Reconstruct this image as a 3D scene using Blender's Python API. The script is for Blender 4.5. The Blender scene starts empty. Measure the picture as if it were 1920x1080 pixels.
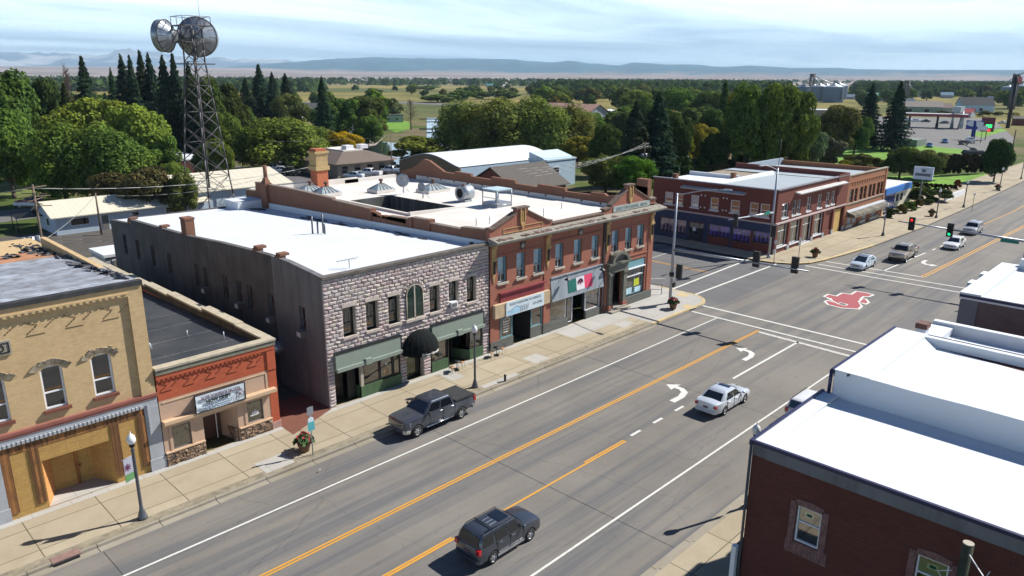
import bpy, bmesh, math, random
from mathutils import Vector, Matrix
from math import radians, sin, cos, pi
random.seed(7)
S = bpy.context.scene
COL = S.collection
# ------------------------------------------------------------ camera
# world frame: X runs along the main street (away), Y across it (left), Z up, metres
F = 1386.4559; CX, CY, CAMH = 960.0, 540.0, 21.7
RW = ((0.69842359, -0.19287427, 0.68920535), (-0.71566221, -0.19584, 0.67042845), (0.00566557, -0.96148126, -0.2748121))
cam = bpy.data.cameras.new('camera'); camo = bpy.data.objects.new('camera', cam); COL.objects.link(camo)
Rm = Matrix([[RW[i][0], -RW[i][1], -RW[i][2]] for i in range(3)])
camo.matrix_world = Matrix.Translation((0, 0, CAMH)) @ Rm.to_4x4()
cam.sensor_width = 36; cam.lens = 36 * F / 1920; cam.clip_start = 0.5; cam.clip_end = 90000
S.camera = camo
# ------------------------------------------------------------ sun, sky, exposure
SUN_AZ, SUN_EL = radians(-20.4), radians(42.3)
sd = Vector((cos(SUN_AZ) * cos(SUN_EL), sin(SUN_AZ) * cos(SUN_EL), sin(SUN_EL)))
sun = bpy.data.lights.new('sun', 'SUN'); sun.energy = 5.0; sun.angle = radians(0.5); sun.color = (1.0, 0.955, 0.88)
suno = bpy.data.objects.new('sun', sun); COL.objects.link(suno)
suno.rotation_euler = sd.to_track_quat('Z', 'Y').to_euler(); suno.location = (0, 0, 200)
W = bpy.data.worlds.new('World'); S.world = W; W.use_nodes = True
wn = W.node_tree.nodes; wl = W.node_tree.links; wn.clear()
def WN(t, **k):
    n = wn.new(t)
    for a, b in k.items(): setattr(n, a, b)
    return n
sky = WN('ShaderNodeTexSky', sky_type='NISHITA', sun_disc=False, sun_elevation=SUN_EL, sun_rotation=pi / 2 - SUN_AZ, altitude=1500, air_density=1.0, dust_density=0.35, ozone_density=3.0)
tc = WN('ShaderNodeTexCoord'); sep = WN('ShaderNodeSeparateXYZ'); wl.new(tc.outputs['Generated'], sep.inputs[0])
def wm(op, a, b=None, clamp=False):
    n = WN('ShaderNodeMath', operation=op); n.use_clamp = clamp
    for i, v in enumerate((a, b)):
        if v is None: continue
        if isinstance(v, (int, float)): n.inputs[i].default_value = v
        else: wl.new(v, n.inputs[i])
    return n.outputs[0]
zc = wm('MAXIMUM', sep.outputs[2], 0.0); zz = wm('ADD', zc, 0.035)
comb = WN('ShaderNodeCombineXYZ')
wl.new(wm('DIVIDE', sep.outputs[0], zz), comb.inputs[0]); wl.new(wm('DIVIDE', sep.outputs[1], zz), comb.inputs[1])
mp = WN('ShaderNodeMapping'); wl.new(comb.outputs[0], mp.inputs[0]); mp.inputs['Rotation'].default_value = (0, 0, radians(-42)); mp.inputs['Scale'].default_value = (0.16, 0.42, 1)
nz = WN('ShaderNodeTexNoise'); wl.new(mp.outputs[0], nz.inputs['Vector']); nz.inputs['Scale'].default_value = 0.8; nz.inputs['Detail'].default_value = 9; nz.inputs['Roughness'].default_value = 0.58; nz.inputs['Distortion'].default_value = 0.6
cr = WN('ShaderNodeMapRange'); wl.new(nz.outputs['Fac'], cr.inputs[0]); cr.inputs[1].default_value = 0.36; cr.inputs[2].default_value = 0.58; cr.inputs[3].default_value = 0.36; cr.inputs[4].default_value = 0.93
fade = WN('ShaderNodeMapRange'); wl.new(zc, fade.inputs[0]); fade.inputs[1].default_value = 0.11; fade.inputs[2].default_value = 0.20; fade.inputs[3].default_value = 1; fade.inputs[4].default_value = 0.0
cf = wm('MULTIPLY', cr.outputs[0], fade.outputs[0], True)
mix = WN('ShaderNodeMixRGB'); wl.new(cf, mix.inputs[0]); tint = WN('ShaderNodeMixRGB', blend_type='MULTIPLY'); tint.inputs[0].default_value = 1; wl.new(sky.outputs[0], tint.inputs[1]); tint.inputs[2].default_value = (0.60, 0.97, 1.45, 1); wl.new(tint.outputs[0], mix.inputs[1]); mix.inputs[2].default_value = (34.0, 41.0, 45.0, 1)
bg = WN('ShaderNodeBackground'); wl.new(mix.outputs[0], bg.inputs[0]); bg.inputs[1].default_value = 0.034
wo = WN('ShaderNodeOutputWorld'); wl.new(bg.outputs[0], wo.inputs[0])
S.view_settings.view_transform = 'Standard'; S.view_settings.look = 'None'; S.view_settings.gamma = 1; S.view_settings.exposure = 0.70
S.render.engine = 'CYCLES'
# ------------------------------------------------------------ measuring: pixel of the photograph -> point in the place
def ray(px, py):
    d = (px - CX, py - CY, F)
    return Vector([sum(RW[i][j] * d[j] for j in range(3)) for i in range(3)])
def G(px, py, z=0.0):
    w = ray(px, py); t = (z - CAMH) / w.z; return Vector((w.x * t, w.y * t, z))
def onX(px, py, X):
    w = ray(px, py); t = X / w.x; return Vector((X, w.y * t, CAMH + w.z * t))
def onY(px, py, Y):
    w = ray(px, py); t = Y / w.y; return Vector((w.x * t, Y, CAMH + w.z * t))
def proj(P):
    q = Vector(P) - Vector((0, 0, CAMH)); d = [sum(RW[i][j] * q[i] for i in range(3)) for j in range(3)]
    return CX + F * d[0] / d[2], CY + F * d[1] / d[2], d[2]
def topz(x, y, py):
    lo, hi = 0.0, 80.0
    for _ in range(30):
        m = (lo + hi) / 2
        if proj((x, y, m))[1] > py: lo = m
        else: hi = m
    return lo
# ------------------------------------------------------------ materials
MATS = {}
def nmat(name):
    m = bpy.data.materials.new(name); m.use_nodes = True
    nt = m.node_tree; nt.nodes.clear()
    o = nt.nodes.new('ShaderNodeOutputMaterial'); b = nt.nodes.new('ShaderNodeBsdfPrincipled'); nt.links.new(b.outputs[0], o.inputs[0])
    MATS[name] = m
    return m, nt, b
def N(nt, t, ins=None, **k):
    n = nt.nodes.new(t)
    for a, b in k.items(): setattr(n, a, b)
    for a, v in (ins or {}).items():
        if hasattr(v, 'is_output') or isinstance(v, bpy.types.NodeSocket): nt.links.new(v, n.inputs[a])
        else: n.inputs[a].default_value = v
    return n
def c4(c): return (c[0], c[1], c[2], 1)
def noise(nt, vec, scale, detail=4, rough=0.55, dist=0.0):
    return N(nt, 'ShaderNodeTexNoise', {'Vector': vec, 'Scale': scale, 'Detail': detail, 'Roughness': rough, 'Distortion': dist}).outputs['Fac']
def mrange(nt, v, a, b, c=0.0, d=1.0):
    return N(nt, 'ShaderNodeMapRange', {0: v, 1: a, 2: b, 3: c, 4: d}).outputs[0]
def mixc(nt, f, a, b, bt='MIX'):
    n = N(nt, 'ShaderNodeMixRGB', {0: f}, blend_type=bt)
    for i, v in ((1, a), (2, b)):
        if isinstance(v, (tuple, list)): n.inputs[i].default_value = c4(v)
        else: nt.links.new(v, n.inputs[i])
    return n.outputs[0]
def bump(nt, b, h, strength=0.5, dist=0.02):
    n = N(nt, 'ShaderNodeBump', {'Height': h, 'Strength': strength, 'Distance': dist}); nt.links.new(n.outputs[0], b.inputs['Normal'])
def plain(name, col, rough=0.7, var=0.12, scale=1.5, metal=0.0, spec=None, bmp=0.0, bscale=20, dirt=0.0, dirtcol=(0.08, 0.07, 0.06), coat=0.0, streak=False):
    if name in MATS: return MATS[name]
    m, nt, b = nmat(name)
    tcn = N(nt, 'ShaderNodeTexCoord'); v = tcn.outputs['Object']
    f = noise(nt, v, scale, 5)
    c = mixc(nt, mrange(nt, f, 0.3, 0.7), tuple(x * (1 - var) for x in col), tuple(min(x * (1 + var), 1) for x in col))
    if dirt > 0:
        if streak:
            mpn = N(nt, 'ShaderNodeMapping', {'Vector': v, 'Scale': (3.0, 3.0, 0.22)}); dv = mpn.outputs[0]
        else: dv = v
        f2 = noise(nt, dv, scale * 0.8, 7, 0.65)
        c = mixc(nt, mrange(nt, f2, 0.5, 0.72, 0, dirt), c, dirtcol)
    nt.links.new(c, b.inputs['Base Color'])
    b.inputs['Roughness'].default_value = rough; b.inputs['Metallic'].default_value = metal
    if spec is not None: b.inputs['Specular IOR Level'].default_value = spec
    if coat: b.inputs['Coat Weight'].default_value = coat; b.inputs['Coat Roughness'].default_value = 0.05
    if bmp: bump(nt, b, noise(nt, v, bscale, 4), bmp, 0.02)
    return m
def uvn(nt): return N(nt, 'ShaderNodeUVMap').outputs[0]
def brick(name, c1, c2, mortar, bw=0.24, bh=0.08, ms=0.012, stain=0.35, staincol=(0.05, 0.035, 0.03), dirt2=None, bs=0.5, rough=0.85, off=0.5, speck=0):
    if name in MATS: return MATS[name]
    m, nt, b = nmat(name); v = uvn(nt)
    t = N(nt, 'ShaderNodeTexBrick', {'Vector': v, 'Color1': c4(c1), 'Color2': c4(c2), 'Mortar': c4(mortar), 'Scale': 1.0, 'Mortar Size': ms, 'Mortar Smooth': 0.1, 'Brick Width': bw, 'Row Height': bh, 'Bias': 0.0}, offset=off)
    f = noise(nt, v, 0.7, 8, 0.65); c = mixc(nt, mrange(nt, f, 0.5, 0.75, 0, stain), t.outputs['Color'], staincol)
    f2 = noise(nt, v, 3.0, 3); c = mixc(nt, mrange(nt, f2, 0.25, 0.75, 0.0, 0.35), c, (0, 0, 0), 'MULTIPLY') if False else mixc(nt, mrange(nt, f2, 0.3, 0.7, 0.0, 0.25), c, tuple(x * 1.35 for x in c1))
    f4 = noise(nt, N(nt, 'ShaderNodeMapping', {'Vector': v, 'Scale': (2.2, 11, 1)}).outputs[0], 1.0, 3, 0.7); c = mixc(nt, mrange(nt, f4, 0.38, 0.68, 0, 0.26), c, tuple(x * 0.6 for x in c2))
    if speck: c = mixc(nt, mrange(nt, noise(nt, v, 26, 3, 0.8), 0.42, 0.62, 0, speck), c, tuple(x * 0.45 for x in c1)); c = mixc(nt, mrange(nt, noise(nt, v, 19, 2, 0.8), 0.56, 0.66, 0, speck), c, (0.75, 0.55, 0.28))
    if dirt2:
        mpn = N(nt, 'ShaderNodeMapping', {'Vector': v, 'Scale': (1.6, 0.14, 1)}); f3 = noise(nt, mpn.outputs[0], 1.0, 6, 0.6)
        c = mixc(nt, mrange(nt, f3, 0.5, 0.7, 0, 0.5), c, dirt2)
    nt.links.new(c, b.inputs['Base Color']); b.inputs['Roughness'].default_value = rough; b.inputs['Specular IOR Level'].default_value = 0.2
    bump(nt, b, t.outputs['Fac'], -bs, 0.008)
    return m
def ribbed(name, col, period=0.3, axis=0, rough=0.5, metal=0.0, var=0.1, depth=0.5, dirt=0.0, dirtcol=(0.1, 0.08, 0.06), duty=None):
    # standing seams / corrugation / boards, in metres of the UV axes
    if name in MATS: return MATS[name]
    m, nt, b = nmat(name); v = uvn(nt)
    s = N(nt, 'ShaderNodeSeparateXYZ', {0: v}); u = s.outputs[axis]
    k = N(nt, 'ShaderNodeMath', {0: u, 1: 1.0 / period}, operation='MULTIPLY').outputs[0]
    fr = N(nt, 'ShaderNodeMath', {0: k}, operation='FRACT').outputs[0]
    seam = mrange(nt, fr, 0.0, duty or 0.12, 1, 0)
    wnz = N(nt, 'ShaderNodeTexWhiteNoise', {'W': N(nt, 'ShaderNodeMath', {0: k}, operation='FLOOR').outputs[0]}, noise_dimensions='1D').outputs[0]
    c = mixc(nt, wnz, tuple(x * (1 - var) for x in col), tuple(min(1, x * (1 + var)) for x in col))
    c = mixc(nt, N(nt, 'ShaderNodeMath', {0: seam, 1: 0.45}, operation='MULTIPLY').outputs[0], c, tuple(x * 0.35 for x in col))
    f = noise(nt, v, 1.3, 6, 0.6)
    if dirt: c = mixc(nt, mrange(nt, f, 0.42, 0.62, 0, dirt), c, dirtcol)
    nt.links.new(c, b.inputs['Base Color']); b.inputs['Roughness'].default_value = rough; b.inputs['Metallic'].default_value = metal
    bump(nt, b, seam, depth, 0.02)
    return m
def glassm(name, tint=(1, 1, 1), refl=0.25):
    if name in MATS: return MATS[name]
    m, nt, b = nmat(name); nt.nodes.remove(b)
    o = nt.nodes[0]
    g = N(nt, 'ShaderNodeBsdfGlossy', {'Color': (1, 1, 1, 1), 'Roughness': 0.02}); t = N(nt, 'ShaderNodeBsdfTransparent', {'Color': c4(tint)})
    fz = N(nt, 'ShaderNodeFresnel', {'IOR': 1.5}).outputs[0]
    f = N(nt, 'ShaderNodeMath', {0: fz, 1: refl * 0.3}, operation='ADD').outputs[0]
    mx = N(nt, 'ShaderNodeMixShader', {0: f, 1: t.outputs[0], 2: g.outputs[0]}); nt.links.new(mx.outputs[0], o.inputs[0])
    return m
def paintm(name, col, metal=0.3, rough=0.35, coat=1.0):
    if name in MATS: return MATS[name]
    m, nt, b = nmat(name); b.inputs['Base Color'].default_value = c4(col); b.inputs['Metallic'].default_value = metal; b.inputs['Roughness'].default_value = rough
    b.inputs['Coat Weight'].default_value = coat; b.inputs['Coat Roughness'].default_value = 0.04
    v = N(nt, 'ShaderNodeTexCoord').outputs['Object']; f = noise(nt, v, 2.0, 6)
    nt.links.new(mrange(nt, f, 0.3, 0.7, rough * 0.85, rough * 1.3), b.inputs['Roughness'])
    return m
def emis(name, col, st):
    if name in MATS: return MATS[name]
    m, nt, b = nmat(name); b.inputs['Base Color'].default_value = c4(col); b.inputs['Emission Color'].default_value = c4(col); b.inputs['Emission Strength'].default_value = st
    return m
# ------------------------------------------------------------ mesh builder
ORG = {}
class MB:
    def __init__(s): s.v = []; s.f = []; s.m = []; s.sm = []
    def face(s, pts, m=0, smooth=False):
        n = len(s.v); s.v += [tuple(p) for p in pts]; s.f.append(tuple(range(n, n + len(pts)))); s.m.append(m); s.sm.append(smooth); return s
    def box(s, x0, x1, y0, y1, z0, z1, m=0, top=None):
        if x1 < x0: x0, x1 = x1, x0
        if y1 < y0: y0, y1 = y1, y0
        if z1 < z0: z0, z1 = z1, z0
        n = len(s.v); s.v += [(x0, y0, z0), (x1, y0, z0), (x1, y1, z0), (x0, y1, z0), (x0, y0, z1), (x1, y0, z1), (x1, y1, z1), (x0, y1, z1)]
        for i, q in enumerate(((0, 3, 2, 1), (4, 5, 6, 7), (0, 1, 5, 4), (1, 2, 6, 5), (2, 3, 7, 6), (3, 0, 4, 7))):
            s.f.append(tuple(n + k for k in q)); s.m.append(top if (top is not None and i == 1) else m); s.sm.append(False)
        return s
    def hexa(s, P, m=0):   # 8 points ordered like box
        n = len(s.v); s.v += [tuple(p) for p in P]
        for q in ((0, 3, 2, 1), (4, 5, 6, 7), (0, 1, 5, 4), (1, 2, 6, 5), (2, 3, 7, 6), (3, 0, 4, 7)):
            s.f.append(tuple(n + k for k in q)); s.m.append(m); s.sm.append(False)
        return s
    def ext(s, poly, axis, a, b, m=0, cap=None):
        # poly: 2D points in the two other axes (order X,Y,Z minus axis), extruded from a to b
        def P(p, t): q = list(p); q.insert(axis, t); return tuple(q)
        n = len(s.v); k = len(poly); s.v += [P(p, a) for p in poly] + [P(p, b) for p in poly]
        for i in range(k): j = (i + 1) % k; s.f.append((n + i, n + j, n + k + j, n + k + i)); s.m.append(m); s.sm.append(False)
        s.f.append(tuple(n + i for i in range(k))[::-1]); s.f.append(tuple(n + k + i for i in range(k)))
        s.m += [m if cap is None else cap] * 2; s.sm += [False] * 2
        return s
    def cyl(s, p0, p1, r0, r1=None, n=10, m=0, cap=True, smooth=True):
        r1 = r0 if r1 is None else r1; p0 = Vector(p0); p1 = Vector(p1); d = (p1 - p0)
        if d.length < 1e-6: return s
        d.normalize(); a = d.orthogonal().normalized(); b = d.cross(a); k = len(s.v)
        for p, r in ((p0, r0), (p1, r1)):
            for i in range(n):
                t = 2 * pi * i / n; s.v.append(tuple(p + a * (cos(t) * r) + b * (sin(t) * r)))
        for i in range(n):
            j = (i + 1) % n; s.f.append((k + i, k + j, k + n + j, k + n + i)); s.m.append(m); s.sm.append(smooth)
        if cap:
            s.f.append(tuple(k + i for i in range(n))[::-1]); s.f.append(tuple(k + n + i for i in range(n))); s.m += [m, m]; s.sm += [False, False]
        return s
    def tube(s, pts, r, n=6, m=0):
        for i in range(len(pts) - 1):
            ra = r[i] if isinstance(r, (list, tuple)) else r; rb = r[i + 1] if isinstance(r, (list, tuple)) else r
            s.cyl(pts[i], pts[i + 1], ra, rb, n, m)
        return s
    def lathe(s, c, prof, n=16, m=0, axis='Z', smooth=True, close=False):
        # prof: (radius, height) pairs
        c = Vector(c); k = len(s.v)
        for r, h in prof:
            for i in range(n):
                t = 2 * pi * i / n; a, b = cos(t) * r, sin(t) * r
                s.v.append(tuple(c + (Vector((a, b, h)) if axis == 'Z' else Vector((h, a, b)) if axis == 'X' else Vector((b, h, a)))))
        for q in range(len(prof) - 1):
            for i in range(n):
                j = (i + 1) % n; s.f.append((k + q * n + i, k + q * n + j, k + (q + 1) * n + j, k + (q + 1) * n + i)); s.m.append(m); s.sm.append(smooth)
        return s
    def loft(s, rings, m=0, smooth=True, cap=True, closed=True):
        k = len(s.v); n = len(rings[0])
        for r in rings: s.v += [tuple(p) for p in r]
        for q in range(len(rings) - 1):
            for i in range(n if closed else n - 1):
                j = (i + 1) % n; s.f.append((k + q * n + i, k + q * n + j, k + (q + 1) * n + j, k + (q + 1) * n + i)); s.m.append(m); s.sm.append(smooth)
        if cap:
            s.f.append(tuple(k + i for i in range(n))[::-1]); s.f.append(tuple(k + (len(rings) - 1) * n + i for i in range(n))); s.m += [m, m]; s.sm += [False, False]
        return s
    def xf(s, M, start=0):
        s.v[start:] = [tuple(M @ Vector(p)) for p in s.v[start:]]; return s
    def mesh(s, name, mats, off=Vector((0, 0, 0))):
        me = bpy.data.meshes.new(name)
        uvs = []
        for f in s.f:
            a = Vector(s.v[f[0]]); nrm = Vector((0, 0, 0))
            for i in range(1, len(f) - 1): nrm += (Vector(s.v[f[i]]) - a).cross(Vector(s.v[f[i + 1]]) - a)
            ax = max(range(3), key=lambda q: abs(nrm[q]))
            for i in f:
                p = s.v[i]; uvs.append((p[1], p[2]) if ax == 0 else (p[0], p[2]) if ax == 1 else (p[0], p[1]))
        me.from_pydata([(p[0] - off.x, p[1] - off.y, p[2] - off.z) for p in s.v], [], s.f)
        uv = me.uv_layers.new(name='UVMap'); uv.data.foreach_set('uv', [c for p in uvs for c in p])
        if not isinstance(mats, (list, tuple)): mats = [mats]
        for m in mats: me.materials.append(m)
        me.polygons.foreach_set('material_index', s.m); me.polygons.foreach_set('use_smooth', s.sm)
        me.update(); return me
    def cut(s): s.__dict__.setdefault('cuts', []).append(len(s.f)); return s
    def build_each(s, name, mats, parent):
        cs = [0] + s.__dict__.get('cuts', []) + [len(s.f)]; r = None
        for a, b in zip(cs, cs[1:]):
            if b <= a: continue
            q = MB(); q.v = s.v; q.f = s.f[a:b]; used = sorted({i for f in q.f for i in f}); mp = {i: k for k, i in enumerate(used)}
            q.v = [s.v[i] for i in used]; q.f = [tuple(mp[i] for i in f) for f in q.f]; q.m = s.m[a:b]; q.sm = s.sm[a:b]; r = q.build(name, mats, parent)
        return r
    def build(s, name, mats, parent=None, label=None, cat=None, group=None, kind=None, fixn=False):
        off = ORG.get(parent.name, Vector((0, 0, 0))) if parent else Vector((0, 0, 0))
        loc = Vector((0, 0, 0))
        if not parent and s.v and kind is None:   # a one-mesh thing: origin at its base
            xs = [p[0] for p in s.v]; ys = [p[1] for p in s.v]; zs = [p[2] for p in s.v]
            off = loc = Vector(((min(xs) + max(xs)) / 2, (min(ys) + max(ys)) / 2, min(zs)))
        me = s.mesh(name, mats, off)
        if fixn:
            bm = bmesh.new(); bm.from_mesh(me); bmesh.ops.remove_doubles(bm, verts=bm.verts, dist=1e-4); bmesh.ops.recalc_face_normals(bm, faces=bm.faces); bm.to_mesh(me); bm.free()
        o = bpy.data.objects.new(name, me); COL.objects.link(o); o.location = loc
        if parent: o.parent = parent
        ORG[o.name] = off.copy()
        tag(o, label, cat, group, kind); return o
def tag(o, label=None, cat=None, group=None, kind=None):
    if label: o['label'] = label
    if cat: o['category'] = cat
    if group: o['group'] = group
    if kind: o['kind'] = kind
    return o
def thing(name, label, cat, loc=(0, 0, 0), rz=0, group=None):
    o = bpy.data.objects.new(name, None); COL.objects.link(o); o.location = loc; o.rotation_euler = (0, 0, rz); o.empty_display_size = 0.3
    ORG[o.name] = Vector(loc); return tag(o, label, cat, group)
def clone(root, loc=None, rz=None, label=None, group=None, scale=None, cat=None):
    def rec(o, par):
        c = o.copy(); COL.objects.link(c)
        if par: c.parent = par
        for ch in list(o.children): rec(ch, c)
        return c
    r = rec(root, None)
    if loc is not None: r.location = loc
    if rz is not None: r.rotation_euler = (0, 0, rz)
    if scale is not None: r.scale = scale if hasattr(scale, '__len__') else (scale,) * 3
    if label: r['label'] = label
    if group: r['group'] = group
    if cat: r['category'] = cat
    return r
def text(name, string, size, P, U, V, mat, parent=None, depth=0.01, align='CENTER', sx=1.0, shear=0.0, bold=0.0):
    # lettering: baseline direction U, up direction V, origin P
    cu = bpy.data.curves.new(name, 'FONT'); cu.body = string; cu.size = size; cu.align_x = align; cu.extrude = depth; cu.shear = shear; cu.offset = bold; cu.resolution_u = 3
    o = bpy.data.objects.new(name, cu); COL.objects.link(o)
    dg = bpy.context.evaluated_depsgraph_get(); me = bpy.data.meshes.new_from_object(o.evaluated_get(dg)); bpy.data.objects.remove(o); bpy.data.curves.remove(cu)
    U = Vector(U).normalized(); V = Vector(V).normalized(); Wv = U.cross(V)
    off = ORG.get(parent.name, Vector((0, 0, 0))) if parent else Vector((0, 0, 0))
    M = Matrix.Translation(Vector(P) - off) @ Matrix((U, V, Wv)).transposed().to_4x4() @ Matrix.Diagonal((sx, 1, 1, 1))
    me.transform(M); me.materials.clear(); me.materials.append(mat)
    q = bpy.data.objects.new(name, me); COL.objects.link(q)
    if parent: q.parent = parent; ORG[q.name] = off.copy()
    return q
class Wall:
    # a vertical plane: point(u, v, d) = O + u*U + v*Z + d*inward
    def __init__(s, O, U, inward): s.O = Vector(O); s.U = Vector(U); s.I = Vector(inward)
    def p(s, u, v, d=0.0): return s.O + s.U * u + Vector((0, 0, v)) + s.I * d
    def box(s, mb, u0, u1, v0, v1, d0, d1, m=0):
        a, b = s.p(u0, v0, d0), s.p(u1, v1, d1); mb.box(a.x, b.x, a.y, b.y, a.z, b.z, m)
    def holes(s, mb, u0, u1, v0, v1, H, depth=0.25, m=0, rm=None):
        us = sorted(set([u0, u1] + [h[0] for h in H] + [h[1] for h in H])); vs = sorted(set([v0, v1] + [h[2] for h in H] + [h[3] for h in H]))
        for i in range(len(us) - 1):
            for j in range(len(vs) - 1):
                cu, cv = (us[i] + us[i + 1]) / 2, (vs[j] + vs[j + 1]) / 2
                if any(h[0] < cu < h[1] and h[2] < cv < h[3] for h in H): continue
                mb.face([s.p(us[i], vs[j]), s.p(us[i + 1], vs[j]), s.p(us[i + 1], vs[j + 1]), s.p(us[i], vs[j + 1])], m)
        rm = m if rm is None else rm
        for a, b, c, d in [h[:4] for h in H]:
            mb.face([s.p(a, c), s.p(a, d), s.p(a, d, depth), s.p(a, c, depth)], rm); mb.face([s.p(b, c), s.p(b, c, depth), s.p(b, d, depth), s.p(b, d)], rm)
            mb.face([s.p(a, d), s.p(b, d), s.p(b, d, depth), s.p(a, d, depth)], rm); mb.face([s.p(a, c), s.p(a, c, depth), s.p(b, c, depth), s.p(b, c)], rm)
def window(parent, w, u0, u1, v0, v1, d, fm, glass, back, fw=0.06, rail=0.5, mull=None, blind=None, blindfrac=0.0, sill=None, sillm=None, label=None, name='window', curtain=None):
    fr = MB(); w.box(fr, u0, u1, v0, v0 + fw, d - 0.06, d + 0.05); w.box(fr, u0, u1, v1 - fw, v1, d - 0.06, d + 0.05)
    w.box(fr, u0, u0 + fw, v0 + fw, v1 - fw, d - 0.06, d + 0.05); w.box(fr, u1 - fw, u1, v0 + fw, v1 - fw, d - 0.06, d + 0.05)
    if rail: vm = v0 + (v1 - v0) * rail; w.box(fr, u0 + fw, u1 - fw, vm - fw * 0.4, vm + fw * 0.4, d - 0.045, d + 0.04)
    for t in (mull or []):
        um = u0 + (u1 - u0) * t[0]; a = v0 + (v1 - v0) * t[1] if len(t) > 1 else v0 + fw; b = v0 + (v1 - v0) * t[2] if len(t) > 2 else v1 - fw
        w.box(fr, um - fw * 0.35, um + fw * 0.35, a, b, d - 0.04, d + 0.035)
    f = fr.build(name, fm, parent, label=label)
    g = MB(); g.face([w.p(u0 + .02, v0 + .02, d), w.p(u1 - .02, v0 + .02, d), w.p(u1 - .02, v1 - .02, d), w.p(u0 + .02, v1 - .02, d)], 0)
    g.face([w.p(u0, v0, d + 0.35), w.p(u1, v0, d + 0.35), w.p(u1, v1, d + 0.35), w.p(u0, v1, d + 0.35)], 1)
    g.build('pane', [glass, back], f)
    if blind:
        b = MB(); b.face([w.p(u0 + fw, v1 - (v1 - v0) * blindfrac, d + 0.06), w.p(u1 - fw, v1 - (v1 - v0) * blindfrac, d + 0.06), w.p(u1 - fw, v1 - fw, d + 0.06), w.p(u0 + fw, v1 - fw, d + 0.06)])
        b.build('blind', blind, f)
    if sill is not None:
        q = MB(); w.box(q, u0 - 0.12, u1 + 0.12, v0 - 0.17, v0, -sill, d - 0.05); q.build('sill', sillm, f)
    return f
# ============================================================ shared materials
M_sand = brick('sand_brick', (0.58, 0.42, 0.225), (0.50, 0.35, 0.18), (0.46, 0.35, 0.22), 0.22, 0.075, 0.01, 0.3, (0.30, 0.20, 0.10))
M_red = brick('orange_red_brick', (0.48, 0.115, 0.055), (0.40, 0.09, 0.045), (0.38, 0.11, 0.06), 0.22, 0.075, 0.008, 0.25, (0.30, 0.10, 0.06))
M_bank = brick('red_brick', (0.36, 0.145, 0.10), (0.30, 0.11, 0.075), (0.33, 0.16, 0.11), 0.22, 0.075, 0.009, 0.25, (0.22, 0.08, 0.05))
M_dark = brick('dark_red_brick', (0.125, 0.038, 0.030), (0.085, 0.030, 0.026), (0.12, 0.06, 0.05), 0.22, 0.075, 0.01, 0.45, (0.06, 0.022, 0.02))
M_corner = brick('maroon_brick', (0.19, 0.06, 0.045), (0.14, 0.045, 0.036), (0.20, 0.09, 0.07), 0.22, 0.075, 0.009, 0.3, (0.12, 0.04, 0.035))
M_tan2 = brick('tan_red_brick', (0.36, 0.16, 0.085), (0.30, 0.13, 0.07), (0.30, 0.16, 0.10), 0.22, 0.075, 0.009, 0.3, (0.22, 0.10, 0.06))
M_party = brick('rough_old_brick', (0.25, 0.105, 0.065), (0.17, 0.075, 0.05), (0.20, 0.13, 0.09), 0.23, 0.08, 0.014, 0.5, (0.13, 0.08, 0.055), (0.2, 0.13, 0.09))
M_chim = brick('yellow_brick', (0.5, 0.36, 0.17), (0.42, 0.29, 0.13), (0.4, 0.3, 0.18), 0.22, 0.075, 0.01, 0.4)
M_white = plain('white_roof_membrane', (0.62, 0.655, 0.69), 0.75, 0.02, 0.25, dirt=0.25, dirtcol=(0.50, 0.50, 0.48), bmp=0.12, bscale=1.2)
M_white2 = plain('cream_roof_membrane', (0.66, 0.63, 0.59), 0.8, 0.05, 0.3, dirt=0.4, dirtcol=(0.45, 0.38, 0.32), bmp=0.1, bscale=1.2)
M_black = plain('black_rubber_roof', (0.035, 0.038, 0.042), 0.55, 0.25, 0.5, dirt=0.5, dirtcol=(0.07, 0.07, 0.072))
M_conc = plain('weathered_concrete', (0.33, 0.30, 0.25), 0.9, 0.15, 1.2, bmp=0.3, dirt=0.5, dirtcol=(0.14, 0.12, 0.09))
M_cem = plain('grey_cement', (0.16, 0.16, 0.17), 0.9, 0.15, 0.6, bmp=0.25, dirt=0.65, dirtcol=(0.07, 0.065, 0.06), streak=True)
M_pier = plain('grey_painted_render', (0.36, 0.38, 0.41), 0.85, 0.08, 1.2, bmp=0.25, dirt=0.3, dirtcol=(0.2, 0.2, 0.2))
M_stone = plain('limestone', (0.42, 0.38, 0.31), 0.85, 0.12, 2, bmp=0.3, dirt=0.3)
M_blocks = plain('rock_faced_stone', (0.50, 0.44, 0.41), 0.9, 0.3, 1.6, bmp=1.0, bscale=6, dirt=0.45, dirtcol=(0.25, 0.19, 0.17))
M_mort = plain('stone_mortar', (0.30, 0.27, 0.25), 0.95, 0.1, 3)
M_cream = plain('cream_trim', (0.58, 0.45, 0.26), 0.8, 0.1, 2)
M_cornice = plain('grey_green_cornice', (0.25, 0.235, 0.195), 0.85, 0.18, 2.0, dirt=0.6, dirtcol=(0.1, 0.08, 0.07))
M_stucco = plain('beige_stucco', (0.50, 0.35, 0.25), 0.9, 0.07, 1.5, bmp=0.3, bscale=30)
M_stucco2 = plain('tan_stucco_trim', (0.55, 0.39, 0.25), 0.9, 0.06, 1.5)
M_sage = plain('sage_green_paint', (0.24, 0.29, 0.245), 0.75, 0.06, 1.0, dirt=0.2, dirtcol=(0.2, 0.25, 0.2))
M_dgreen = ribbed('green_boards', (0.055, 0.11, 0.05), 0.14, 0, 0.6, depth=0.6)
M_blkp = plain('black_paint', (0.012, 0.012, 0.013), 0.5, 0.2)
M_dkgrn = plain('dark_green_paint', (0.012, 0.03, 0.02), 0.5, 0.2)
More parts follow.
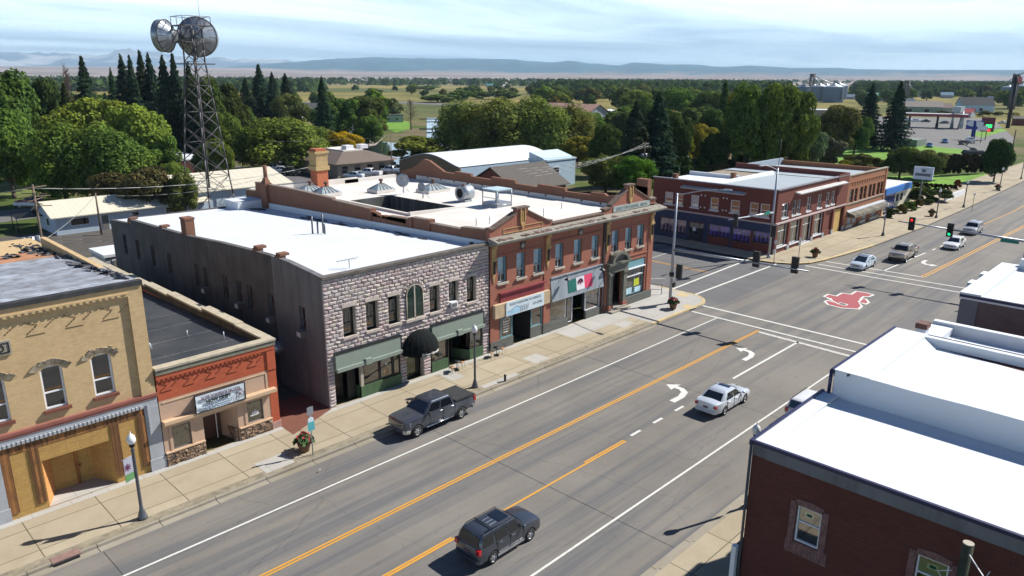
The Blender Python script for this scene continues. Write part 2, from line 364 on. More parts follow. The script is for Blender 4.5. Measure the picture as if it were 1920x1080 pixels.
M_wht = plain('white_paint', (0.75, 0.76, 0.78), 0.6, 0.05, 2, dirt=0.25, dirtcol=(0.5, 0.48, 0.45))
M_gry = plain('grey_paint', (0.14, 0.14, 0.13), 0.75, 0.12, 2)
M_teal = plain('teal_paint', (0.16, 0.33, 0.38), 0.6, 0.1, 1)
M_steel = plain('galvanised_steel', (0.38, 0.41, 0.45), 0.45, 0.12, 3, metal=0.6)
M_pole = plain('dark_pole_metal', (0.12, 0.13, 0.15), 0.45, 0.15, 3, metal=0.5)
M_iron = plain('dark_weathered_steel', (0.10, 0.095, 0.10), 0.6, 0.3, 1.5, metal=0.4)
M_pipe = plain('rusty_pipe', (0.14, 0.07, 0.055), 0.85, 0.3, 3)
M_wood = plain('old_pole_wood', (0.16, 0.12, 0.09), 0.95, 0.25, 1.0, bmp=0.5, dirt=0.5, streak=True)
M_gwood = ribbed('grey_weathered_boards', (0.27, 0.31, 0.35), 0.28, 0, 0.8, depth=0.4, var=0.12)
M_osb = brick('osb_panel', (0.50, 0.31, 0.10), (0.44, 0.26, 0.085), (0.10, 0.065, 0.03), 0.62, 0.41, 0.006, 0.55, (0.30, 0.17, 0.05), None, 0.1, 0.75, 0.0, 0.6)
M_osbo = plain('orange_osb', (0.56, 0.25, 0.08), 0.8, 0.3, 6, bmp=0.2)
M_plank = ribbed('brown_stained_planks', (0.23, 0.10, 0.03), 0.11, 0, 0.75, depth=0.5, var=0.6, dirt=0.6, dirtcol=(0.09, 0.04, 0.015))
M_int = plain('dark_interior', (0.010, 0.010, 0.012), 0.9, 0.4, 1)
M_intb = plain('brown_interior', (0.05, 0.038, 0.022), 0.9, 0.7, 1.6)
M_curt = ribbed('dark_curtain', (0.055, 0.045, 0.04), 0.10, 0, 0.9, depth=0.6)
M_yint = plain('yellow_interior', (0.20, 0.14, 0.035), 0.8, 0.5, 2.2)
M_blind = plain('pale_blue_blind', (0.50, 0.72, 0.80), 0.8, 0.15, 2.5)
M_glass = glassm('window_glass')
M_glassd = glassm('tinted_glass', (0.75, 0.8, 0.8), 0.45)
M_copper = plain('maroon_paint', (0.22, 0.03, 0.04), 0.7, 0.1)
M_ochre = plain('ochre_terracotta', (0.46, 0.30, 0.12), 0.8, 0.15, 4, dirt=0.4, dirtcol=(0.2, 0.13, 0.06))
M_brown = plain('rust_brown_sill', (0.16, 0.055, 0.035), 0.85, 0.25, 4, bmp=0.4)
M_lamp = plain('frosted_globe', (0.78, 0.80, 0.80), 0.2, 0.03, coat=0.5)
M_silverroof = ribbed('silver_coated_roof', (0.33, 0.36, 0.40), 1.0, 1, 0.6, 0.1, var=0.16, depth=0.2, dirt=0.6, dirtcol=(0.16, 0.17, 0.19), duty=0.03)
M_blueroof = plain('blue_grey_roof', (0.34, 0.39, 0.42), 0.6, 0.08, 0.3)
M_rubber = plain('tyre_rubber', (0.014, 0.014, 0.015), 0.85, 0.2)
# ============================================================ the ground and the streets
def ground_mat():
    m, nt, b = nmat('ground_mix'); v = N(nt, 'ShaderNodeTexCoord').outputs['Object']
    ln = N(nt, 'ShaderNodeVectorMath', {0: v}, operation='LENGTH').outputs['Value']
    near = mixc(nt, mrange(nt, noise(nt, v, 0.05, 6), 0.42, 0.6), (0.07, 0.10, 0.025), (0.16, 0.13, 0.08))
    f1 = noise(nt, v, 0.0035, 5, 0.6); f2 = noise(nt, v, 0.02, 6, 0.6)
    far = mixc(nt, mrange(nt, f1, 0.40, 0.58), (0.07, 0.095, 0.03), (0.27, 0.215, 0.07))
    far = mixc(nt, mrange(nt, f2, 0.35, 0.65, 0, 0.5), far, (0.17, 0.16, 0.07))
    vor = N(nt, 'ShaderNodeTexVoronoi', {'Vector': N(nt, 'ShaderNodeMapping', {'Vector': v, 'Scale': (1, 0.6, 1), 'Rotation': (0, 0, 0.6)}).outputs[0], 'Scale': 0.0016}, distance='CHEBYCHEV').outputs['Color']
    sv = N(nt, 'ShaderNodeSeparateXYZ', {0: vor}).outputs[0]
    plainf = mixc(nt, sv, (0.27, 0.20, 0.14), (0.42, 0.34, 0.26)); plainf = mixc(nt, mrange(nt, f1, 0.55, 0.6, 0, 0.6), plainf, (0.13, 0.14, 0.06))
    c = mixc(nt, mrange(nt, ln, 330, 480), near, far); c = mixc(nt, mrange(nt, ln, 1500, 2600), c, plainf)
    nt.links.new(c, b.inputs['Base Color']); b.inputs['Roughness'].default_value = 1; b.inputs['Specular IOR Level'].default_value = 0.1
    bump(nt, b, noise(nt, v, 1.5, 5), 0.4, 0.15)
    return m
M_ground = ground_mat()
def asphalt(name, base, streak=(0.075, 0.08, 0.092), sx=0.03, amount=0.8, cracks=True, along='X'):
    m, nt, b = nmat(name); v = N(nt, 'ShaderNodeTexCoord').outputs['Object']
    c = mixc(nt, mrange(nt, noise(nt, v, 0.16, 6, 0.6), 0.35, 0.65), tuple(x * 0.86 for x in base), tuple(x * 1.12 for x in base))
    sc = (sx, 0.75, 1) if along == 'X' else (0.75, sx, 1)
    st = noise(nt, N(nt, 'ShaderNodeMapping', {'Vector': v, 'Scale': sc}).outputs[0], 1.0, 6, 0.62, 0.3)
    c = mixc(nt, mrange(nt, st, 0.45, 0.62, 0, amount), c, streak)
    sc2 = (0.1, 6, 1) if along == 'X' else (6, 0.1, 1)
    st2 = noise(nt, N(nt, 'ShaderNodeMapping', {'Vector': v, 'Scale': sc2}).outputs[0], 1.0, 3, 0.6)
    c = mixc(nt, mrange(nt, st2, 0.4, 0.7, 0, 0.22), c, tuple(x * 1.3 for x in base))
    c = mixc(nt, mrange(nt, noise(nt, v, 1.7, 6, 0.75), 0.57, 0.68, 0, 0.45), c, tuple(x * 0.5 for x in base))
    if cracks:
        wv = N(nt, 'ShaderNodeVectorMath', {0: v, 1: N(nt, 'ShaderNodeVectorMath', {0: N(nt, 'ShaderNodeTexNoise', {'Vector': v, 'Scale': 0.6, 'Detail': 4}).outputs['Color'], 1: (1.3, 1.3, 0)}, operation='MULTIPLY').outputs[0]}, operation='ADD').outputs[0]
        vo = N(nt, 'ShaderNodeTexVoronoi', {'Vector': wv, 'Scale': 0.085}, feature='DISTANCE_TO_EDGE').outputs['Distance']
        c = mixc(nt, mrange(nt, vo, 0.0, 0.0035, 0.28, 0), c, (0.04, 0.04, 0.042))
    gr = noise(nt, v, 28, 2, 0.8); c = mixc(nt, mrange(nt, gr, 0.3, 0.7, 0, 0.35), c, tuple(x * 0.5 for x in base))
    nt.links.new(c, b.inputs['Base Color']); b.inputs['Roughness'].default_value = 0.85; b.inputs['Specular IOR Level'].default_value = 0.25
    bump(nt, b, gr, 0.25, 0.01)
    return m
M_asph = asphalt('street_asphalt', (0.205, 0.19, 0.168), (0.105, 0.112, 0.128), amount=0.8)
M_asph2 = asphalt('side_street_asphalt', (0.15, 0.148, 0.15), (0.11, 0.112, 0.12), along='Y', amount=0.5)
M_lot = asphalt('lot_asphalt', (0.17, 0.165, 0.16), (0.12, 0.12, 0.12), amount=0.4)
M_alley = asphalt('alley_asphalt', (0.10, 0.09, 0.08), (0.07, 0.065, 0.06), amount=0.4)
def slabs(name, c1, c2, w, h, joint=(0.10, 0.085, 0.055), ms=0.03, off=0.0, stain=0.35):
    m, nt, b = nmat(name); v = N(nt, 'ShaderNodeTexCoord').outputs['Object']
    v2 = N(nt, 'ShaderNodeMapping', {'Vector': v, 'Location': (0.6, -0.35, 0)}).outputs[0]
    t = N(nt, 'ShaderNodeTexBrick', {'Vector': v2, 'Color1': c4(c1), 'Color2': c4(c2), 'Mortar': c4(joint), 'Scale': 1.0, 'Mortar Size': ms, 'Mortar Smooth': 0.3, 'Brick Width': w, 'Row Height': h, 'Bias': -0.1}, offset=off)
    c = t.outputs['Color']
    c = mixc(nt, mrange(nt, noise(nt, v, 0.55, 7, 0.65), 0.42, 0.68, 0, stain), c, (c1[0] * 0.62, c1[1] * 0.57, c1[2] * 0.48))
    c = mixc(nt, mrange(nt, noise(nt, v, 9, 4, 0.7), 0.35, 0.7, 0, 0.2), c, (c1[0] * 0.6, c1[1] * 0.6, c1[2] * 0.6))
    nt.links.new(c, b.inputs['Base Color']); b.inputs['Roughness'].default_value = 0.9; b.inputs['Specular IOR Level'].default_value = 0.2
    bump(nt, b, noise(nt, v, 30, 3), 0.2, 0.01)
    return m
M_walk = slabs('sidewalk_concrete', (0.41, 0.355, 0.26), (0.35, 0.30, 0.22), 3.35, 2.28)
M_walk2 = slabs('new_concrete', (0.44, 0.43, 0.40), (0.40, 0.39, 0.37), 1.8, 1.8, (0.25, 0.24, 0.22), 0.015, stain=0.2)
M_kerb = slabs('kerb_concrete', (0.33, 0.30, 0.245), (0.28, 0.255, 0.21), 2.9, 9, (0.1, 0.09, 0.07), 0.03, stain=0.5)
M_kerby = plain('worn_yellow_kerb', (0.50, 0.39, 0.20), 0.85, 0.15, 2, dirt=0.7, dirtcol=(0.38, 0.34, 0.27))
def linem(name, col, wear=0.35):
    m, nt, b = nmat(name); v = N(nt, 'ShaderNodeTexCoord').outputs['Object']
    f = noise(nt, v, 3.5, 6, 0.7); c = mixc(nt, mrange(nt, f, 0.5, 0.72, 0, wear), col, (0.17, 0.16, 0.15))
    nt.links.new(c, b.inputs['Base Color']); b.inputs['Roughness'].default_value = 0.7; return m
M_lw = linem('white_line_paint', (0.62, 0.62, 0.58)); M_ly = linem('yellow_line_paint', (0.60, 0.29, 0.03)); M_lwf = linem('faded_white_paint', (0.52, 0.51, 0.47), 0.9); M_lr = linem('red_logo_paint', (0.33, 0.055, 0.065), 0.35)
M_grass = plain('lawn_grass', (0.12, 0.26, 0.015), 1.0, 0.3, 0.25, bmp=0.8, bscale=6, dirt=0.35, dirtcol=(0.14, 0.17, 0.03))
M_grassd = plain('park_grass', (0.12, 0.15, 0.03), 1.0, 0.4, 0.15, bmp=0.8, bscale=4)
def sheet(name, pts, z, m, cat=None, thick=None, label=None):
    mb = MB(); a = sum(pts[i][0] * pts[(i + 1) % len(pts)][1] - pts[(i + 1) % len(pts)][0] * pts[i][1] for i in range(len(pts)))
    P = list(pts) if a > 0 else list(pts)[::-1]
    if thick: mb.ext([(p[0], p[1]) for p in P], 2, z - thick, z)
    else: mb.face([(p[0], p[1], z) for p in P])
    return mb.build(name, m, kind='structure')
def strip(mb, x0, y0, x1, y1, w, z=0.016):
    d = Vector((x1 - x0, y1 - y0, 0)).normalized(); n = Vector((-d.y, d.x, 0)) * (w / 2)
    a, b = Vector((x0, y0, z)), Vector((x1, y1, z)); mb.face([a - n, b - n, b + n, a + n])
# the one ground sheet
mb = MB(); R0 = [0, 60, 200, 500, 1200, 3000, 8000, 30000]
for i in range(len(R0) - 1):
    for k in range(48):
        a0, a1 = 2 * pi * k / 48, 2 * pi * (k + 1) / 48; r0, r1 = R0[i], R0[i + 1]
        P = [(r0 * cos(a0), r0 * sin(a0), -0.03), (r1 * cos(a0), r1 * sin(a0), -0.03), (r1 * cos(a1), r1 * sin(a1), -0.03), (r0 * cos(a1), r0 * sin(a1), -0.03)]
        mb.face(P if r0 > 0 else [P[0], P[1], P[2]])
mb.build('ground', M_ground, kind='structure', fixn=True)
sheet('main_street', [(-60, 15.3), (-60, 35.3), (64, 35.3), (90, 35.5), (124, 32.6), (200, 33.6), (262, 34), (330, 50), (420, 70), (420, 48), (330, 12), (200, 10), (90, 15), (60, 15.3)], 0.0, M_asph)
sheet('side_street', [(61, 35.2), (61, 36.5), (65, 39), (66.0, 42), (66.0, 330), (84.8, 330), (84.8, 38), (87, 35.6), (86, 34.6), (66, 34.0)], 0.006, M_asph2)
sheet('cross_street', [(66, 15.5), (84, 15.5), (84, -120), (66, -120)], -0.006, M_asph2)
# pale repair patches and worn strips on the asphalt
mb = MB()
for px in ([(1215, 560), (1440, 500), (1470, 503), (1235, 572)],):
    pass
arc = [(60.5, 35.3)] + [(63.2 + 2.7 * sin(t), 38.0 - 2.7 * cos(t)) for t in [pi / 2 * k / 8 for k in range(9)]]
sheet('sidewalk', [(-60, 35.45)] + [(54.9, 35.45), (54.9, 40.6), (-60, 40.6)], 0.15, M_walk, thick=0.15)
sheet('corner_sidewalk', [(54.9, 35.45)] + [(x - 0.15 if x > 62 else x, y + 0.15) for x, y in arc] + [(65.75, 110), (61.6, 110), (61.6, 40.6), (54.9, 40.6)], 0.152, M_walk2, thick=0.15)
fk = [(84.6, 100), (84.6, 40.0), (84.9, 38.1), (86.0, 36.1), (87.8, 34.9), (90.6, 34.3), (95.4, 33.7), (103.8, 32.9), (122, 32.3), (148, 32.4), (191, 33.2), (262, 34.2)]
sheet('far_sidewalk', fk + [(262, 42), (84.6 + 4, 42), (88.6, 100)], 0.15, M_walk, thick=0.15)
sheet('right_sidewalk', [(-60, 15.2), (60, 15.2), (63, 14), (64.5, 11), (64.5, -100), (60.2, -100), (60.2, 10.4), (-60, 10.4)], 0.15, M_walk, thick=0.15)
sheet('far_right_sidewalk', [(86, -100), (86, 11), (88, 13.5), (92, 14.6), (200, 9.8), (262, 10), (262, 2), (92, 4), (92, -100)], 0.15, M_walk, thick=0.15)
def kerb(name, pts, m, w=0.15, z=0.156, gut=None):
    mb = MB()
    for i in range(len(pts) - 1):
        a, b = Vector(pts[i]), Vector(pts[i + 1]); d = (b - a).normalized(); n = Vector((-d.y, d.x)) * w
        mb.hexa([(a.x, a.y, -.02), (b.x, b.y, -.02), ((b + n).x, (b + n).y, -.02), ((a + n).x, (a + n).y, -.02), (a.x, a.y, z), (b.x, b.y, z), ((b + n).x, (b + n).y, z), ((a + n).x, (a + n).y, z)])
        if gut:
            g = -n / w * gut; mb.face([(a.x, a.y, .008), ((a + g).x, (a + g).y, .008), ((b + g).x, (b + g).y, .008), (b.x, b.y, .008)])
    return mb.build(name, m, kind='structure')
kerb('kerb', [(-60, 35.3), (54.9, 35.3)], M_kerb, gut=0.42)
kerb('corner_kerb', [(54.9, 35.3)] + arc + [(65.9, 42)], M_kerby, 0.32)
kerb('side_kerb', [(65.9, 42), (65.9, 110)], M_kerb)
kerb('far_kerb', fk[:2], M_kerb); kerb('far_corner_kerb', fk[1:8], M_kerby, 0.42, 0.16); kerb('far_street_kerb', fk[7:], M_kerb)
kerb('right_kerb', [(60, 15.35), (-60, 15.35)], M_kerb, gut=0.4)
# older verge strip between slab joints and kerb, storm drain and pale slabs
mb = MB(); mb.face([(-60, 35.46, .156), (54.8, 35.46, .156), (54.8, 36.05, .156), (-60, 36.05, .156)]); mb.build('verge_strip', plain('rough_verge_concrete', (0.24, 0.21, 0.15), 0.95, 0.3, 3, bmp=0.6, bscale=12, dirt=0.4), kind='structure')
mb = MB()
for q in ([(1290, 0)],): pass
for (px, py, dx, dy) in ((1005, 672, 1.6, 1.5), (1170, 607, 1.9, 1.2), (515, 868, 1.8, 1.5), (600, 880, 0.1, 0.1), (845, 703, 1.2, 1.9), (938, 713, 3.6, 0.5)):
    c = G(px, py, 0.157); mb.face([(c.x - dx / 2, c.y - dy / 2, .158), (c.x + dx / 2, c.y - dy / 2, .158), (c.x + dx / 2, c.y + dy / 2, .158), (c.x - dx / 2, c.y + dy / 2, .158)])
mb.box(46.6, 54.85, 37.9, 39.99, .15, .156); mb.build('pale_slabs', M_walk2, kind='structure')
mb = MB()
for px, py in ((1279, 553), (1292, 575)): c = G(px, py, .15); mb.box(c.x - .55, c.x + .55, c.y - .6, c.y + .6, .15, .158)
mb.build('tactile_ramp', M_kerby, kind='structure')
mb = MB(); mb.face([(-60, 40.0, .157), (54.8, 40.0, .157), (54.8, 40.45, .157), (-60, 40.45, .157)]); mb.build('building_line_concrete', M_walk2, kind='structure')
mb = MB(); mb.box(6.2, 7.4, 35.22, 35.75, 0.1, 0.175, 0); mb.box(6.3, 7.3, 35.12, 35.22, 0.0, 0.12, 1)
mb.build('storm_drain', [plain('pinkish_cast_iron', (0.24, 0.15, 0.13), 0.8, 0.2, 4), M_int], label='pinkish cast iron storm drain inlet in the kerb below the banner lamp post', cat='drain')
# road markings
mb = MB(); strip(mb, -55, 32.25, 60.8, 32.25, 0.13); strip(mb, -55, 19.22, 57.5, 19.22, 0.13)
for a, b in ((60.9, 63.3),): strip(mb, a, 35.0, a, 15.8, 0.26); strip(mb, b, 35.2, b, 15.8, 0.30)
strip(mb, 48.5, 24.0, 59.9, 24.0, 0.19)
for x in (35.5, 38.0, 40.6, 43.6, 45.9): strip(mb, x, 24.03, x + 1.05, 24.03, 0.19)
strip(mb, 66.1, 40.6, 85.4, 41.3, 0.26); strip(mb, 66, 37.8, 84.9, 37.8, 0.26)
strip(mb, 86.6, 35.0, 87.0, 17, 0.26); strip(mb, 88.4, 34.2, 89.3, 17, 0.26); strip(mb, 90.5, 34.0, 91.0, 23.2, 0.26)
strip(mb, 90.7, 27.4, 104.5, 26.85, 0.19)
for k in range(5): strip(mb, 107 + k * 3, 26.7 - k * .1, 108.2 + k * 3, 26.66 - k * .1, 0.18)
mb.build('white_road_lines', M_lw, kind='structure')
mb = MB(); strip(mb, 59.85, 27.6, 59.4, 16.0, 0.42); strip(mb, 66.0, 46.5, 69.5, 43.5, 0.14); strip(mb, 66.0, 43.4, 70.5, 47.6, 0.14); strip(mb, 72, 50, 84, 50.5, 0.14)
for k in range(3): strip(mb, 81 + k, 52 + k * 3, 84.3, 50 + k * 3, 0.14)
mb.build('worn_stop_lines', M_lwf, kind='structure')
mb = MB(); strip(mb, -55, 27.9, 60.3, 27.9, 0.12); strip(mb, -55, 27.71, 60.3, 27.71, 0.11)
strip(mb, -55, 23.78, 34.7, 23.82, 0.13); strip(mb, -55, 23.97, 20.5, 23.97, 0.12); strip(mb, 30.8, 23.99, 34.7, 24.0, 0.12)
strip(mb, 91, 23.45, 106, 22.85, 0.15); strip(mb, 106, 22.85, 150, 21.5, 0.15); strip(mb, 150, 21.5, 230, 22, 0.15)
strip(mb, 91, 23.1, 106, 22.5, 0.15); strip(mb, 106, 22.5, 150, 21.1, 0.15)
strip(mb, 118, 27.0, 150, 26.0, 0.14); strip(mb, 150, 26.0, 230, 26.3, 0.14)
strip(mb, 75.2, 41.6, 75.2, 110, 0.12); strip(mb, 75.5, 41.6, 75.5, 110, 0.12)
mb.build('yellow_road_lines', M_ly, kind='structure')
def turn_arrow(mb, cx, cy, s=1.0, mir=1, fx=1):
    P = [(-1.25, -0.62), (-1.2, -0.28), (-0.35, -0.30), (0.25, -0.12), (0.45, 0.15), (0.45, 0.42), (0.12, 0.42), (0.55, 1.0), (1.12, 0.42), (0.8, 0.42), (0.78, 0.0), (0.45, -0.42), (-0.25, -0.62)]
    mb.face([(cx + x * s * fx * 0.95, cy + y * s * mir, 0.016) for x, y in (P if mir * fx > 0 else P[::-1])][::-1])
mb = MB(); turn_arrow(mb, 43.3, 25.6, 1.35); turn_arrow(mb, 54.0, 25.8, 1.25)
turn_arrow(mb, 98.6, 24.9, 1.3, -1, -1); turn_arrow(mb, 112.6, 26.2, 1.3, -1, -1)
mb.build('turn_arrows', M_lw, kind='structure')
# the interlocked red letters painted in the middle of the crossing
lo = [(698, 470), (745, 446), (820, 462), (868, 436), (955, 447), (1000, 419), (1100, 432), (1182, 456), (1132, 476), (1086, 474), (1062, 490), (1108, 492), (1138, 528), (1098, 546), (1040, 528), (1072, 560), (1040, 590), (868, 578), (742, 547), (706, 514), (745, 503), (795, 520), (765, 490)]
def zp(p, z): g = G(1400 + p[0] / 4.909, 460 + p[1] / 4.909, z); return Vector((g.x, g.y, z))
L = [zp(p, 0.014) for p in lo]
def inset(P, d, z):
    out = []; n = len(P); ar = sum(P[i].x * P[(i + 1) % n].y - P[(i + 1) % n].x * P[i].y for i in range(n)); sg = 1 if ar > 0 else -1
    for i in range(n):
        a, b, c = P[i - 1], P[i], P[(i + 1) % n]; e1 = (b - a).normalized(); e2 = (c - b).normalized()
        n1 = Vector((-e1.y, e1.x, 0)) * sg; n2 = Vector((-e2.y, e2.x, 0)) * sg; q = n1 + n2
        q = q / max(q.length_squared / 2, 0.55); out.append(Vector((b.x + q.x * d, b.y + q.y * d, z)))
    return out
mb = MB(); mb.face(L); hole = [zp(p, 0.022) for p in ((832, 538), (862, 524), (938, 543), (918, 556), (878, 552))]; mb.face(hole)
for a, b in (((740, 486), (842, 536)), ((1062, 490), (1030, 520)), ((1040, 528), (1085, 533))):
    A, B = zp(a, .022), zp(b, .022); strip(mb, A.x, A.y, B.x, B.y, 0.2, 0.022)
mb.build('painted_emblem_outline', M_lw, kind='structure')
mb = MB(); mb.face(inset(L, 0.22, 0.018)); mb.build('painted_emblem', M_lr, kind='structure')
mb = MB(); mb.face(inset(hole, 0.12, 0.026)); mb.build('painted_emblem_gap', M_asph, kind='structure')
# tar-sealed joints across the street
mb = MB()
for x in (8.5, 27.5, 44.6): strip(mb, x, 15.8, x - 0.3, 34.8, 0.025, 0.009)
mb.build('tar_joints', plain('tar', (0.05, 0.05, 0.052), 0.6), kind='structure')
# yards, lots and lawns behind
def gsheet(name, px, z, m): return sheet(name, [tuple(G(a, b, z)[:2]) for a, b in px], z, m)
sheet('alley', [(13.4, 62), (13.4, 88), (66, 88), (66, 84), (24, 80), (24, 62)], 0.0, M_alley)
sheet('yard', [(-20, 62), (13.3, 62), (13.3, 88), (66, 88), (66, 120), (-20, 120)], -0.006, M_alley)
sheet('back_street', [(-60, 119), (-60, 131), (66.1, 150), (66.1, 139)], -0.002, M_lot)
gsheet('parking_lot', [(440, 350), (520, 300), (780, 320), (800, 350)], -0.004, M_alley)
gsheet('park_lawn', [(-200, 372), (-200, 300), (330, 290), (330, 330), (40, 372)], -0.01, M_grassd)
gsheet('station_forecourt', [(1560, 238), (1640, 218), (1860, 222), (1905, 262), (1870, 305), (1700, 268), (1640, 262)], -0.004, M_lot)
gsheet('spruce_lawn', [(1560, 290), (1640, 262), (1700, 270), (1830, 282), (1830, 290), (1770, 287), (1700, 284), (1640, 330), (1560, 330)], 0.0, M_grass)
gsheet('riverside_lawn', [(1640, 330), (1700, 330), (1780, 328), (1900, 322), (1905, 335), (1850, 360), (1800, 358), (1655, 345)], 0.0, M_grass)
gsheet('roadside_lawn', [(1815, 250), (1880, 240), (1888, 245), (1840, 258)], 0.004, M_grass)
gsheet('river_bank_lawn', [(705, 232), (730, 225), (768, 228), (768, 242), (742, 248)], 0.02, M_grass)
gsheet('highway', [(560, 191), (742, 190), (860, 195), (1000, 200), (1000, 203), (858, 198.5), (742, 193.5), (560, 194)], 0.05, M_lot)
def water_mat():
    m, nt, b = nmat('river_water'); v = N(nt, 'ShaderNodeTexCoord').outputs['Object']
    b.inputs['Base Color'].default_value = (0.03, 0.05, 0.05, 1); b.inputs['Roughness'].default_value = 0.06; b.inputs['Specular IOR Level'].default_value = 0.8
    bump(nt, b, noise(nt, v, 0.6, 3), 0.05, 0.05); return m
gsheet('river', [(800, 221), (824, 221), (850, 300), (800, 318), (700, 300), (655, 282), (690, 262), (740, 268), (800, 262)], 0.03, water_mat())
gsheet('river_gravel', [(672, 262), (700, 250), (722, 255), (705, 272), (676, 277)], 0.05, plain('river_gravel_stone', (0.30, 0.26, 0.22), 1, 0.2, 0.8))
# distant benches and mountain ranges, built as terrain
def hpix(px): return 135 + (px + 520) * 17.0 / 2885
def interp(tab, x):
    if x <= tab[0][0]: return tab[0][1]
    for i in range(len(tab) - 1):
        if x <= tab[i + 1][0]:
            t = (x - tab[i][0]) / (tab[i + 1][0] - tab[i][0]); t = t * t * (3 - 2 * t); return tab[i][1] * (1 - t) + tab[i + 1][1] * t
    return tab[-1][1]
from mathutils import noise as mn
def terrain(name, tab, D0, D1, mat, rough, x0=-400, x1=2350, ncol=420, nrow=26, front=1.0, jag=0.0):
    mb = MB(); rings = []
    for i in range(ncol + 1):
        px = x0 + (x1 - x0) * i / ncol; w = ray(px, hpix(px)); w.z = 0; L = w.length; w.normalize()
        py = interp(tab, px); wt = ray(px, py); sl = wt.z / math.hypot(wt.x, wt.y)
        H = CAMH + D1 * sl; r = []
        for j in range(nrow + 3):
            t = min(j / nrow, 1.0); D = D0 + (D1 - D0) * t if j <= nrow else D1 * (1 + 0.12 * (j - nrow))
            q = w * D; z = H * (t ** front) if j <= nrow else H * (1 - 0.5 * (j - nrow))
            nzv = mn.fractal(Vector((q.x, q.y, 0)) / (D1 * 0.045), 1.0, 2.1, 5); k = 4 * t * (1 - t) if j <= nrow else 0
            z += rough * H * nzv * (k * 0.9) + jag * H * mn.fractal(Vector((q.x, q.y, 7)) / (D1 * 0.012), 1.0, 2.1, 4) * (t ** 3)
            r.append((q.x, q.y, max(z, -3) - 3 * (t == 0)))
        rings.append(r)
    mb.loft(rings, 0, True, False, False)
    return mb.build(name, mat, kind='structure', fixn=True)
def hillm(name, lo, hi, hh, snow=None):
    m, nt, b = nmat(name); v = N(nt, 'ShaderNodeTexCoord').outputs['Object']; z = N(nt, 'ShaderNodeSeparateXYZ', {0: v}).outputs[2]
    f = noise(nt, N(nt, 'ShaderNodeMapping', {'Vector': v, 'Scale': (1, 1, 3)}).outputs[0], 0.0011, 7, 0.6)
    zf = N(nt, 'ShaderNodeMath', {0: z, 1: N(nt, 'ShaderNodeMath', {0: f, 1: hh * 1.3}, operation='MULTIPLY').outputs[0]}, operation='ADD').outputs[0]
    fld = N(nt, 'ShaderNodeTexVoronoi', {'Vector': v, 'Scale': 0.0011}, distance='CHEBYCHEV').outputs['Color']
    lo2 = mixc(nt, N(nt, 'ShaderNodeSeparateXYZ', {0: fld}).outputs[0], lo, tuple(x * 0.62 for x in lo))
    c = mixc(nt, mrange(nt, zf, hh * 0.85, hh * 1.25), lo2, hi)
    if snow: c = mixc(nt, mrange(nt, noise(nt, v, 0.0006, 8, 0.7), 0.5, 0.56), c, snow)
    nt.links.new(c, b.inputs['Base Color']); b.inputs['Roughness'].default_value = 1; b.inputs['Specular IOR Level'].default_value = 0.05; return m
terrain('bench_land', [(-400, 124), (0, 124), (250, 125), (450, 127), (600, 131), (760, 134), (1000, 137), (1300, 141), (1600, 145), (2000, 149), (2350, 150)], 2600, 9000, hillm('dry_farmland', (0.33, 0.28, 0.26), (0.28, 0.25, 0.23), 500), 0.12, front=1.3)
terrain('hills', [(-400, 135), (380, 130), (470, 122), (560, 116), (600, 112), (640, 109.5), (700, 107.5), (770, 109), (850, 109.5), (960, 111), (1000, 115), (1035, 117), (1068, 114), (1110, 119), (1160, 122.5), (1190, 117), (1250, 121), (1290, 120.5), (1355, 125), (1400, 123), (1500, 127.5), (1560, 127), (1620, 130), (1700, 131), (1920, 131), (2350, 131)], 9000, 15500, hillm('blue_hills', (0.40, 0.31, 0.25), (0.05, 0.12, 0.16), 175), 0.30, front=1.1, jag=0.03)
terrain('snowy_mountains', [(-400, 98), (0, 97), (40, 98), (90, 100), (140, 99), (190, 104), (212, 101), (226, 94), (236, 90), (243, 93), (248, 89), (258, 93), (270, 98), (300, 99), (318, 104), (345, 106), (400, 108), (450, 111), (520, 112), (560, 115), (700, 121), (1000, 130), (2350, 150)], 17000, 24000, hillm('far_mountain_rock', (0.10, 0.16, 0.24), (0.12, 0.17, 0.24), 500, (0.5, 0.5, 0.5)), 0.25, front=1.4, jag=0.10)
# ============================================================ the row of shops on the left
FY = 40.5
WF = Wall((0, FY, 0), (1, 0, 0), (0, 1, 0))
def stairs_pattern(mb, w, x, z, s, d=-0.02, m=0):
    # stepped brick fret: a row of proud bricks running down, along and up
    for k in range(5): w.box(mb, x + s * (0.02 + k * 0.13), x + s * (0.13 + k * 0.13), z - s * k * 0.055, z + s * 0.045 - s * k * 0.055, d, 0.01, m)
    for k in range(4): w.box(mb, x + s * (0.50 - k * 0.13), x + s * (0.57 - k * 0.13), z - s * (0.33 + k * 0.10), z - s * (0.27 + k * 0.10), d, 0.01, m)
    w.box(mb, x + s * 0.05, x + s * 0.95, z - s * 0.76, z - s * 0.72, d, 0.01, m)
    for k in range(4): w.box(mb, x + s * (1.0 + k * 0.13), x + s * (1.08 + k * 0.13), z - s * (0.42 - k * 0.10), z - s * (0.37 - k * 0.10), d, 0.01, m)
def dentils(mb, w, u0, u1, v0, v1, d0, d1, step, fill=0.5, m=0):
    n = int((u1 - u0) / step)
    for k in range(n): w.box(mb, u0 + k * step, u0 + (k + fill) * step, v0, v1, d0, d1, m)
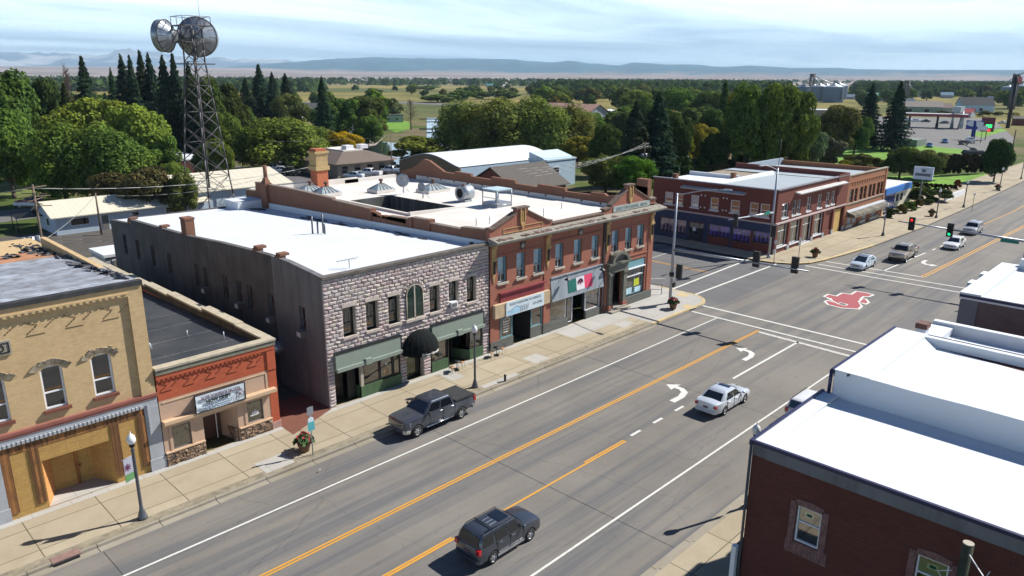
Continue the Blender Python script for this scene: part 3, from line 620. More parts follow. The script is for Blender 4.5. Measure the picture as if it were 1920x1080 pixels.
# ---- 1 boarded-up sand brick building
B1 = thing('boarded_brick_building', 'sand yellow brick building with boarded up shopfront and worn silver roof, at the left edge', 'building', (4, FY, 0))
W1 = Wall((0, FY + 0.16, 0), (1, 0, 0), (0, 1, 0))
wins = [(5.62, 6.62, 5.35, 7.66), (8.12, 9.12, 5.35, 7.66), (10.42, 11.42, 5.35, 7.66), (3.1, 4.1, 5.35, 7.66), (0.6, 1.6, 5.35, 7.66)]
mb = MB(); W1.holes(mb, -6, 12.62, 4.7, 10.45, wins, 0.22)
for a, b, c, d in wins:   # segmental heads closing the window corners
    pass
WF.box(mb, 12.62, 13.35, 4.7, 11.0, 0, 0.4); WF.box(mb, -6, 12.62, 10.45, 11.0, 0.0, 0.4)
dentils(mb, WF, -5, 12.55, 10.50, 10.60, -0.05, 0.0, 0.30, 0.5); WF.box(mb, -6, 12.6, 10.60, 10.68, -0.05, 0.0)
mb.box(-6, 13.349, FY + 1.7, 62, 0.15, 10.2); mb.box(13.05, 13.351, FY + 0.4, 58, 10.2, 10.9)
mb.build('wall', M_sand, B1)
mb = MB()
for k in range(9): mb.cut(); stairs_pattern(mb, W1, 12.2 - 0.95 - k * 1.72, 10.05, 0.9)
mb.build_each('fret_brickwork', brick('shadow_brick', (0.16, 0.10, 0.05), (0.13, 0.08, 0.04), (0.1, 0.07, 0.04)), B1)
mb = MB(); WF.box(mb, -6, 13.4, 10.98, 11.22, -0.09, 0.35); mb.build('roof_edge', plain('black_flashing', (0.03, 0.03, 0.032), 0.7, 0.3, 2, dirt=0.4, dirtcol=(0.1, 0.1, 0.1)), B1)
mb = MB(); mb.face([(-6, FY + 0.3, 11.2), (13.3, FY + 0.3, 11.2), (13.3, 53.0, 10.5), (-6, 53.0, 10.5)]); mb.build('roof', ribbed('silver_painted_felt', (0.34, 0.37, 0.42), 0.95, 1, 0.6, 0.05, var=0.3, depth=0.1, dirt=0.65, dirtcol=(0.13, 0.115, 0.105), duty=0.05), B1)
mb = MB(); mb.face([(-6, 53.0, 10.49), (13.3, 53.0, 10.49), (13.3, 57, 10.2), (-6, 57, 10.2)]); mb.build('bare_roof_boards', plain('bare_roof_deck', (0.42, 0.20, 0.10), 0.85, 0.2, 0.8, dirt=0.5, dirtcol=(0.2, 0.1, 0.06)), B1)
mb = MB()
for k in range(150):
    t = random.random(); y = 41.5 + t * 19; x = 13.0 - (0.2 + t * 1.2) * random.random() + random.uniform(-.1, .1); z = 11.15 - (y - 40.5) * 0.06; s = random.uniform(0.08, 0.33)
    if k > 115: x = random.uniform(2, 12); y = random.uniform(55, 61); z = 10.3
    a = random.uniform(0, 6.3); P = [(x + s * 1.6 * cos(a + q) * random.uniform(.6, 1), y + s * 2.2 * sin(a + q), z + random.uniform(-.05, s * .8)) for q in (0, 1.3, 2.9, 4.4)]
    mb.face(P); mb.face([P[0], P[2], (x, y, z + s * 0.9)])
mb.build('torn_roof_felt', plain('torn_felt', (0.06, 0.06, 0.068), 0.8, 0.9, 2, dirt=0.5, dirtcol=(0.25, 0.25, 0.27)), B1)
M_archst = plain('rubble_arch_stone', (0.30, 0.25, 0.18), 0.95, 0.45, 5, bmp=0.8)
for i, (a, b, c, d) in enumerate(wins):
    f = window(B1, W1, a, b, c, d, 0.14, M_wht, M_glassd, M_int, 0.09, 0.38, sill=0.16, sillm=M_brown)
    q = MB(); q.face([W1.p(a + .1, c + (d - c) * 0.42, 0.2), W1.p(b - .1, c + (d - c) * 0.42, 0.2), W1.p(b - .1, d - .1, 0.2), W1.p(a + .1, d - .1, 0.2)]); q.build('curtain', M_curt, f)
    q = MB(); cx = (a + b) / 2   # fan of rough voussoirs over the head, brick spandrels at the corners
    for k in range(13):
        t0 = pi * (0.13 + 0.74 * k / 13); t1 = pi * (0.13 + 0.74 * (k + 0.93) / 13); r0, r1 = 0.66, random.uniform(0.95, 1.16)
        z0 = d - 0.42; P = [W1.p(cx - r0 * cos(t), z0 + r0 * 0.72 * sin(t), -0.02) for t in (t0, t1)] + [W1.p(cx - r1 * cos(t), z0 + r1 * 0.72 * sin(t), -0.10) for t in (t1, t0)]
        q.hexa([P[0] + Vector((0, .2, 0)), P[1] + Vector((0, .2, 0)), P[2] + Vector((0, .2, 0)), P[3] + Vector((0, .2, 0))] + P)
    q.build('stone_arch', M_archst, f)
    q = MB()
    for sg in (-1, 1): q.ext([(cx + sg * 0.5, d + .002), (cx + sg * 0.5, d - 0.22), (cx + sg * 0.30, d - 0.07), (cx + sg * 0.05, d + .002)], 1, W1.p(0, 0, 0.01).y, W1.p(0, 0, 0.2).y)
    q.build('arch_spandrel', M_sand, f)
mb = MB(); WF.box(mb, -6, 13.4, 4.58, 4.74, -0.07, 0.3); WF.box(mb, -6, 13.38, 4.46, 4.58, -0.04, 0.3); mb.build('string_course', M_copper if False else plain('brownish_red_paint', (0.25, 0.09, 0.07), 0.8, 0.12), B1)
mb = MB(); WF.box(mb, -6, 13.36, 4.02, 4.46, 0.0, 0.3); WF.box(mb, 12.62, 13.37, 0.1, 4.02, -0.02, 0.4); WF.box(mb, 12.56, 13.41, 0.12, 0.85, -0.08, 0.4); WF.box(mb, 5.3, 5.78, 0.1, 4.02, -0.02, 0.4); WF.box(mb, 5.26, 5.82, 0.12, 0.85, -0.08, 0.4)
mb.build('grey_surround', M_pier, B1)
mb = MB(); dentils(mb, WF, -5, 12.6, 4.06, 4.22, -0.11, 0.0, 0.20, 0.62); mb.cut()
for k in range(14): WF.box(mb, 12.75, 12.88, 2.3 + k * 0.14, 2.38 + k * 0.14, -0.08, -0.02)
mb.build_each('dentil_row', M_pier, B1)
mb = MB(); WF.box(mb, 5.7, 12.62, 3.62, 4.02, 0.02, 0.2)
for x in (5.78, 7.02, 10.82, 12.2): mb.cut(); WF.box(mb, x, x + 0.42, 0.55 if x > 6 else 0.45, 3.62, -0.01, 0.2)
mb.build_each('stained_planks', M_plank, B1)
mb = MB()
WF.box(mb, 6.2, 7.5, 0.15, 3.66, 0.05, 0.2); WF.box(mb, 7.45, 10.83, 2.78, 3.66, 0.045, 0.2); WF.box(mb, 10.8, 12.62, 0.15, 3.66, 0.05, 0.2); WF.box(mb, 5.82, 6.2, 0.15, 3.66, 0.05, 0.2)
mb.face([WF.p(7.5, .16, .06), WF.p(8.15, .16, 1.5), WF.p(8.15, 2.85, 1.5), WF.p(7.5, 2.85, .06)], 1)
mb.face([WF.p(8.15, .16, 1.5), WF.p(10.1, .16, 1.5), WF.p(10.1, 2.85, 1.5), WF.p(8.15, 2.85, 1.5)])
mb.face([WF.p(10.1, .16, 1.5), WF.p(10.8, .16, .06), WF.p(10.8, 2.85, .06), WF.p(10.1, 2.85, 1.5)]); WF.box(mb, 7.5, 10.8, 2.85, 2.95, 0.15, 1.6)
mb.build('osb_boarding', [M_osb, M_osbo], B1)
mb = MB(); WF.box(mb, 9.25, 9.4, 0.18, 2.8, 1.40, 1.49); WF.box(mb, 9.3, 9.5, 1.15, 1.3, 1.36, 1.42); mb.build('door_batten', M_plank, B1)
mb = MB(); mb.face([WF.p(7.5, .17, .06), WF.p(10.8, .17, .06), WF.p(10.1, .17, 1.5), WF.p(8.15, .17, 1.5)]); mb.build('entry_step', M_walk2, B1)
mb = MB(); WF.box(mb, 4.9, 7.15, 8.72, 9.42, 0.06, 0.17); q = mb.build('name_stone', M_conc, B1)
mb = MB()
for a in ((4.98, 7.07, 9.28, 9.33), (4.98, 7.07, 8.81, 8.86), (7.02, 7.07, 8.86, 9.28)): WF.box(mb, a[0], a[1], a[2], a[3], 0.035, 0.07)
mb.build('inscription_frame', M_blkp, q)
text('inscription', 'RD', 0.46, WF.p(6.62, 8.91, 0.055), (1, 0, 0), (0, 0, 1), M_blkp, q, 0.012, sx=0.8, bold=0.012)
mb = MB(); mb.box(-8, 9, 62.1, 72, 0, 9.4, 0, 1); mb.box(-8, 9.1, 62.0, 62.35, 9.4, 10.1, 0); mb.box(8.8, 9.1, 62.35, 72, 9.4, 10.2, 0); mb.build('rear_wing', [plain('blue_grey_metal_wall', (0.14, 0.17, 0.22), 0.7, 0.15), M_black], B1)
# ---- 2 low orange brick saloon building
B2 = thing('low_brick_building', 'low orange brick saloon building with banner and flat black roof, squeezed between taller neighbours', 'building', (17, FY, 0))
mb = MB(); WF.holes(mb, 13.42, 20.52, 4.15, 5.72, [], 0.1); WF.box(mb, 19.98, 20.52, 0.6, 4.15, -0.02, 0.3); WF.box(mb, 19.98, 20.52, 4.15, 5.45, -0.07, -0.002); WF.box(mb, 13.42, 20.52, 5.45, 5.72, -0.1, 0.3); dentils(mb, WF, 13.5, 19.9, 5.34, 5.45, -0.09, 0.0, 0.26, 0.5)
mb.box(20.1, 20.5, FY + .3, 74, 0, 5.2); mb.box(13.42, 20.5, 73.7, 74, 0, 5.2)
mb.build('wall', M_red, B2)
mb = MB()
for k in range(5): mb.cut(); stairs_pattern(mb, WF, 18.65 - k * 1.28, 5.15, 0.68)
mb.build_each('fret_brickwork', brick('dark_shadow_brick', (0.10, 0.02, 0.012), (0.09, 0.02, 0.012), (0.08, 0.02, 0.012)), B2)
mb = MB(); WF.box(mb, 13.42, 20.56, 5.72, 6.02, -0.14, 0.3); mb.build('parapet_band', plain('mossy_concrete', (0.20, 0.20, 0.15), 0.95, 0.2, 2, dirt=0.6, dirtcol=(0.3, 0.17, 0.12)), B2)
mb = MB(); WF.box(mb, 13.42, 20.6, 6.02, 6.14, -0.2, 0.4)
ys = [40.9, 44.5, 49.5, 51, 55.5, 60, 64.5, 69.5, 74]; zs = [6.14, 6.2, 6.0, 5.98, 5.85, 5.72, 5.6, 5.48]
for i in range(8): mb.box(20.0, 20.62, ys[i], ys[i + 1], zs[i] - 0.14, zs[i])
mb.build('coping', plain('pale_concrete_coping', (0.42, 0.37, 0.28), 0.9, 0.12, 2, dirt=0.3), B2)
mb = MB()
for i in range(8): mb.box(20.12, 20.5, ys[i], ys[i + 1], 4.8, zs[i] - 0.14)
mb.build('side_parapet', plain('dark_tarred_parapet', (0.06, 0.05, 0.045), 0.9, 0.4, 1.2), B2)
def roof_strips():
    m, nt, b = nmat('black_roll_roof'); v = uvn(nt); s = N(nt, 'ShaderNodeSeparateXYZ', {0: v}).outputs[1]
    fr = N(nt, 'ShaderNodeMath', {0: N(nt, 'ShaderNodeMath', {0: s, 1: 1 / 2.9}, operation='MULTIPLY').outputs[0]}, operation='FRACT').outputs[0]
    l = N(nt, 'ShaderNodeMath', {0: mrange(nt, fr, 0.0, 0.03, 1, 0), 1: mrange(nt, noise(nt, v, 4, 4), 0.35, 0.6)}, operation='MULTIPLY').outputs[0]
    c = mixc(nt, mrange(nt, noise(nt, v, 0.4, 6), 0.35, 0.7), (0.028, 0.032, 0.037), (0.055, 0.058, 0.062)); c = mixc(nt, l, c, (0.30, 0.30, 0.30))
    nt.links.new(c, b.inputs['Base Color']); b.inputs['Roughness'].default_value = 0.6; return m
mb = MB(); mb.face([(13.38, FY + .3, 5.62), (20.15, FY + .3, 5.62), (20.15, 73.8, 4.75), (13.38, 73.8, 4.75)]); mb.build('roof', roof_strips(), B2)
mb = MB()
holes = [(13.92, 14.98, 1.02, 2.45), (18.42, 19.46, 1.08, 2.47), (15.72, 17.82, 0.1, 2.42)]
WF.holes(mb, 13.42, 19.98, 0.1, 4.15, holes, 0.12)
for h in holes[:2]:   # flat raised surrounds
    WF.box(mb, h[0] - .16, h[0], h[2] - .16, h[3] + .16, -0.04, 0); WF.box(mb, h[1], h[1] + .16, h[2] - .16, h[3] + .16, -0.04, 0); WF.box(mb, h[0], h[1], h[2] - .16, h[2], -0.04, 0); WF.box(mb, h[0], h[1], h[3], h[3] + .16, -0.04, 0)
mb.face([WF.p(15.72, .1, .12), WF.p(15.9, .1, 1.7), WF.p(15.9, 2.42, 1.7), WF.p(15.72, 2.42, .12)]); mb.face([WF.p(17.82, .1, .12), WF.p(17.4, .1, 1.7), WF.p(17.4, 2.42, 1.7), WF.p(17.82, 2.42, .12)]); mb.face([WF.p(15.72, 2.42, .1), WF.p(17.82, 2.42, .1), WF.p(17.4, 2.42, 1.7), WF.p(15.9, 2.42, 1.7)])
mb.build('stucco_front', M_stucco, B2)
mb = MB(); WF.box(mb, 13.44, 20.3, 2.78, 2.98, -0.42, 0); WF.box(mb, 13.44, 19.95, 2.62, 2.78, -0.2, 0); WF.box(mb, 13.6, 19.85, 3.98, 4.04, -0.035, 0); WF.box(mb, 19.79, 19.85, 3.0, 3.98, -0.035, 0); WF.box(mb, 13.44, 15.7, .93, 1.0, -0.16, 0); WF.box(mb, 17.85, 19.98, .93, 1.0, -0.16, 0)
mb.build('ledge', M_stucco2, B2)
for h, lg in ((holes[0], 0), (holes[1], 1)):
    f = window(B2, WF, h[0], h[1], h[2], h[3], 0.08, M_gry, M_glassd, plain('olive_interior', (0.05, 0.055, 0.025), 0.9, 0.4, 2), 0.05, 0)
    if lg:
        q = MB(); c = WF.p((h[0] + h[1]) / 2, 1.6, 0.06)
        for k in range(3): q.ext([(c.x - .24 + k * .14, 1.55), (c.x - .02 + k * .14, 1.55), (c.x - .12 + k * .13, 1.86 - abs(k - 1) * .1)], 1, c.y - .004 * k, c.y - .004 * k + .003)
        q.box(c.x - .3, c.x + .3, c.y, c.y + .003, 1.45, 1.52); q.build('window_decal', M_wht, f)
    else:
        q = MB(); WF.box(q, 14.3, 14.72, 1.75, 2.05, 0.1, 0.12); q.build('window_notice', M_gry, f)
def rubble(mb, w, u0, u1, v0, v1, d, s=0.22, h=0.1):
    v = v0
    while v < v1 - 0.02:
        hh = min(h * random.uniform(0.6, 1.3), v1 - v); u = u0
        while u < u1 - 0.02:
            l = min(s * random.uniform(0.5, 1.6), u1 - u); dd = d - random.uniform(0.0, 0.07)
            P = [w.p(u + .006, v + .006, d + .08), w.p(u + l - .006, v + .006, d + .08), w.p(u + l - .006, v + hh - .006, d + .08), w.p(u + .006, v + hh - .006, d + .08)]
            Q = [w.p(u + .02, v + .015, dd), w.p(u + l - .02, v + .02, dd - random.uniform(-.02, .02)), w.p(u + l - .02, v + hh - .015, dd), w.p(u + .02, v + hh - .02, dd + .01)]
            mb.hexa(P + Q, random.choice((0, 0, 1, 2))); u += l
        v += hh
mb = MB(); rubble(mb, WF, 13.44, 15.7, 0.12, 0.93, -0.10); mb.cut(); rubble(mb, WF, 17.86, 19.98, 0.12, 0.93, -0.10)
mb.cut(); WS = Wall((17.62, FY, 0), (0, 1, 0), (1, 0, 0)); rubble(mb, WS, 0.0, 1.6, 0.12, 0.93, 0.0)
mb.build_each('stone_veneer', [plain('brown_field_stone', (0.26, 0.17, 0.11), 0.9, 0.3, 5), plain('tan_field_stone', (0.40, 0.29, 0.20), 0.9, 0.3, 5), plain('dark_field_stone', (0.14, 0.10, 0.08), 0.9, 0.3, 5)], B2)
mb = MB(); WF.box(mb, 19.95, 20.56, 0.12, 0.62, -0.08, 0.2); mb.build('pink_plinth', plain('pinkish_plinth', (0.40, 0.24, 0.20), 0.9, 0.2, 4), B2)
mb = MB(); WF.box(mb, 15.95, 17.35, 0.15, 2.35, 1.5, 1.56, 1); d_ = mb.build('door', [M_wht, plain('brown_door_wood', (0.07, 0.028, 0.015), 0.6, 0.3)], B2)
mb = MB(); WF.box(mb, 17.0, 17.05, 0.15, 2.4, 1.3, 1.34); mb.build('door_edge', M_wht, d_)
bn = MB(); nx, nzz = 28, 10; bw = MB(); P = []
for j in range(nzz + 1):
    for i in range(nx + 1):
        u, v = i / nx, j / nzz; wv = 0.05 * sin((u + v * 0.9) * 15) * max(0, 0.55 - u) * (1.3 - v) + 0.03 * sin(u * 9 - v * 4) * (1 - v)
        P.append((15.26 + u * 2.93, FY - 0.46 + wv, 2.98 + v * 1.02 + 0.02 * u))
n0 = len(bn.v); bn.v += P
for j in range(nzz):
    for i in range(nx): a = n0 + j * (nx + 1) + i; bn.f.append((a, a + 1, a + nx + 2, a + nx + 1)); bn.m.append(0); bn.sm.append(True)
WB = Wall((0, FY - 0.44, 0), (1, 0, 0), (0, 1, 0))
for a in ((15.2, 18.25, 2.94, 2.98), (15.2, 18.25, 4.02, 4.06), (15.2, 15.25, 2.98, 4.02), (18.2, 18.25, 2.98, 4.02)): WB.box(bn, *a, -0.03, 0.03, 1)
for x in (15.4, 18.05): WB.box(bn, x, x + .04, 3.1, 3.9, 0.03, 0.44, 1)
BN = bn.build('banner', [plain('pale_banner_vinyl', (0.60, 0.68, 0.74), 0.45, 0.05, 2), M_blkp], label='pale blue saloon banner reading NOW OPEN on the low orange brick building', cat='banner')
M_plum = plain('plum_lettering', (0.10, 0.05, 0.10), 0.7); M_black2 = plain('black_lettering', (0.01, 0.01, 0.015), 0.6); M_blulet = plain('faint_blue_lettering', (0.16, 0.22, 0.33), 0.7)
text('lettering', 'SILVER HORSESHOE SALOON', 0.255, (16.72, FY - 0.53, 3.72), (1, 0, 0.012), (0, 0, 1), M_plum, BN, 0.004, sx=0.70, bold=0.008)
text('lettering', 'NOW OPEN', 0.25, (16.55, FY - 0.53, 3.46), (1, 0, 0.02), (0, 0, 1), M_black2, BN, 0.004, sx=1.05, bold=0.012)
for i, s_ in enumerate(('Lunch and dinner', 'Thursday to Sunday', 'Come on in')): text('lettering', s_, 0.15, (16.5, FY - 0.53, 3.30 - i * 0.12), (1, 0, 0.02), (0, 0, 1), M_blulet, BN, 0.003, sx=0.8) if i < 0 else None
mb = MB()
for r, yy in ((1.95, 3.30), (1.7, 3.17), (1.5, 3.05)):
    x = 16.5 - r / 2
    while x < 16.5 + r / 2: l = random.uniform(.07, .22); mb.box(x, min(x + l, 16.5 + r / 2), FY - .535, FY - .53, yy, yy + .055); x += l + .05
mb.build('small_print', M_blulet, BN)
mb = MB(); mb.lathe((17.86, FY - .535, 3.42), [(0.20, 0), (0.235, 0), (0.235, .004), (0.20, .004), (0.20, 0)], 20, 0, 'Y'); mb.lathe((17.86, FY - .53, 3.42), [(0.0, 0), (0.03, -.004)], 6, 0, 'Y')
mb.ext([(17.76, 3.30), (17.82, 3.30), (17.86, 3.42), (17.90, 3.30), (17.97, 3.30), (17.88, 3.55), (17.84, 3.55)], 1, FY - .536, FY - .531); mb.ext([(17.70, 3.66), (17.74, 3.74), (17.80, 3.70), (17.86, 3.78), (17.92, 3.71), (17.99, 3.75), (18.0, 3.64), (17.86, 3.67)], 1, FY - .536, FY - .531)
mb.build('badge', M_plum, BN)
# roof clutter on the low building
mb = MB(); mb.lathe((0, 0, 0), [(0.02, 0.1), (0.25, 0.14), (0.42, 0.24), (0.42, 0.26), (0.25, 0.16), (0.02, 0.12)], 18, 0, 'X'); mb.tube([(0.1, 0, -.3), (.55, .0, .05)], .02); mb.tube([(-.15, 0, -.6), (0.1, 0, 0)], .03); mb.cyl((.5, 0, .02), (.6, 0, .1), .05)
mb.xf(Matrix.Translation((14.2, 44.2, 6.1)) @ Matrix.Rotation(0.7, 4, 'Z')); mb.tube([(14.1, 44.1, 5.4), (14.1, 44.1, 5.95)], .03)
mb.build('satellite_dish', M_steel, label='small grey satellite dish on the flat black roof beside the sand brick wall', cat='satellite dish')
mb = MB()
for (x, y, h) in ((17.6, 46.2, .5), (19.0, 44.0, .6), (16.5, 52.5, .3)): mb = MB(); mb.tube([(x, y, 5.2), (x, y, 5.45 + h)], .035); mb.build('vent_pipe', M_steel, label='thin grey vent pipe standing on the flat black roof', cat='vent pipe', group='vent pipes on the flat black roof')
# ---- alley between
mb = MB(); mb.face([(20.52, 38.9, .158), (24.2, 40.4, .158), (24.2, 44, .158), (20.52, 44, .158)]); mb.build('alley_paving', brick('brick_paving', (0.22, 0.09, 0.06), (0.17, 0.07, 0.05), (0.1, 0.06, 0.05), .2, .1), kind='structure')
mb = MB(); mb.box(20.52, 24.3, 44, 80, 0, 0.06); mb.build('alley_floor', M_alley, kind='structure')
# ---- 3 rock-faced stone building
B3 = thing('stone_building', 'rock faced stone building with arched middle window, grey side wall and bright white flat roof', 'building', (31.7, FY, 0))
swin = [(25.62, 26.58, 4.86, 6.92), (27.46, 28.42, 4.86, 6.92), (29.32, 30.26, 4.86, 6.92), (33.05, 33.95, 4.9, 6.92), (34.92, 35.82, 4.9, 6.92), (36.74, 37.64, 4.9, 6.92)]
arch = (30.86, 32.36, 4.86, 6.62)
shop = [(24.72, 30.2, 0.0, 3.9), (33.0, 38.35, 0.0, 3.9), (30.75, 32.3, 0.0, 2.75)]
WSt = Wall((0, FY + 0.10, 0), (1, 0, 0), (0, 1, 0))
mb = MB(); WSt.holes(mb, 24.2, 39.08, 0.1, 9.1, swin + [arch] + shop, 0.35, 0, 1)
cxa = (arch[0] + arch[1]) / 2; rad = 0.75
mb.build('wall', [M_mort, M_stone], B3)
def blockface(mb, w, u0, u1, v0, v1):
    j = lambda s: random.uniform(-s, s)
    g = .003; P = [w.p(u0 + g, v0 + g, .02), w.p(u1 - g, v0 + g, .02), w.p(u1 - g, v1 - g, .02), w.p(u0 + g, v1 - g, .02)]
    q = min(.05, (u1 - u0) * .25); Q = [w.p(u0 + q + j(.01), v0 + q, -.045 - j(.02)), w.p(u1 - q, v0 + q + j(.01), -.045 - j(.02)), w.p(u1 - q + j(.01), v1 - q, -.06 - j(.03)), w.p(u0 + q, v1 - q + j(.01), -.06 - j(.03))]
    c = w.p((u0 + u1) / 2 + j((u1 - u0) * .25), (v0 + v1) / 2 + j(.06), -.075 - j(.03)); m = random.choice((0, 0, 1, 2))
    for i in range(4):
        k = (i + 1) % 4; mb.face([P[i], P[k], Q[k], Q[i]], m); mb.face([Q[i], Q[k], c], m)
mb = MB(); v = 0.12; row = 0
WSb = Wall((0, FY + 0.08, 0), (1, 0, 0), (0, 1, 0))
while v < 9.0:
    h = 0.255; h = min(h * random.uniform(.93, 1.07), 9.1 - v); occ = []
    for a, b, c, d in swin + shop + [arch]:
        if v + h > c + 0.02 and v < d - 0.02: occ.append((a, b))
    if v + h > 6.62 and v < 7.5:
        dz = max(0, min(v, v + h) - 6.62); r = 1.12; hw = math.sqrt(max(0, r * r - dz * dz)); hw and occ.append((cxa - hw, cxa + hw))
    occ.sort(); free = []; u = 24.2
    for a, b in occ:
        if a > u: free.append((u, a))
        u = max(u, b)
    if u < 39.08: free.append((u, 39.08))
    for a, b in free:
        n = max(1, round((b - a) / 0.52)); cuts = [a + (b - a) * k / n for k in range(n + 1)]
        for k in range(1, n): cuts[k] += (0.5 * (row % 2) - 0.25) * (b - a) / n * 0.9 + random.uniform(-.05, .05)
        for k in range(n): blockface(mb, WSb, cuts[k], cuts[k + 1], v, v + h)
    v += h; row += 1
for k in range(11):   # voussoirs
    t0 = pi * k / 11; t1 = pi * (k + 1) / 11; r0, r1 = .77, 1.14
    P = [WSb.p(cxa - r * cos(t), 6.62 + r * sin(t), .02) for r, t in ((r0, t0 + .02), (r0, t1 - .02), (r1, t1 - .02), (r1, t0 + .02))]; c = WSb.p(cxa - .95 * cos((t0 + t1) / 2), 6.62 + .95 * sin((t0 + t1) / 2), -.13)
    for i in range(4): mb.face([P[i], P[(i + 1) % 4], c], k % 3)
M_bl2 = plain('pinkish_rock_face', (0.46, 0.365, 0.35), 0.95, 0.25, 4, bmp=0.8, dirt=0.4, dirtcol=(0.2, 0.14, 0.14)); M_bl3 = plain('cream_rock_face', (0.52, 0.455, 0.40), 0.95, 0.2, 4, bmp=0.8, dirt=0.3, dirtcol=(0.3, 0.24, 0.2)); M_bl1 = plain('grey_rock_face', (0.48, 0.42, 0.405), 0.95, 0.2, 4, bmp=0.5, dirt=0.3, dirtcol=(0.24, 0.19, 0.19))
mb.build('stone_blocks', [M_bl1, M_bl2, M_bl3], B3)
# arched window: fill the corners of the square opening, door-like green leaves inside
mb = MB()
for sg in (-1, 1):
    pts = [(cxa + sg * rad, 6.62)] + [(cxa + sg * rad * cos(t), 6.62 + rad * sin(t)) for t in [pi / 2 * k / 8 for k in range(1, 9)]] + [(cxa, 6.62 + 1.0), (cxa + sg * 1.0, 6.62 + 1.0), (cxa + sg * 1.0, 6.62)]
    pass
pts = [(cxa - rad, 6.62)] + [(cxa - rad * cos(t), 6.62 + rad * sin(t)) for t in [pi * k / 14 for k in range(1, 15)]]
for i in range(len(pts) - 1): mb.face([(pts[i][0], FY + .02, pts[i][1]), (pts[i + 1][0], FY + .02, pts[i + 1][1]), (pts[i + 1][0], FY + .30, pts[i + 1][1]), (pts[i][0], FY + .30, pts[i][1])])
mb.build('arch_soffit', M_stone, B3)
q = MB(); q.face([(x, FY - .012, z) for x, z in [(cxa - rad, 4.88)] + pts[0:] + [(cxa + rad, 4.88)]][::-1]); g_ = MB()
fr = MB(); WF.box(fr, cxa - .09, cxa + .03, 4.88, 7.34, -.05, 0.02); WF.box(fr, cxa - rad, cxa + rad, 4.86, 4.93, -.05, .02)
for i in range(len(pts) - 1): fr.tube([(pts[i][0], FY - .02, pts[i][1]), (pts[i + 1][0], FY - .02, pts[i + 1][1])], .04, 4)
for sg in (-1, 1): fr.tube([(cxa + sg * rad, FY - .02, 4.88), (cxa + sg * rad, FY - .02, 6.62)], .04, 4)
F_ = fr.build('arched_window', M_stone, B3); q.build('pane', [plain('dark_green_glass', (0.010, 0.03, 0.022), 0.12, 0.4, 3, coat=0.4)], F_)
mb = MB(); WF.box(mb, cxa - .9, cxa + .9, 4.68, 4.86, -.14, .1); mb.build('sill', M_bl3, F_)
M_rgr = plain('dark_sash', (0.015, 0.025, 0.02), 0.5)
for i, (a, b, c, d) in enumerate(swin):
    f = window(B3, WSt, a, b, c, d, 0.30, M_rgr, M_glassd, M_int, 0.07, 0.42, sill=0.16, sillm=M_bl3)
    q = MB(); q.face([WSt.p(b - .004, c, .02), WSt.p(b - .004, c, .3), WSt.p(b - .004, d, .3), WSt.p(b - .004, d, .02)]); q.build('reveal', M_stone, f)
    q = MB(); WSt.box(q, a - .08, b + .1, d, d + .24, -.12, .05); q.build('lintel', M_bl3, f)
    q = MB(); um = a + .38
    for e in ((um, um + .36, d - .42, d - .38), (um, um + .36, c + .75, c + .79), (um, um + .04, c + .75, d - .4), (um + .32, um + .36, c + .75, d - .4)): WSt.box(q, *e, .26, .275)
    q.build('sash_bars', M_stone, f)
mb = MB(); WSt.box(mb, 34.98, 35.62, 4.86, 5.3, -.25, .3); ac = mb.build('air_conditioner', M_wht, label='white window air conditioner in the upper stone facade window, second from the right', cat='air conditioner')
mb = MB(); WSt.box(mb, 35.05, 35.5, 4.93, 5.22, -.27, -.25); mb.build('grille', M_gry, ac)
mb = MB(); WF.box(mb, 24.15, 39.08, 9.1, 9.28, -.10, .45); mb.build('coping', plain('dark_stained_coping', (0.13, 0.115, 0.10), 0.95, 0.3, 1.5, bmp=.5, dirt=.5), B3)
# roof and side walls
tops = [(40.6, 9.26), (44.9, 9.62), (49.3, 9.60), (55, 9.3), (60.3, 8.95), (67, 8.72), (74.0, 8.48), (74.01, 8.1), (79.6, 7.72)]
zr = lambda y: 9.2 - (y - 40.5) * 0.0375
mb = MB(); k = 0
def sidewall(mb, x0, x1, T, y0, y1, m):
    pts = [(y, z) for y, z in T if y0 < y < y1]
    f = lambda y: next((T[i][1] + (T[i + 1][1] - T[i][1]) * (y - T[i][0]) / max(1e-6, T[i + 1][0] - T[i][0]) for i in range(len(T) - 1) if T[i][0] <= y <= T[i + 1][0]), T[-1][1])
    poly = [(y0, 0.0), (y1, 0.0), (y1, f(y1))] + pts[::-1] + [(y0, f(y0))]
    mb.ext(poly, 0, x0, x1, m)
ywins = [43.35, 47.6, 50.75, 52.45, 54.75, 58.3, 59.95, 65.5, 69.2, 72.9, 76.2]
WX = Wall((24.2, 0, 0), (0, 1, 0), (1, 0, 0))
mb = MB(); H = [(y - .42, y + .42, 4.75, 6.72) for y in ywins]
zt = 7.3; H1 = [h for h in H if h[1] < 47.9]; H2 = [h for h in H if h[0] > 47.9] 
H1 = [h for h in H if h[1] < 47]; H2 = [h for h in H if h[0] > 47]
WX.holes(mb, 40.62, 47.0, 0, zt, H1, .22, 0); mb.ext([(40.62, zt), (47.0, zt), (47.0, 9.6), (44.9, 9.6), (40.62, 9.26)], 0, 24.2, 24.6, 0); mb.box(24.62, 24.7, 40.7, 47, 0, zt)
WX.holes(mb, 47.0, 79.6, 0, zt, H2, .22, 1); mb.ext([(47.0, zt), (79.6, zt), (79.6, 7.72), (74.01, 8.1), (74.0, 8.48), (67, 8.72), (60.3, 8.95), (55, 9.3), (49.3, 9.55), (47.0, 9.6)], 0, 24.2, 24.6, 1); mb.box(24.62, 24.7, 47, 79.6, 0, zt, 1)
mb.box(24.7, 39.0, 79.3, 79.6, 0, 7.7, 1)
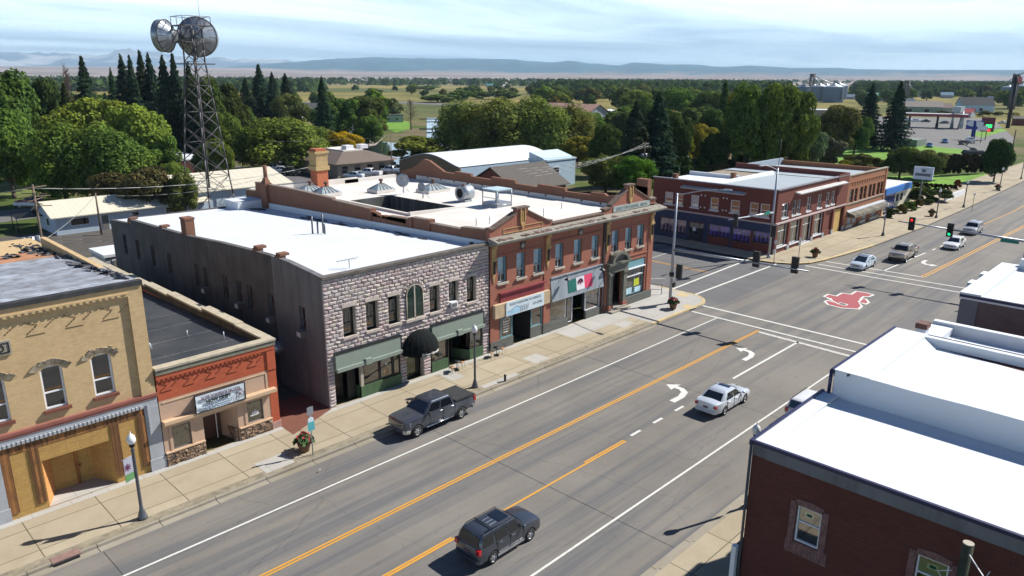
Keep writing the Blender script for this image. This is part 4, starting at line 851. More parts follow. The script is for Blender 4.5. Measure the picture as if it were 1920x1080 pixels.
mb.build('side_wall', [M_cem, plain('sooty_cement', (0.105, 0.10, 0.10), 0.95, 0.25, .5, bmp=.3, dirt=.7, dirtcol=(0.05, 0.042, 0.04), streak=True)], B3)
for i, y in enumerate(ywins): window(B3, WX, y - .42, y + .42, 4.75, 6.72, .16, M_iron, M_glassd, M_int, .06, .5)
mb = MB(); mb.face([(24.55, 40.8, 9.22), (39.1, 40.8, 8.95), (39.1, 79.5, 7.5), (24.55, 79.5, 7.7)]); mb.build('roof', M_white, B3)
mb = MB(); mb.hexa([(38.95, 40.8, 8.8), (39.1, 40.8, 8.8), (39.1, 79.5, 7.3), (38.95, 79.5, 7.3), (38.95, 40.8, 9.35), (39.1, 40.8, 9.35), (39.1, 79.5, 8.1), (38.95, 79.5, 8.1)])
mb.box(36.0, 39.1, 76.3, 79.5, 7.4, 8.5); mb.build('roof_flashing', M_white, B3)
for i, (px, py, s) in enumerate(((525, 488, .5), (483, 474, .5), (350, 441, 1.0), (305, 433, .4), (246, 418, .4))):
    p = onX(px, py, 24.45); mb = MB(); y, z0 = p.y, p.z - .6
    if s == 1.0:
        mb.box(24.25, 25.0, y - .5, y + .5, z0, z0 + 1.95); mb.box(24.2, 25.05, y - .55, y + .55, z0 + 1.95, z0 + 2.1); mb.build('chimney', M_party, B3, label='tall square brick chimney')
    else: mb.box(24.22, 24.75, y - .3, y + .3, z0, z0 + .95); mb.box(24.3, 25.0, y - .35, y + .25, z0 + .95, z0 + 1.12); mb.build('chimney_stub', M_party, B3)
for (yy, zz) in ((43.35, 4.62), (52.45, 4.62), (47.6, 4.62), (58.3, 4.6)):
    mb = MB(); mb.box(23.85, 24.3, yy - .3, yy + .3, zz - .05, zz + .4); o = mb.build('air_conditioner', M_gry, label={43.35: 'grey air conditioner in the nearest side wall window of the stone building', 52.45: 'grey air conditioner in the shaded side wall, third window along above the low roof', 47.6: 'grey air conditioner in the side wall window just behind the nearest one', 58.3: 'grey air conditioner farthest back on the shaded side wall'}[yy], cat='air conditioner')
    mb = MB(); mb.box(23.83, 23.85, yy - .24, yy + .24, zz + .02, zz + .34); mb.build('grille', M_wht, o)
mb = MB(); mb.cyl((24.2, 46.6, 3.0), (23.3, 46.6, 3.0), .42, .42, 14); mb.cyl((23.3, 46.6, 3.0), (23.22, 46.6, 3.0), .48, .44, 14); mb.cyl((23.9, 46.6, 3.0), (23.85, 46.6, 3.0), .5, .5, 14); mb.build('exhaust_fan', M_steel, label='round steel exhaust duct sticking out of the grey side wall over the alley', cat='exhaust duct')
mb = MB(); mb.box(24.0, 24.2, 40.55, 40.9, 0, .9); 
for x, y, z in ((33.1, 56.4, 10.0), (33.9, 56.0, 10.15), (33.5, 56.2, 9.5), (33.7, 55.4, 9.4)): mb = MB(); mb.tube([(x, y, 8.4), (x, y, z)], .075); mb.build('vent_pipe', M_pole, label='upright vent pipe of the cluster on the middle of the bright white roof', cat='vent pipe', group='vent pipe cluster on the bright white roof')
mb = MB(); rd_ = random.Random(3)
for k in range(34): y = rd_.choice((rd_.uniform(47, 60), rd_.uniform(60, 66), rd_.uniform(74, 77))); x = 38.4 - rd_.random() * 1.1; s = rd_.uniform(.1, .5); z = 8.97 - (y - 40.8) * .0373 + .02 + k * .001; mb.face([(x + s * cos(a) * rd_.uniform(.4, 1), y + 2 * s * sin(a), z) for a in (0, 1.1, 2.2, 3.3, 4.4, 5.4)])
mb.build('tar_patch', M_black, B3)
p = G(885, 461, 8.75); mb = MB(); mb.cyl((p.x, p.y, 8.7), (p.x, p.y, 9.05), .25, .2, 10); mb.build('roof_vent', M_blkp, B3)
# the pole antenna lying by the front edge
p = G(655, 500, 9.25); mb = MB(); mb.tube([(p.x, p.y, 9.1), (p.x, p.y, 9.75)], .025); mb.tube([(p.x - .7, p.y + .5, 9.62), (p.x + .5, p.y - .3, 9.86)], .02)
for k in range(6): c = Vector((p.x - .6 + k * .2, p.y + .42 - k * .14, 9.64 + k * .04)); mb.tube([c + Vector((-.25 - .03 * k, -.38, 0)), c + Vector((.25 + .03 * k, .38, 0))], .012, 4)
mb.build('tv_antenna', M_pole, label='small television antenna lying on the white roof above the stone facade', cat='antenna')
# storefronts of the stone building
for (a, b, kx) in ((24.74, 30.18, 27.0), (33.02, 38.33, 35.45)):
    mb = MB(); WF.box(mb, a, b, 2.86, 3.86, -.16, .2); WF.box(mb, a, b, 2.62, 2.86, -.30, .1); WF.box(mb, kx, kx + .5, 2.60, 3.02, -.36, -.14); WF.box(mb, a, b, 3.86, 3.9, -.19, .15, 1); WF.box(mb, b - .05, b + .02, 2.6, 3.9, -.18, .1, 1)
    mb.build('green_fascia', [M_sage, M_blkp], B3)
M_twin = plain('brown_dim_interior', (0.045, 0.032, 0.022), 0.7, 0.6, 1.5)
for a, b, lg in ((27.0, 28.35, 0), (28.4, 29.5, 1), (29.55, 30.15, 0), (33.08, 34.6, 0), (36.95, 38.28, 0)):
    z0 = 1.0 if a < 32 else .95; f = window(B3, WF, a, b, z0, 2.62, .12, M_blkp, M_glassd, M_twin, .06, 0, name='shop_window')
    if lg:
        r = MB(); c = WF.p(28.95, 1.95, .10); pts2 = [(c.x + .36 * cos(t), c.y, c.z + .1 + .36 * sin(t)) for t in [pi * (.1 + .8 * k / 10) for k in range(11)]]; r.tube(pts2, .018, 4); r.lathe((c.x, c.y, c.z + .12), [(.07, 0), (.13, 0), (.13, .01), (.07, .01), (.07, 0)], 12, 0, 'Y')
        for k in range(4): r.box(c.x - .25 + .02 * k, c.x + .25 - .02 * k, c.y, c.y + .006, 1.25 + k * .14, 1.31 + k * .14, 1)
        r.build('window_lettering', [M_wht, M_ochre], f)
mb = MB()
for a, b in ((26.7, 30.18), (33.05, 34.65), (36.9, 38.33)): WF.box(mb, a, b, .12, .96, -.02, .2); mb.cut()
mb.face([WF.p(26.7, .12, 0), WF.p(26.7, .96, 0), WF.p(26.7, .96, 1.5), WF.p(26.7, .12, 1.5)]); mb.cut(); mb.face([WF.p(36.9, .12, 0), WF.p(36.9, .96, 0), WF.p(36.2, .96, 1.6), WF.p(36.2, .12, 1.6)])
mb.build_each('green_bulkhead', M_dgreen, B3)
mb = MB(); WF.box(mb, 26.72, 26.95, .96, 2.62, -.01, .2); mb.build('white_post', M_stone, B3)
mb = MB()
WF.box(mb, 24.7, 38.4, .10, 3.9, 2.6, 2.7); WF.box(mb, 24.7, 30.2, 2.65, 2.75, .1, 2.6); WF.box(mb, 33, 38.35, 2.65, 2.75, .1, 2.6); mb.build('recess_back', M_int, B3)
mb = MB(); WF.box(mb, 25.0, 25.95, .15, 2.4, 1.1, 1.16); WF.box(mb, 25.95, 26.6, .15, 2.62, .5, .6, 1); mb.build('shop_door', [M_twin, M_blkp], B3)
mb = MB(); WF.box(mb, 34.65, 34.75, .12, 2.62, 0, 1.4); WF.box(mb, 36.0, 36.1, .12, 2.6, 1.2, 1.3); mb.build('door_frame', M_blkp, B3)
WD = Wall((0, FY + .55, 0), (1, 0, 0), (0, 1, 0))
mb = MB(); WD.box(mb, 30.8, 31.0, .15, 2.75, 0, .1); WD.box(mb, 31.95, 32.25, .15, 2.75, 0, .1); WD.box(mb, 31, 31.95, 2.4, 2.75, 0, .1); WD.box(mb, 31.0, 31.95, .15, .35, 0.02, .1); D = mb.build('entrance_door', M_blkp, B3)
mb = MB(); mb.face([WD.p(31, .3, .05), WD.p(31.95, .3, .05), WD.p(31.95, 2.4, .05), WD.p(31, 2.4, .05)]); mb.build('pane', plain('olive_door_glass', (0.07, 0.075, 0.02), 0.15, 0.5, 1.5, coat=.4), D)
mb = MB(); mb.lathe((30.62, FY - .15, 2.2), [(0.0, -.12), (.1, -.08), (.12, 0), (.08, .1), (0, .12)], 10); mb.build('wall_lamp', M_lamp, B3)
# round dome awning
mb = MB(); R_, cxd, cyd, zb = 1.52, 31.82, FY - .02, 2.55; nseg, nr = 20, 8; rings = []
for j in range(nr + 1):
    t = pi / 2 * j / nr; r = R_ * cos(t); z = zb + 1.38 * sin(t); rings.append([(cxd - r * cos(pi * i / nseg), cyd - r * 0.92 * sin(pi * i / nseg), z) for i in range(nseg + 1)])
rings.insert(0, [(x, y, zb - .26) for x, y, z in rings[0]])
mb.loft(rings, 0, False, False, False); A_ = mb.build('dome_awning', [plain('black_canvas', (0.006, 0.008, 0.009), 0.9, .2, 3, spec=.15)], B3)
mb = MB()
for i in range(0, nseg + 1, 2): mb.tube([Vector(r[i]) for r in rings[1:]], .008, 4)
mb.build('rib', M_blkp, A_)
s_ = 'Silver Horseshoe'; M_wl = plain('white_lettering', (0.8, 0.8, 0.78), .6)
for i, ch in enumerate(s_):
    t = pi * (0.36 + 0.36 * i / (len(s_) - 1)); p = Vector((cxd - (R_ + .01) * cos(t), cyd - (R_ + .01) * .92 * sin(t), zb - .20)); u = Vector((sin(t), -.92 * cos(t), 0)).normalized()
    if ch != ' ': text('lettering', ch, .26, p, u, (0, 0, 1), M_wl, A_, .004, shear=.2, bold=.006)
# ---- 4 red brick bank block
B4 = thing('bank_block', 'long red brick two storey block with gabled parapets and deep grey cornice', 'building', (50, FY, 0))
uw = [(40.0, 41.05), (42.15, 43.2), (44.2, 45.3), (46.95, 48.05), (49.45, 50.55), (51.95, 53.0), (54.95, 56.05), (57.1, 58.15), (59.05, 60.2)]
H = [(a, b, 5.8, 7.9) for a, b in uw]; SH = [(40.2, 45.45, 0.0, 3.9), (46.4, 53.65, 0.0, 4.9), (55.0, 56.9, 0.0, 3.9), (57.6, 60.7, 0.95, 4.55)]
mb = MB(); WF.holes(mb, 39.1, 61.8, 0.1, 9.0, H + SH, .3)
WF.box(mb, 61.0, 61.8, 0.1, 9.0, -.06, 0); WF.box(mb, 53.6, 53.95, 0.1, 9.6, -.12, 0, 1); WF.box(mb, 53.95, 54.5, 0.1, 9.4, -.06, 0)
WF.box(mb, 39.1, 39.85, 0.1, 8.9, -.06, 0); WF.box(mb, 45.5, 46.3, 0.1, 8.9, -.06, 0)
# parapet with two gables (flat-backed wall 0.4 thick)
prof = [(39.1, 9.3), (61.8, 9.3), (61.8, 10.15), (60.9, 10.2), (58.15, 11.5), (58.1, 11.9), (57.1, 11.9), (57.05, 11.5), (54.6, 10.3), (54.6, 10.0), (53.7, 10.0), (53.7, 9.75), (46.5, 9.75), (46.4, 10.0), (45.9, 10.05), (43.5, 11.15), (43.45, 11.5), (42.1, 11.5), (42.05, 11.15), (39.6, 10.25), (39.1, 10.25)]
mb.ext(prof, 1, FY, FY + .4)
mb.box(39.2, 61.5, 80.2, 80.6, 0, 8.9); mb.build('wall', [M_bank, plain('dark_downpipe', (0.035, 0.02, 0.018), 0.7)], B4)
mb = MB()
def rake(mb, P, w=.14, y0=FY - .10, y1=FY + .5):
    for i in range(len(P) - 1):
        (a, b), (c, d) = P[i], P[i + 1]; mb.ext([(a, b), (c, d), (c, d + w), (a, b + w)], 1, y0, y1)
rake(mb, [(39.1, 10.25), (39.6, 10.25), (42.05, 11.17)]); rake(mb, [(42.0, 11.52), (43.55, 11.52)]); rake(mb, [(43.5, 11.17), (45.9, 10.07), (46.4, 10.02)]); rake(mb, [(46.5, 9.76), (53.65, 9.76)], .1)
rake(mb, [(53.6, 10.02), (54.6, 10.12)]); rake(mb, [(54.6, 10.3), (57.05, 11.52)]); rake(mb, [(57.0, 11.92), (58.2, 11.92)]); rake(mb, [(58.15, 11.52), (60.9, 10.22), (61.9, 10.17)])
mb.build('gable_coping', plain('brown_coping', (0.15, 0.105, 0.08), 0.9, .25, 3, dirt=.5), B4)
mb = MB(); prof = [(FY + .1, 8.98), (FY - .35, 9.0), (FY - .45, 9.14), (FY - .95, 9.2), (FY - 1.0, 9.38), (FY - .95, 9.44), (FY, 9.62)]
mb.ext(prof[::-1], 0, 38.95, 62.5); mb.box(61.8, 62.6, FY + .002, 46, 9.0, 9.4); mb.build('cornice', M_cornice, B4)
mb = MB()
for k in range(90):
    x = random.uniform(39.3, 60); l = random.uniform(.1, .5); mb.box(x, x + l, FY - random.uniform(.7, .95), FY - random.uniform(.1, .5), 9.42, 9.46 + random.uniform(.0, .10) + .0)
mb.build('broken_flashing', plain('broken_cornice_debris', (0.16, 0.11, 0.10), .95, .8, 3, dirt=.6, dirtcol=(.38, .3, .27)), B4)
mb = MB()
for x in (39.47, 45.9, 54.22, 61.4):
    mb.cut()
    WF.box(mb, x - .24, x + .24, 6.9, 8.7, -.14, -.06); mb.ext([(x - .24, 6.9), (x + .24, 6.9), (x + .02, 5.95), (x - .02, 5.95)], 1, FY - .13, FY - .06)
    WF.box(mb, x - .32, x + .32, 7.75, 7.95, -.22, -.14); WF.box(mb, x - .08, x + .08, 6.7, 7.7, -.26, -.14, 1); WF.box(mb, x - .2, x + .2, 8.7, 8.95, -.3, -.06)
for x in (42.78, 57.6):
    mb.cut(); z = 10.45 if x < 50 else 10.8
    for dx in (-.3, .18): WF.box(mb, x + dx, x + dx + .12, z, z + 1.05, -.13, 0)
    mb.ext([(x - .3, z), (x + .3, z), (x + .08, z - .5), (x - .08, z - .5)], 1, FY - .11, FY); WF.box(mb, x - .05, x + .05, z, z + .9, -.10, 0)
mb.cut()
for e in ((40.6, 45.2, 9.72, 9.78), (40.6, 45.2, 10.08, 10.14), (40.6, 40.68, 9.78, 10.08), (45.12, 45.2, 9.78, 10.08)): WF.box(mb, *e, -.04, 0)
mb.build_each('ochre_ornament', [M_ochre, M_blkp], B4)
mb = MB()
for x in (42.85, 50.3):
    mb.cut(); WF.box(mb, x - .34, x + .34, 8.2, 8.8, -.02, 0, 1)
    for k in range(4): t = pi * k / 4; mb.tube([(x - .26 * cos(t), FY - .05, 8.5 - .24 * sin(t)), (x + .26 * cos(t), FY - .05, 8.5 + .24 * sin(t))], .035, 4)
mb.build_each('star_plate', [plain('pale_star', (.5, .48, .42), .8), plain('star_ground', (.07, .045, .04), .8)], B4)
mb = MB(); WF.box(mb, 39.9, 45.4, 8.02, 8.12, -.05, 0); WF.box(mb, 46.3, 53.4, 8.12, 8.2, -.05, 0); WF.box(mb, 46.3, 53.4, 8.25, 8.3, -.08, 0); WF.box(mb, 54.6, 60.9, 8.02, 8.1, -.05, 0); WF.box(mb, 57.3, 60.9, 5.0, 5.08, -.07, 0)
mb.build('brick_band', M_bank, B4)
for i, (a, b) in enumerate(uw):
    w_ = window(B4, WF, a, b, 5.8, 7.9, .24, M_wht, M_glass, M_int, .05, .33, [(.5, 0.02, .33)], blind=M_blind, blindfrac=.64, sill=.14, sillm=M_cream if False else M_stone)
    q = MB(); q.box(b - .16, b - .02, FY + .15, FY + .22, 5.85, 7.88); q.build('side_trim', M_teal, w_)
# name board on the right gable
mb = MB(); WF.box(mb, 54.95, 60.85, 9.68, 10.22, -.06, 0); q = mb.build('name_panel', plain('grey_green_panel', (.36, .40, .38), .8, .25, 3, dirt=.4), B4)
text('inscription', 'FIRST NATIONAL BANK', .42, WF.p(57.9, 9.79, -.065), (1, 0, 0), (0, 0, 1), plain('worn_panel_letters', (.15, .19, .2), .8), q, .006, sx=1.12, bold=.006)
# party wall, roof and light well
zr4 = lambda x, y: 8.95 - (y - 41) * 0.008
RX0, RX1, RY1 = 39.5, 61.1, 80.2; wx0, wx1, wy0, wy1 = 43.5, 50.0, 55.9, 67.9
mb = MB()
for (x0, x1, y0, y1) in ((RX0, RX1, 40.9, wy0), (RX0, RX1, wy1, RY1), (RX0, wx0, wy0, wy1), (wx1, RX1, wy0, wy1)):
    mb.face([(x0, y0, zr4(0, y0)), (x1, y0, zr4(0, y0)), (x1, y1, zr4(0, y1)), (x0, y1, zr4(0, y1))])
mb.hexa([(wx0 - .3, wy0 - .3, 8.7), (wx1 + .3, wy0 - .3, 8.7), (wx1 + .3, wy0, 8.7), (wx0 - .3, wy0, 8.7), (wx0 - .3, wy0 - .3, 9.2), (wx1 + .3, wy0 - .3, 8.98), (wx1 + .3, wy0, 8.98), (wx0 - .3, wy0, 9.2)])
mb.box(wx0 - .3, wx0, wy0, wy1, 8.6, 9.05); mb.box(RX1 - .12, RX1, 40.9, 77, 8.7, 9.2); mb.box(RX0, 54, RY1 - .2, RY1 + .3, 8.4, 9.25); mb.box(52, 60, RY1 - .2, RY1 + .3, 8.4, 9.1)
mb.build('roof', M_white2, B4)
mb = MB()
for k in range(13): c = Vector((RX1 - .13, 44 + k * 2.55, 9.12)); mb.cut(); mb.cyl(c, c - Vector((.04, 0, 0)), .11, .11, 8)
mb.build_each('scupper', M_blkp, B4)
mb = MB(); D_ = ribbed('light_well_boards', (.10, .105, .10), .5, 0, .8, depth=.5, var=.4)
mb.face([(wx0, wy1, 2), (wx1, wy1, 2), (wx1, wy1, 8.72), (wx0, wy1, 8.72)]); mb.face([(wx1, wy0, 2), (wx1, wy1, 2), (wx1, wy1, 8.75), (wx1, wy0, 8.8)]); mb.face([(wx0, wy0, 2), (wx1, wy0, 2), (wx1, wy0, 8.8), (wx0, wy0, 8.8)]); mb.face([(wx0, wy0, 2), (wx0, wy1, 2), (wx0, wy1, 8.8), (wx0, wy0, 8.8)]); mb.face([(wx0, wy0, 2), (wx1, wy0, 2), (wx1, wy1, 2), (wx0, wy1, 2)])
mb.build('light_well', D_, B4)
T = [(40.9, 10.2), (43.8, 10.0), (43.85, 9.82), (47.8, 9.76), (47.9, 10.0), (50.2, 9.95), (50.3, 9.75), (53.5, 9.62), (54.0, 9.35), (55.0, 9.5), (56.2, 9.78), (56.3, 9.92), (62.5, 10.0), (62.6, 10.15), (69, 10.25), (78.1, 10.2), (78.2, 9.2), (80.5, 9.1)]
mb = MB(); sidewall(mb, 39.1, 39.5, T, 40.9, 80.5, 0)
for y, z in ((47.9, 10.1), (50.3, 9.95), (56.3, 10.0)): mb.box(38.98, 39.62, y - .25, y + .25, 8.2, z)
for k in range(60): y = random.uniform(51, 55.8); mb.box(39.1, 39.3 + random.uniform(0, .3), y, y + random.uniform(.1, .35), 9.3, 9.45 + random.uniform(0, .25) + (y - 54) ** 2 * .02)
mb.build('party_wall', M_party, B4)
mb = MB()
for i in range(len(T) - 1):
    (a, b), (c, d) = T[i], T[i + 1]
    mb.cut()
    if c - a > .5 and not (52 < a < 56): mb.ext([(a, b), (c, d), (c, d + .08), (a, b + .08)], 0, 39.04, 39.56)
mb.build_each('wall_cap', plain('grey_brown_cap', (.20, .16, .13), .9, .3, 3), B4)
mb = MB(); mb.box(38.75, 39.5, 75.1, 76.3, 7.2, 10.4); mb.hexa([(38.8, 75.2, 10.4), (39.45, 75.2, 10.4), (39.45, 76.2, 10.4), (38.8, 76.2, 10.4), (39.0, 75.5, 11.0), (39.3, 75.5, 11.0), (39.3, 75.9, 11.0), (39.0, 75.9, 11.0)]); mb.cyl((39.15, 75.7, 10.9), (39.15, 75.7, 12.3), .22, .22, 8)
mb.build('chimney_stack', M_party, B4)
T2 = [(40.9, 11.35), (42.3, 11.4), (42.35, 10.9), (43.3, 10.85), (43.4, 10.4), (45.9, 9.95), (46.3, 10.15), (48, 10.1), (48.1, 9.85), (51.5, 9.8), (51.6, 10.15), (55.5, 10.2), (55.6, 9.85), (59.0, 9.9), (59.1, 10.25), (63, 10.3), (63.1, 9.95), (66.5, 10.0), (66.6, 10.3), (69.5, 10.35), (69.6, 10.05), (71.5, 10.1), (74.5, 11.3), (75.5, 11.4), (77.5, 10.2), (80.5, 9.4)]
mb = MB(); sidewall(mb, 61.1, 61.5, T2, 40.9, 80.5, 0); mb.box(61.1, 61.8, 41.0, 42.3, 8, 12.1); mb.build('far_parapet', M_party, B4)
mb = MB(); mb.box(60.6, 62.2, FY, 43.2, 9.4, 9.75); mb.box(60.9, 62.0, FY + .1, 43, 9.75, 10.35); mb.build('corner_block', M_cornice, B4)
ch = G(600, 346, 8.9); mb = MB(); x, y = ch.x, ch.y
mb.box(x - .75, x + .75, y - .75, y + .75, 8.4, 10.7, 0); mb.box(x - .95, x + .95, y - .9, y + .9, 10.7, 11.2, 1); mb.box(x - .8, x + .8, y - .78, y + .78, 11.2, 12.7, 1); mb.box(x - .95, x + .95, y - .92, y + .92, 12.7, 12.95, 1); mb.box(x - .7, x + .7, y - .7, y + .7, 12.95, 13.25, 0)
mb.build('brick_chimney', [plain('orange_chimney_brick', (.42, .13, .06), .9, .25, 4, bmp=.5), M_chim], label='tall two tone brick chimney, yellow above orange, at the back of the white roof', cat='chimney')
# rooftop kit: each its own thing
def skylight(px, py, sx, sy, label, vent=1, n=1):
    c = G(px, py, 8.85); mb = MB(); t = thing('skylight', label, 'skylight', (c.x, c.y, 8.8), 0, 'skylights on the white roof')
    mb.box(c.x - sx, c.x + sx, c.y - sy, c.y + sy, 8.75, 9.1); mb.build('kerb_upstand', M_white2, t); mb = MB()
    mb.hexa([(c.x - sx, c.y - sy, 9.1), (c.x + sx, c.y - sy, 9.1), (c.x + sx, c.y + sy, 9.1), (c.x - sx, c.y + sy, 9.1), (c.x - sx * .3, c.y - .05, 9.75), (c.x + sx * .3, c.y - .05, 9.75), (c.x + sx * .3, c.y + .05, 9.75), (c.x - sx * .3, c.y + .05, 9.75)]); mb.build('glazing', plain('dull_skylight_glass', (.30, .36, .38), .25, .3, 2, coat=.4), t)
    mb = MB()
    for u in (-.6, -.2, .2, .6): mb.tube([(c.x + u * sx, c.y - sy, 9.13), (c.x + u * sx * .3, c.y, 9.78)], .035, 4)
    for k in range(vent): mb.cyl((c.x + (k - vent / 2 + .5) * .9, c.y, 9.6), (c.x + (k - vent / 2 + .5) * .9, c.y, 10.05), .14, .14, 8); mb.cyl((c.x + (k - vent / 2 + .5) * .9, c.y, 10.05), (c.x + (k - vent / 2 + .5) * .9, c.y, 10.25), .26, .22, 8)
    mb.build('vent_cap', M_pipe, t)
skylight(582, 362, 1.6, 1.2, 'glass skylight with a rusty vent cap, left one by the brick chimney'); skylight(612, 364, 1.3, 1.2, 'glass skylight with a rusty vent cap, right one by the brick chimney')
skylight(715, 358, 1.3, 1.0, 'dark pyramid skylight behind the roof opening'); skylight(812, 358, 1.6, 1.2, 'tall pyramid skylight between two dish antennas')
def dish(px, py, r, h, az, label, m=None):
    c = G(px, py, 8.85); mb = MB(); mb.tube([(0, 0, 0), (0, 0, h)], .06); mb.tube([(-.7, -.4, 0), (0, 0, h * .6)], .03); mb.tube([(-.7, .4, 0), (0, 0, h * .6)], .03); k = len(mb.v)
    mb.lathe((.05, 0, h), [(.02, .0), (r * .5, .06 * r), (r, .28 * r), (r, .32 * r), (r * .5, .1 * r), (.02, .04 * r)], 18, 0, 'X'); mb.tube([(0.05, 0, h - r), (.8 * r, 0, h)], .02); mb.cyl((.8 * r, 0, h - .05), (.95 * r, 0, h), .06)
    mb.xf(Matrix.Translation((c.x, c.y, 8.85)) @ Matrix.Rotation(az, 4, 'Z')); return mb.build('satellite_dish', m or M_steel, label=label, cat='satellite dish')
dish(757, 362, .78, 1.5, -2.6, 'large mesh dish antenna on its mast at the middle of the cream white roof'); dish(793, 372, .5, 1.3, -2.9, 'smaller round dish antenna at the edge of the dark roof opening')
c = G(873, 377, 8.85); mb = MB(); mb.cyl((c.x - .75, c.y + .1, 9.75), (c.x + .75, c.y + .1, 9.75), .78, .78, 18, 0); mb.cyl((c.x - .78, c.y + .1, 9.75), (c.x - .7, c.y + .1, 9.75), .5, .5, 14, 1); mb.box(c.x - .5, c.x + .5, c.y - .5, c.y + .6, 8.8, 9.05, 0); mb.cyl((c.x - .3, c.y, 10.5), (c.x - .3, c.y, 10.7), .15, .15, 8, 2)
mb.build('roof_ventilator', [M_steel, M_int, M_pipe], label='round galvanised drum ventilator lying on the cream white roof beside the metal cage', cat='roof ventilator')
c = G(932, 386, 8.85); t = thing('metal_cage', 'open metal frame cage with a small blue roof on the cream white roof', 'metal cage', (c.x, c.y, 8.85)); mb = MB(); a = 1.05
for sx in (-a, a):
    for sy in (-a, a): mb.tube([(c.x + sx, c.y + sy, 8.85), (c.x + sx, c.y + sy, 10.6)], .055, 4)
for z in (9.1, 10.55):
    mb.tube([(c.x - a, c.y - a, z), (c.x + a, c.y - a, z), (c.x + a, c.y + a, z), (c.x - a, c.y + a, z), (c.x - a, c.y - a, z)], .055, 4)
mb.tube([(c.x - a, c.y - a, 9.8), (c.x - a, c.y + a, 9.8)], .04, 4); mb.box(c.x - a, c.x + a, c.y - a, c.y + a, 8.85, 9.3); mb.cyl((c.x, c.y, 9.3), (c.x, c.y, 10.5), .18, .18, 8); mb.build('frame', M_steel, t)
mb = MB(); mb.box(c.x - a - .05, c.x + a + .05, c.y - a - .05, c.y + a + .05, 10.6, 10.68); mb.build('canopy', M_teal if False else plain('pale_blue_sheet', (.42, .55, .62), .6, .1), t)
for (px, py, h) in ((945, 340, .9), (1019, 395, .9), (918, 408, .8), (893, 412, .8), (880, 344, .7), (1053, 380, .7)):
    c = G(px, py + 12, 8.85); mb = MB(); mb.tube([(c.x, c.y, 8.85), (c.x, c.y, 8.85 + h)], .045); mb.build('vent_pipe', M_steel, label='thin upright vent pipe on the cream white roof', cat='vent pipe', group='small vent pipes on the cream white roof')
# tax office storefront
mb = MB(); WF.box(mb, 40.1, 45.6, 4.86, 4.98, -.25, 0); WF.box(mb, 40.2, 45.5, 3.9, 4.86, -.1, .3); mb.build('maroon_fascia', M_copper, B4)
mb = MB(); WF.box(mb, 39.35, 45.95, 3.0, 4.12, -.38, -.02); sg = mb.build('sign_box', plain('tan_sign_box', (.50, .38, .24), .8, .12, 2), B4)
mb = MB(); WF.box(mb, 40.55, 45.1, 2.98, 4.16, -.44, -.38); mb.build('sign_face', plain('pale_sign_face', (.62, .72, .78), .6, .03), sg)
M_lt = plain('dark_sign_letters', (.10, .13, .17), .7); text('lettering', 'ROCKY MOUNTAIN TAX SERVICES', .30, WF.p(42.82, 3.80, -.445), (1, 0, 0), (0, 0, 1), M_lt, sg, .004, sx=.80, shear=.1)
text('lettering', '624-2040', .34, WF.p(44.25, 3.33, -.445), (1, 0, 0), (0, 0, 1), M_lt, sg, .004, sx=.9, shear=.1)
mb = MB(); zz_ = [(40.7, 3.05), (40.7, 3.35), (41.1, 3.4), (41.6, 3.62), (41.85, 3.66), (42.05, 3.5), (42.3, 3.56), (42.2, 3.3), (42.0, 3.05)]
mb.ext(zz_, 1, FY - .446, FY - .441, 1)
mb.tube([(a, FY - .45, b) for a, b in zz_[1:7]], .012, 4, 0)
for k in range(5): mb.tube([(42.15 + k * .2, FY - .45, 3.05), (42.25 + k * .22, FY - .45, 3.25), (42.2 + k * .22, FY - .45, 3.42), (42.4 + k * .22, FY - .45, 3.62 - k * .01)], .018, 4, 0)
mb.build('mountain_logo', [M_lt, plain('sky_blue_vinyl', (.38, .62, .80), .6)], sg)
f1 = window(B4, WF, 40.35, 41.75, .98, 3.0, .10, M_teal, M_glassd, M_int, .09, 0, name='shop_window'); r = MB()
for k, (a, l) in enumerate(((0, .75), (0.03, .6), (.06, .65), (.06, .66), (.08, .55))): r.box(40.65 + a, 40.65 + a + l, FY + .07, FY + .076, 2.3 - k * .22, 2.38 - k * .22)
r.tube([(41.05 + .42 * cos(t), FY + .075, 2.35 + .3 * sin(t)) for t in [pi * (.08 + .84 * k / 8) for k in range(9)]], .04, 4); r.build('window_lettering', M_wht, f1)
f2 = window(B4, WF, 44.0, 45.4, 1.1, 3.0, .10, M_teal, M_glassd, plain('blue_dim_interior', (.07, .10, .12), .8, .4, 2), .09, 0, name='shop_window'); r = MB(); r.box(44.2, 45.1, FY + .14, FY + .15, 2.35, 2.62); r.build('red_window_sign', plain('red_sign', (.5, .02, .02), .6, .3, 12), f2)
mb = MB(); WF.box(mb, 40.2, 41.8, .1, .98, -.03, .2); mb.cut(); WF.box(mb, 43.9, 45.45, .1, 1.1, -.03, .2); mb.cut(); WF.box(mb, 39.1, 40.2, .1, .98, -.1, 0); WF.box(mb, 45.45, 46.4, .1, 1.1, -.1, 0)
mb.cut(); WF.box(mb, 46.4, 48.85, .1, .86, -.04, .2); mb.cut(); WF.box(mb, 51.4, 53.6, .1, .9, -.04, .2); mb.cut(); WF.box(mb, 57.2, 61.85, .1, .95, -.14, .3)
mb.build_each('grey_plinth', brick('grey_painted_block', (.15, .155, .14), (.135, .14, .13), (.11, .11, .10), .4, .2, .015, .3), B4)
mb = MB(); WF.box(mb, 40.2, 53.6, .1, 4.9, 2.9, 3.0); mb.face([WF.p(43.9, .1, 0), WF.p(42.9, .1, 2.9), WF.p(42.9, 3.9, 2.9), WF.p(43.9, 3.9, 0)], 0); mb.box(40.2, 45.45, FY + .2, FY + 2.9, 3.85, 3.9); mb.box(46.4, 53.6, FY + .2, FY + 2.9, 3.2, 3.3); mb.build('recess_back', M_int, B4)
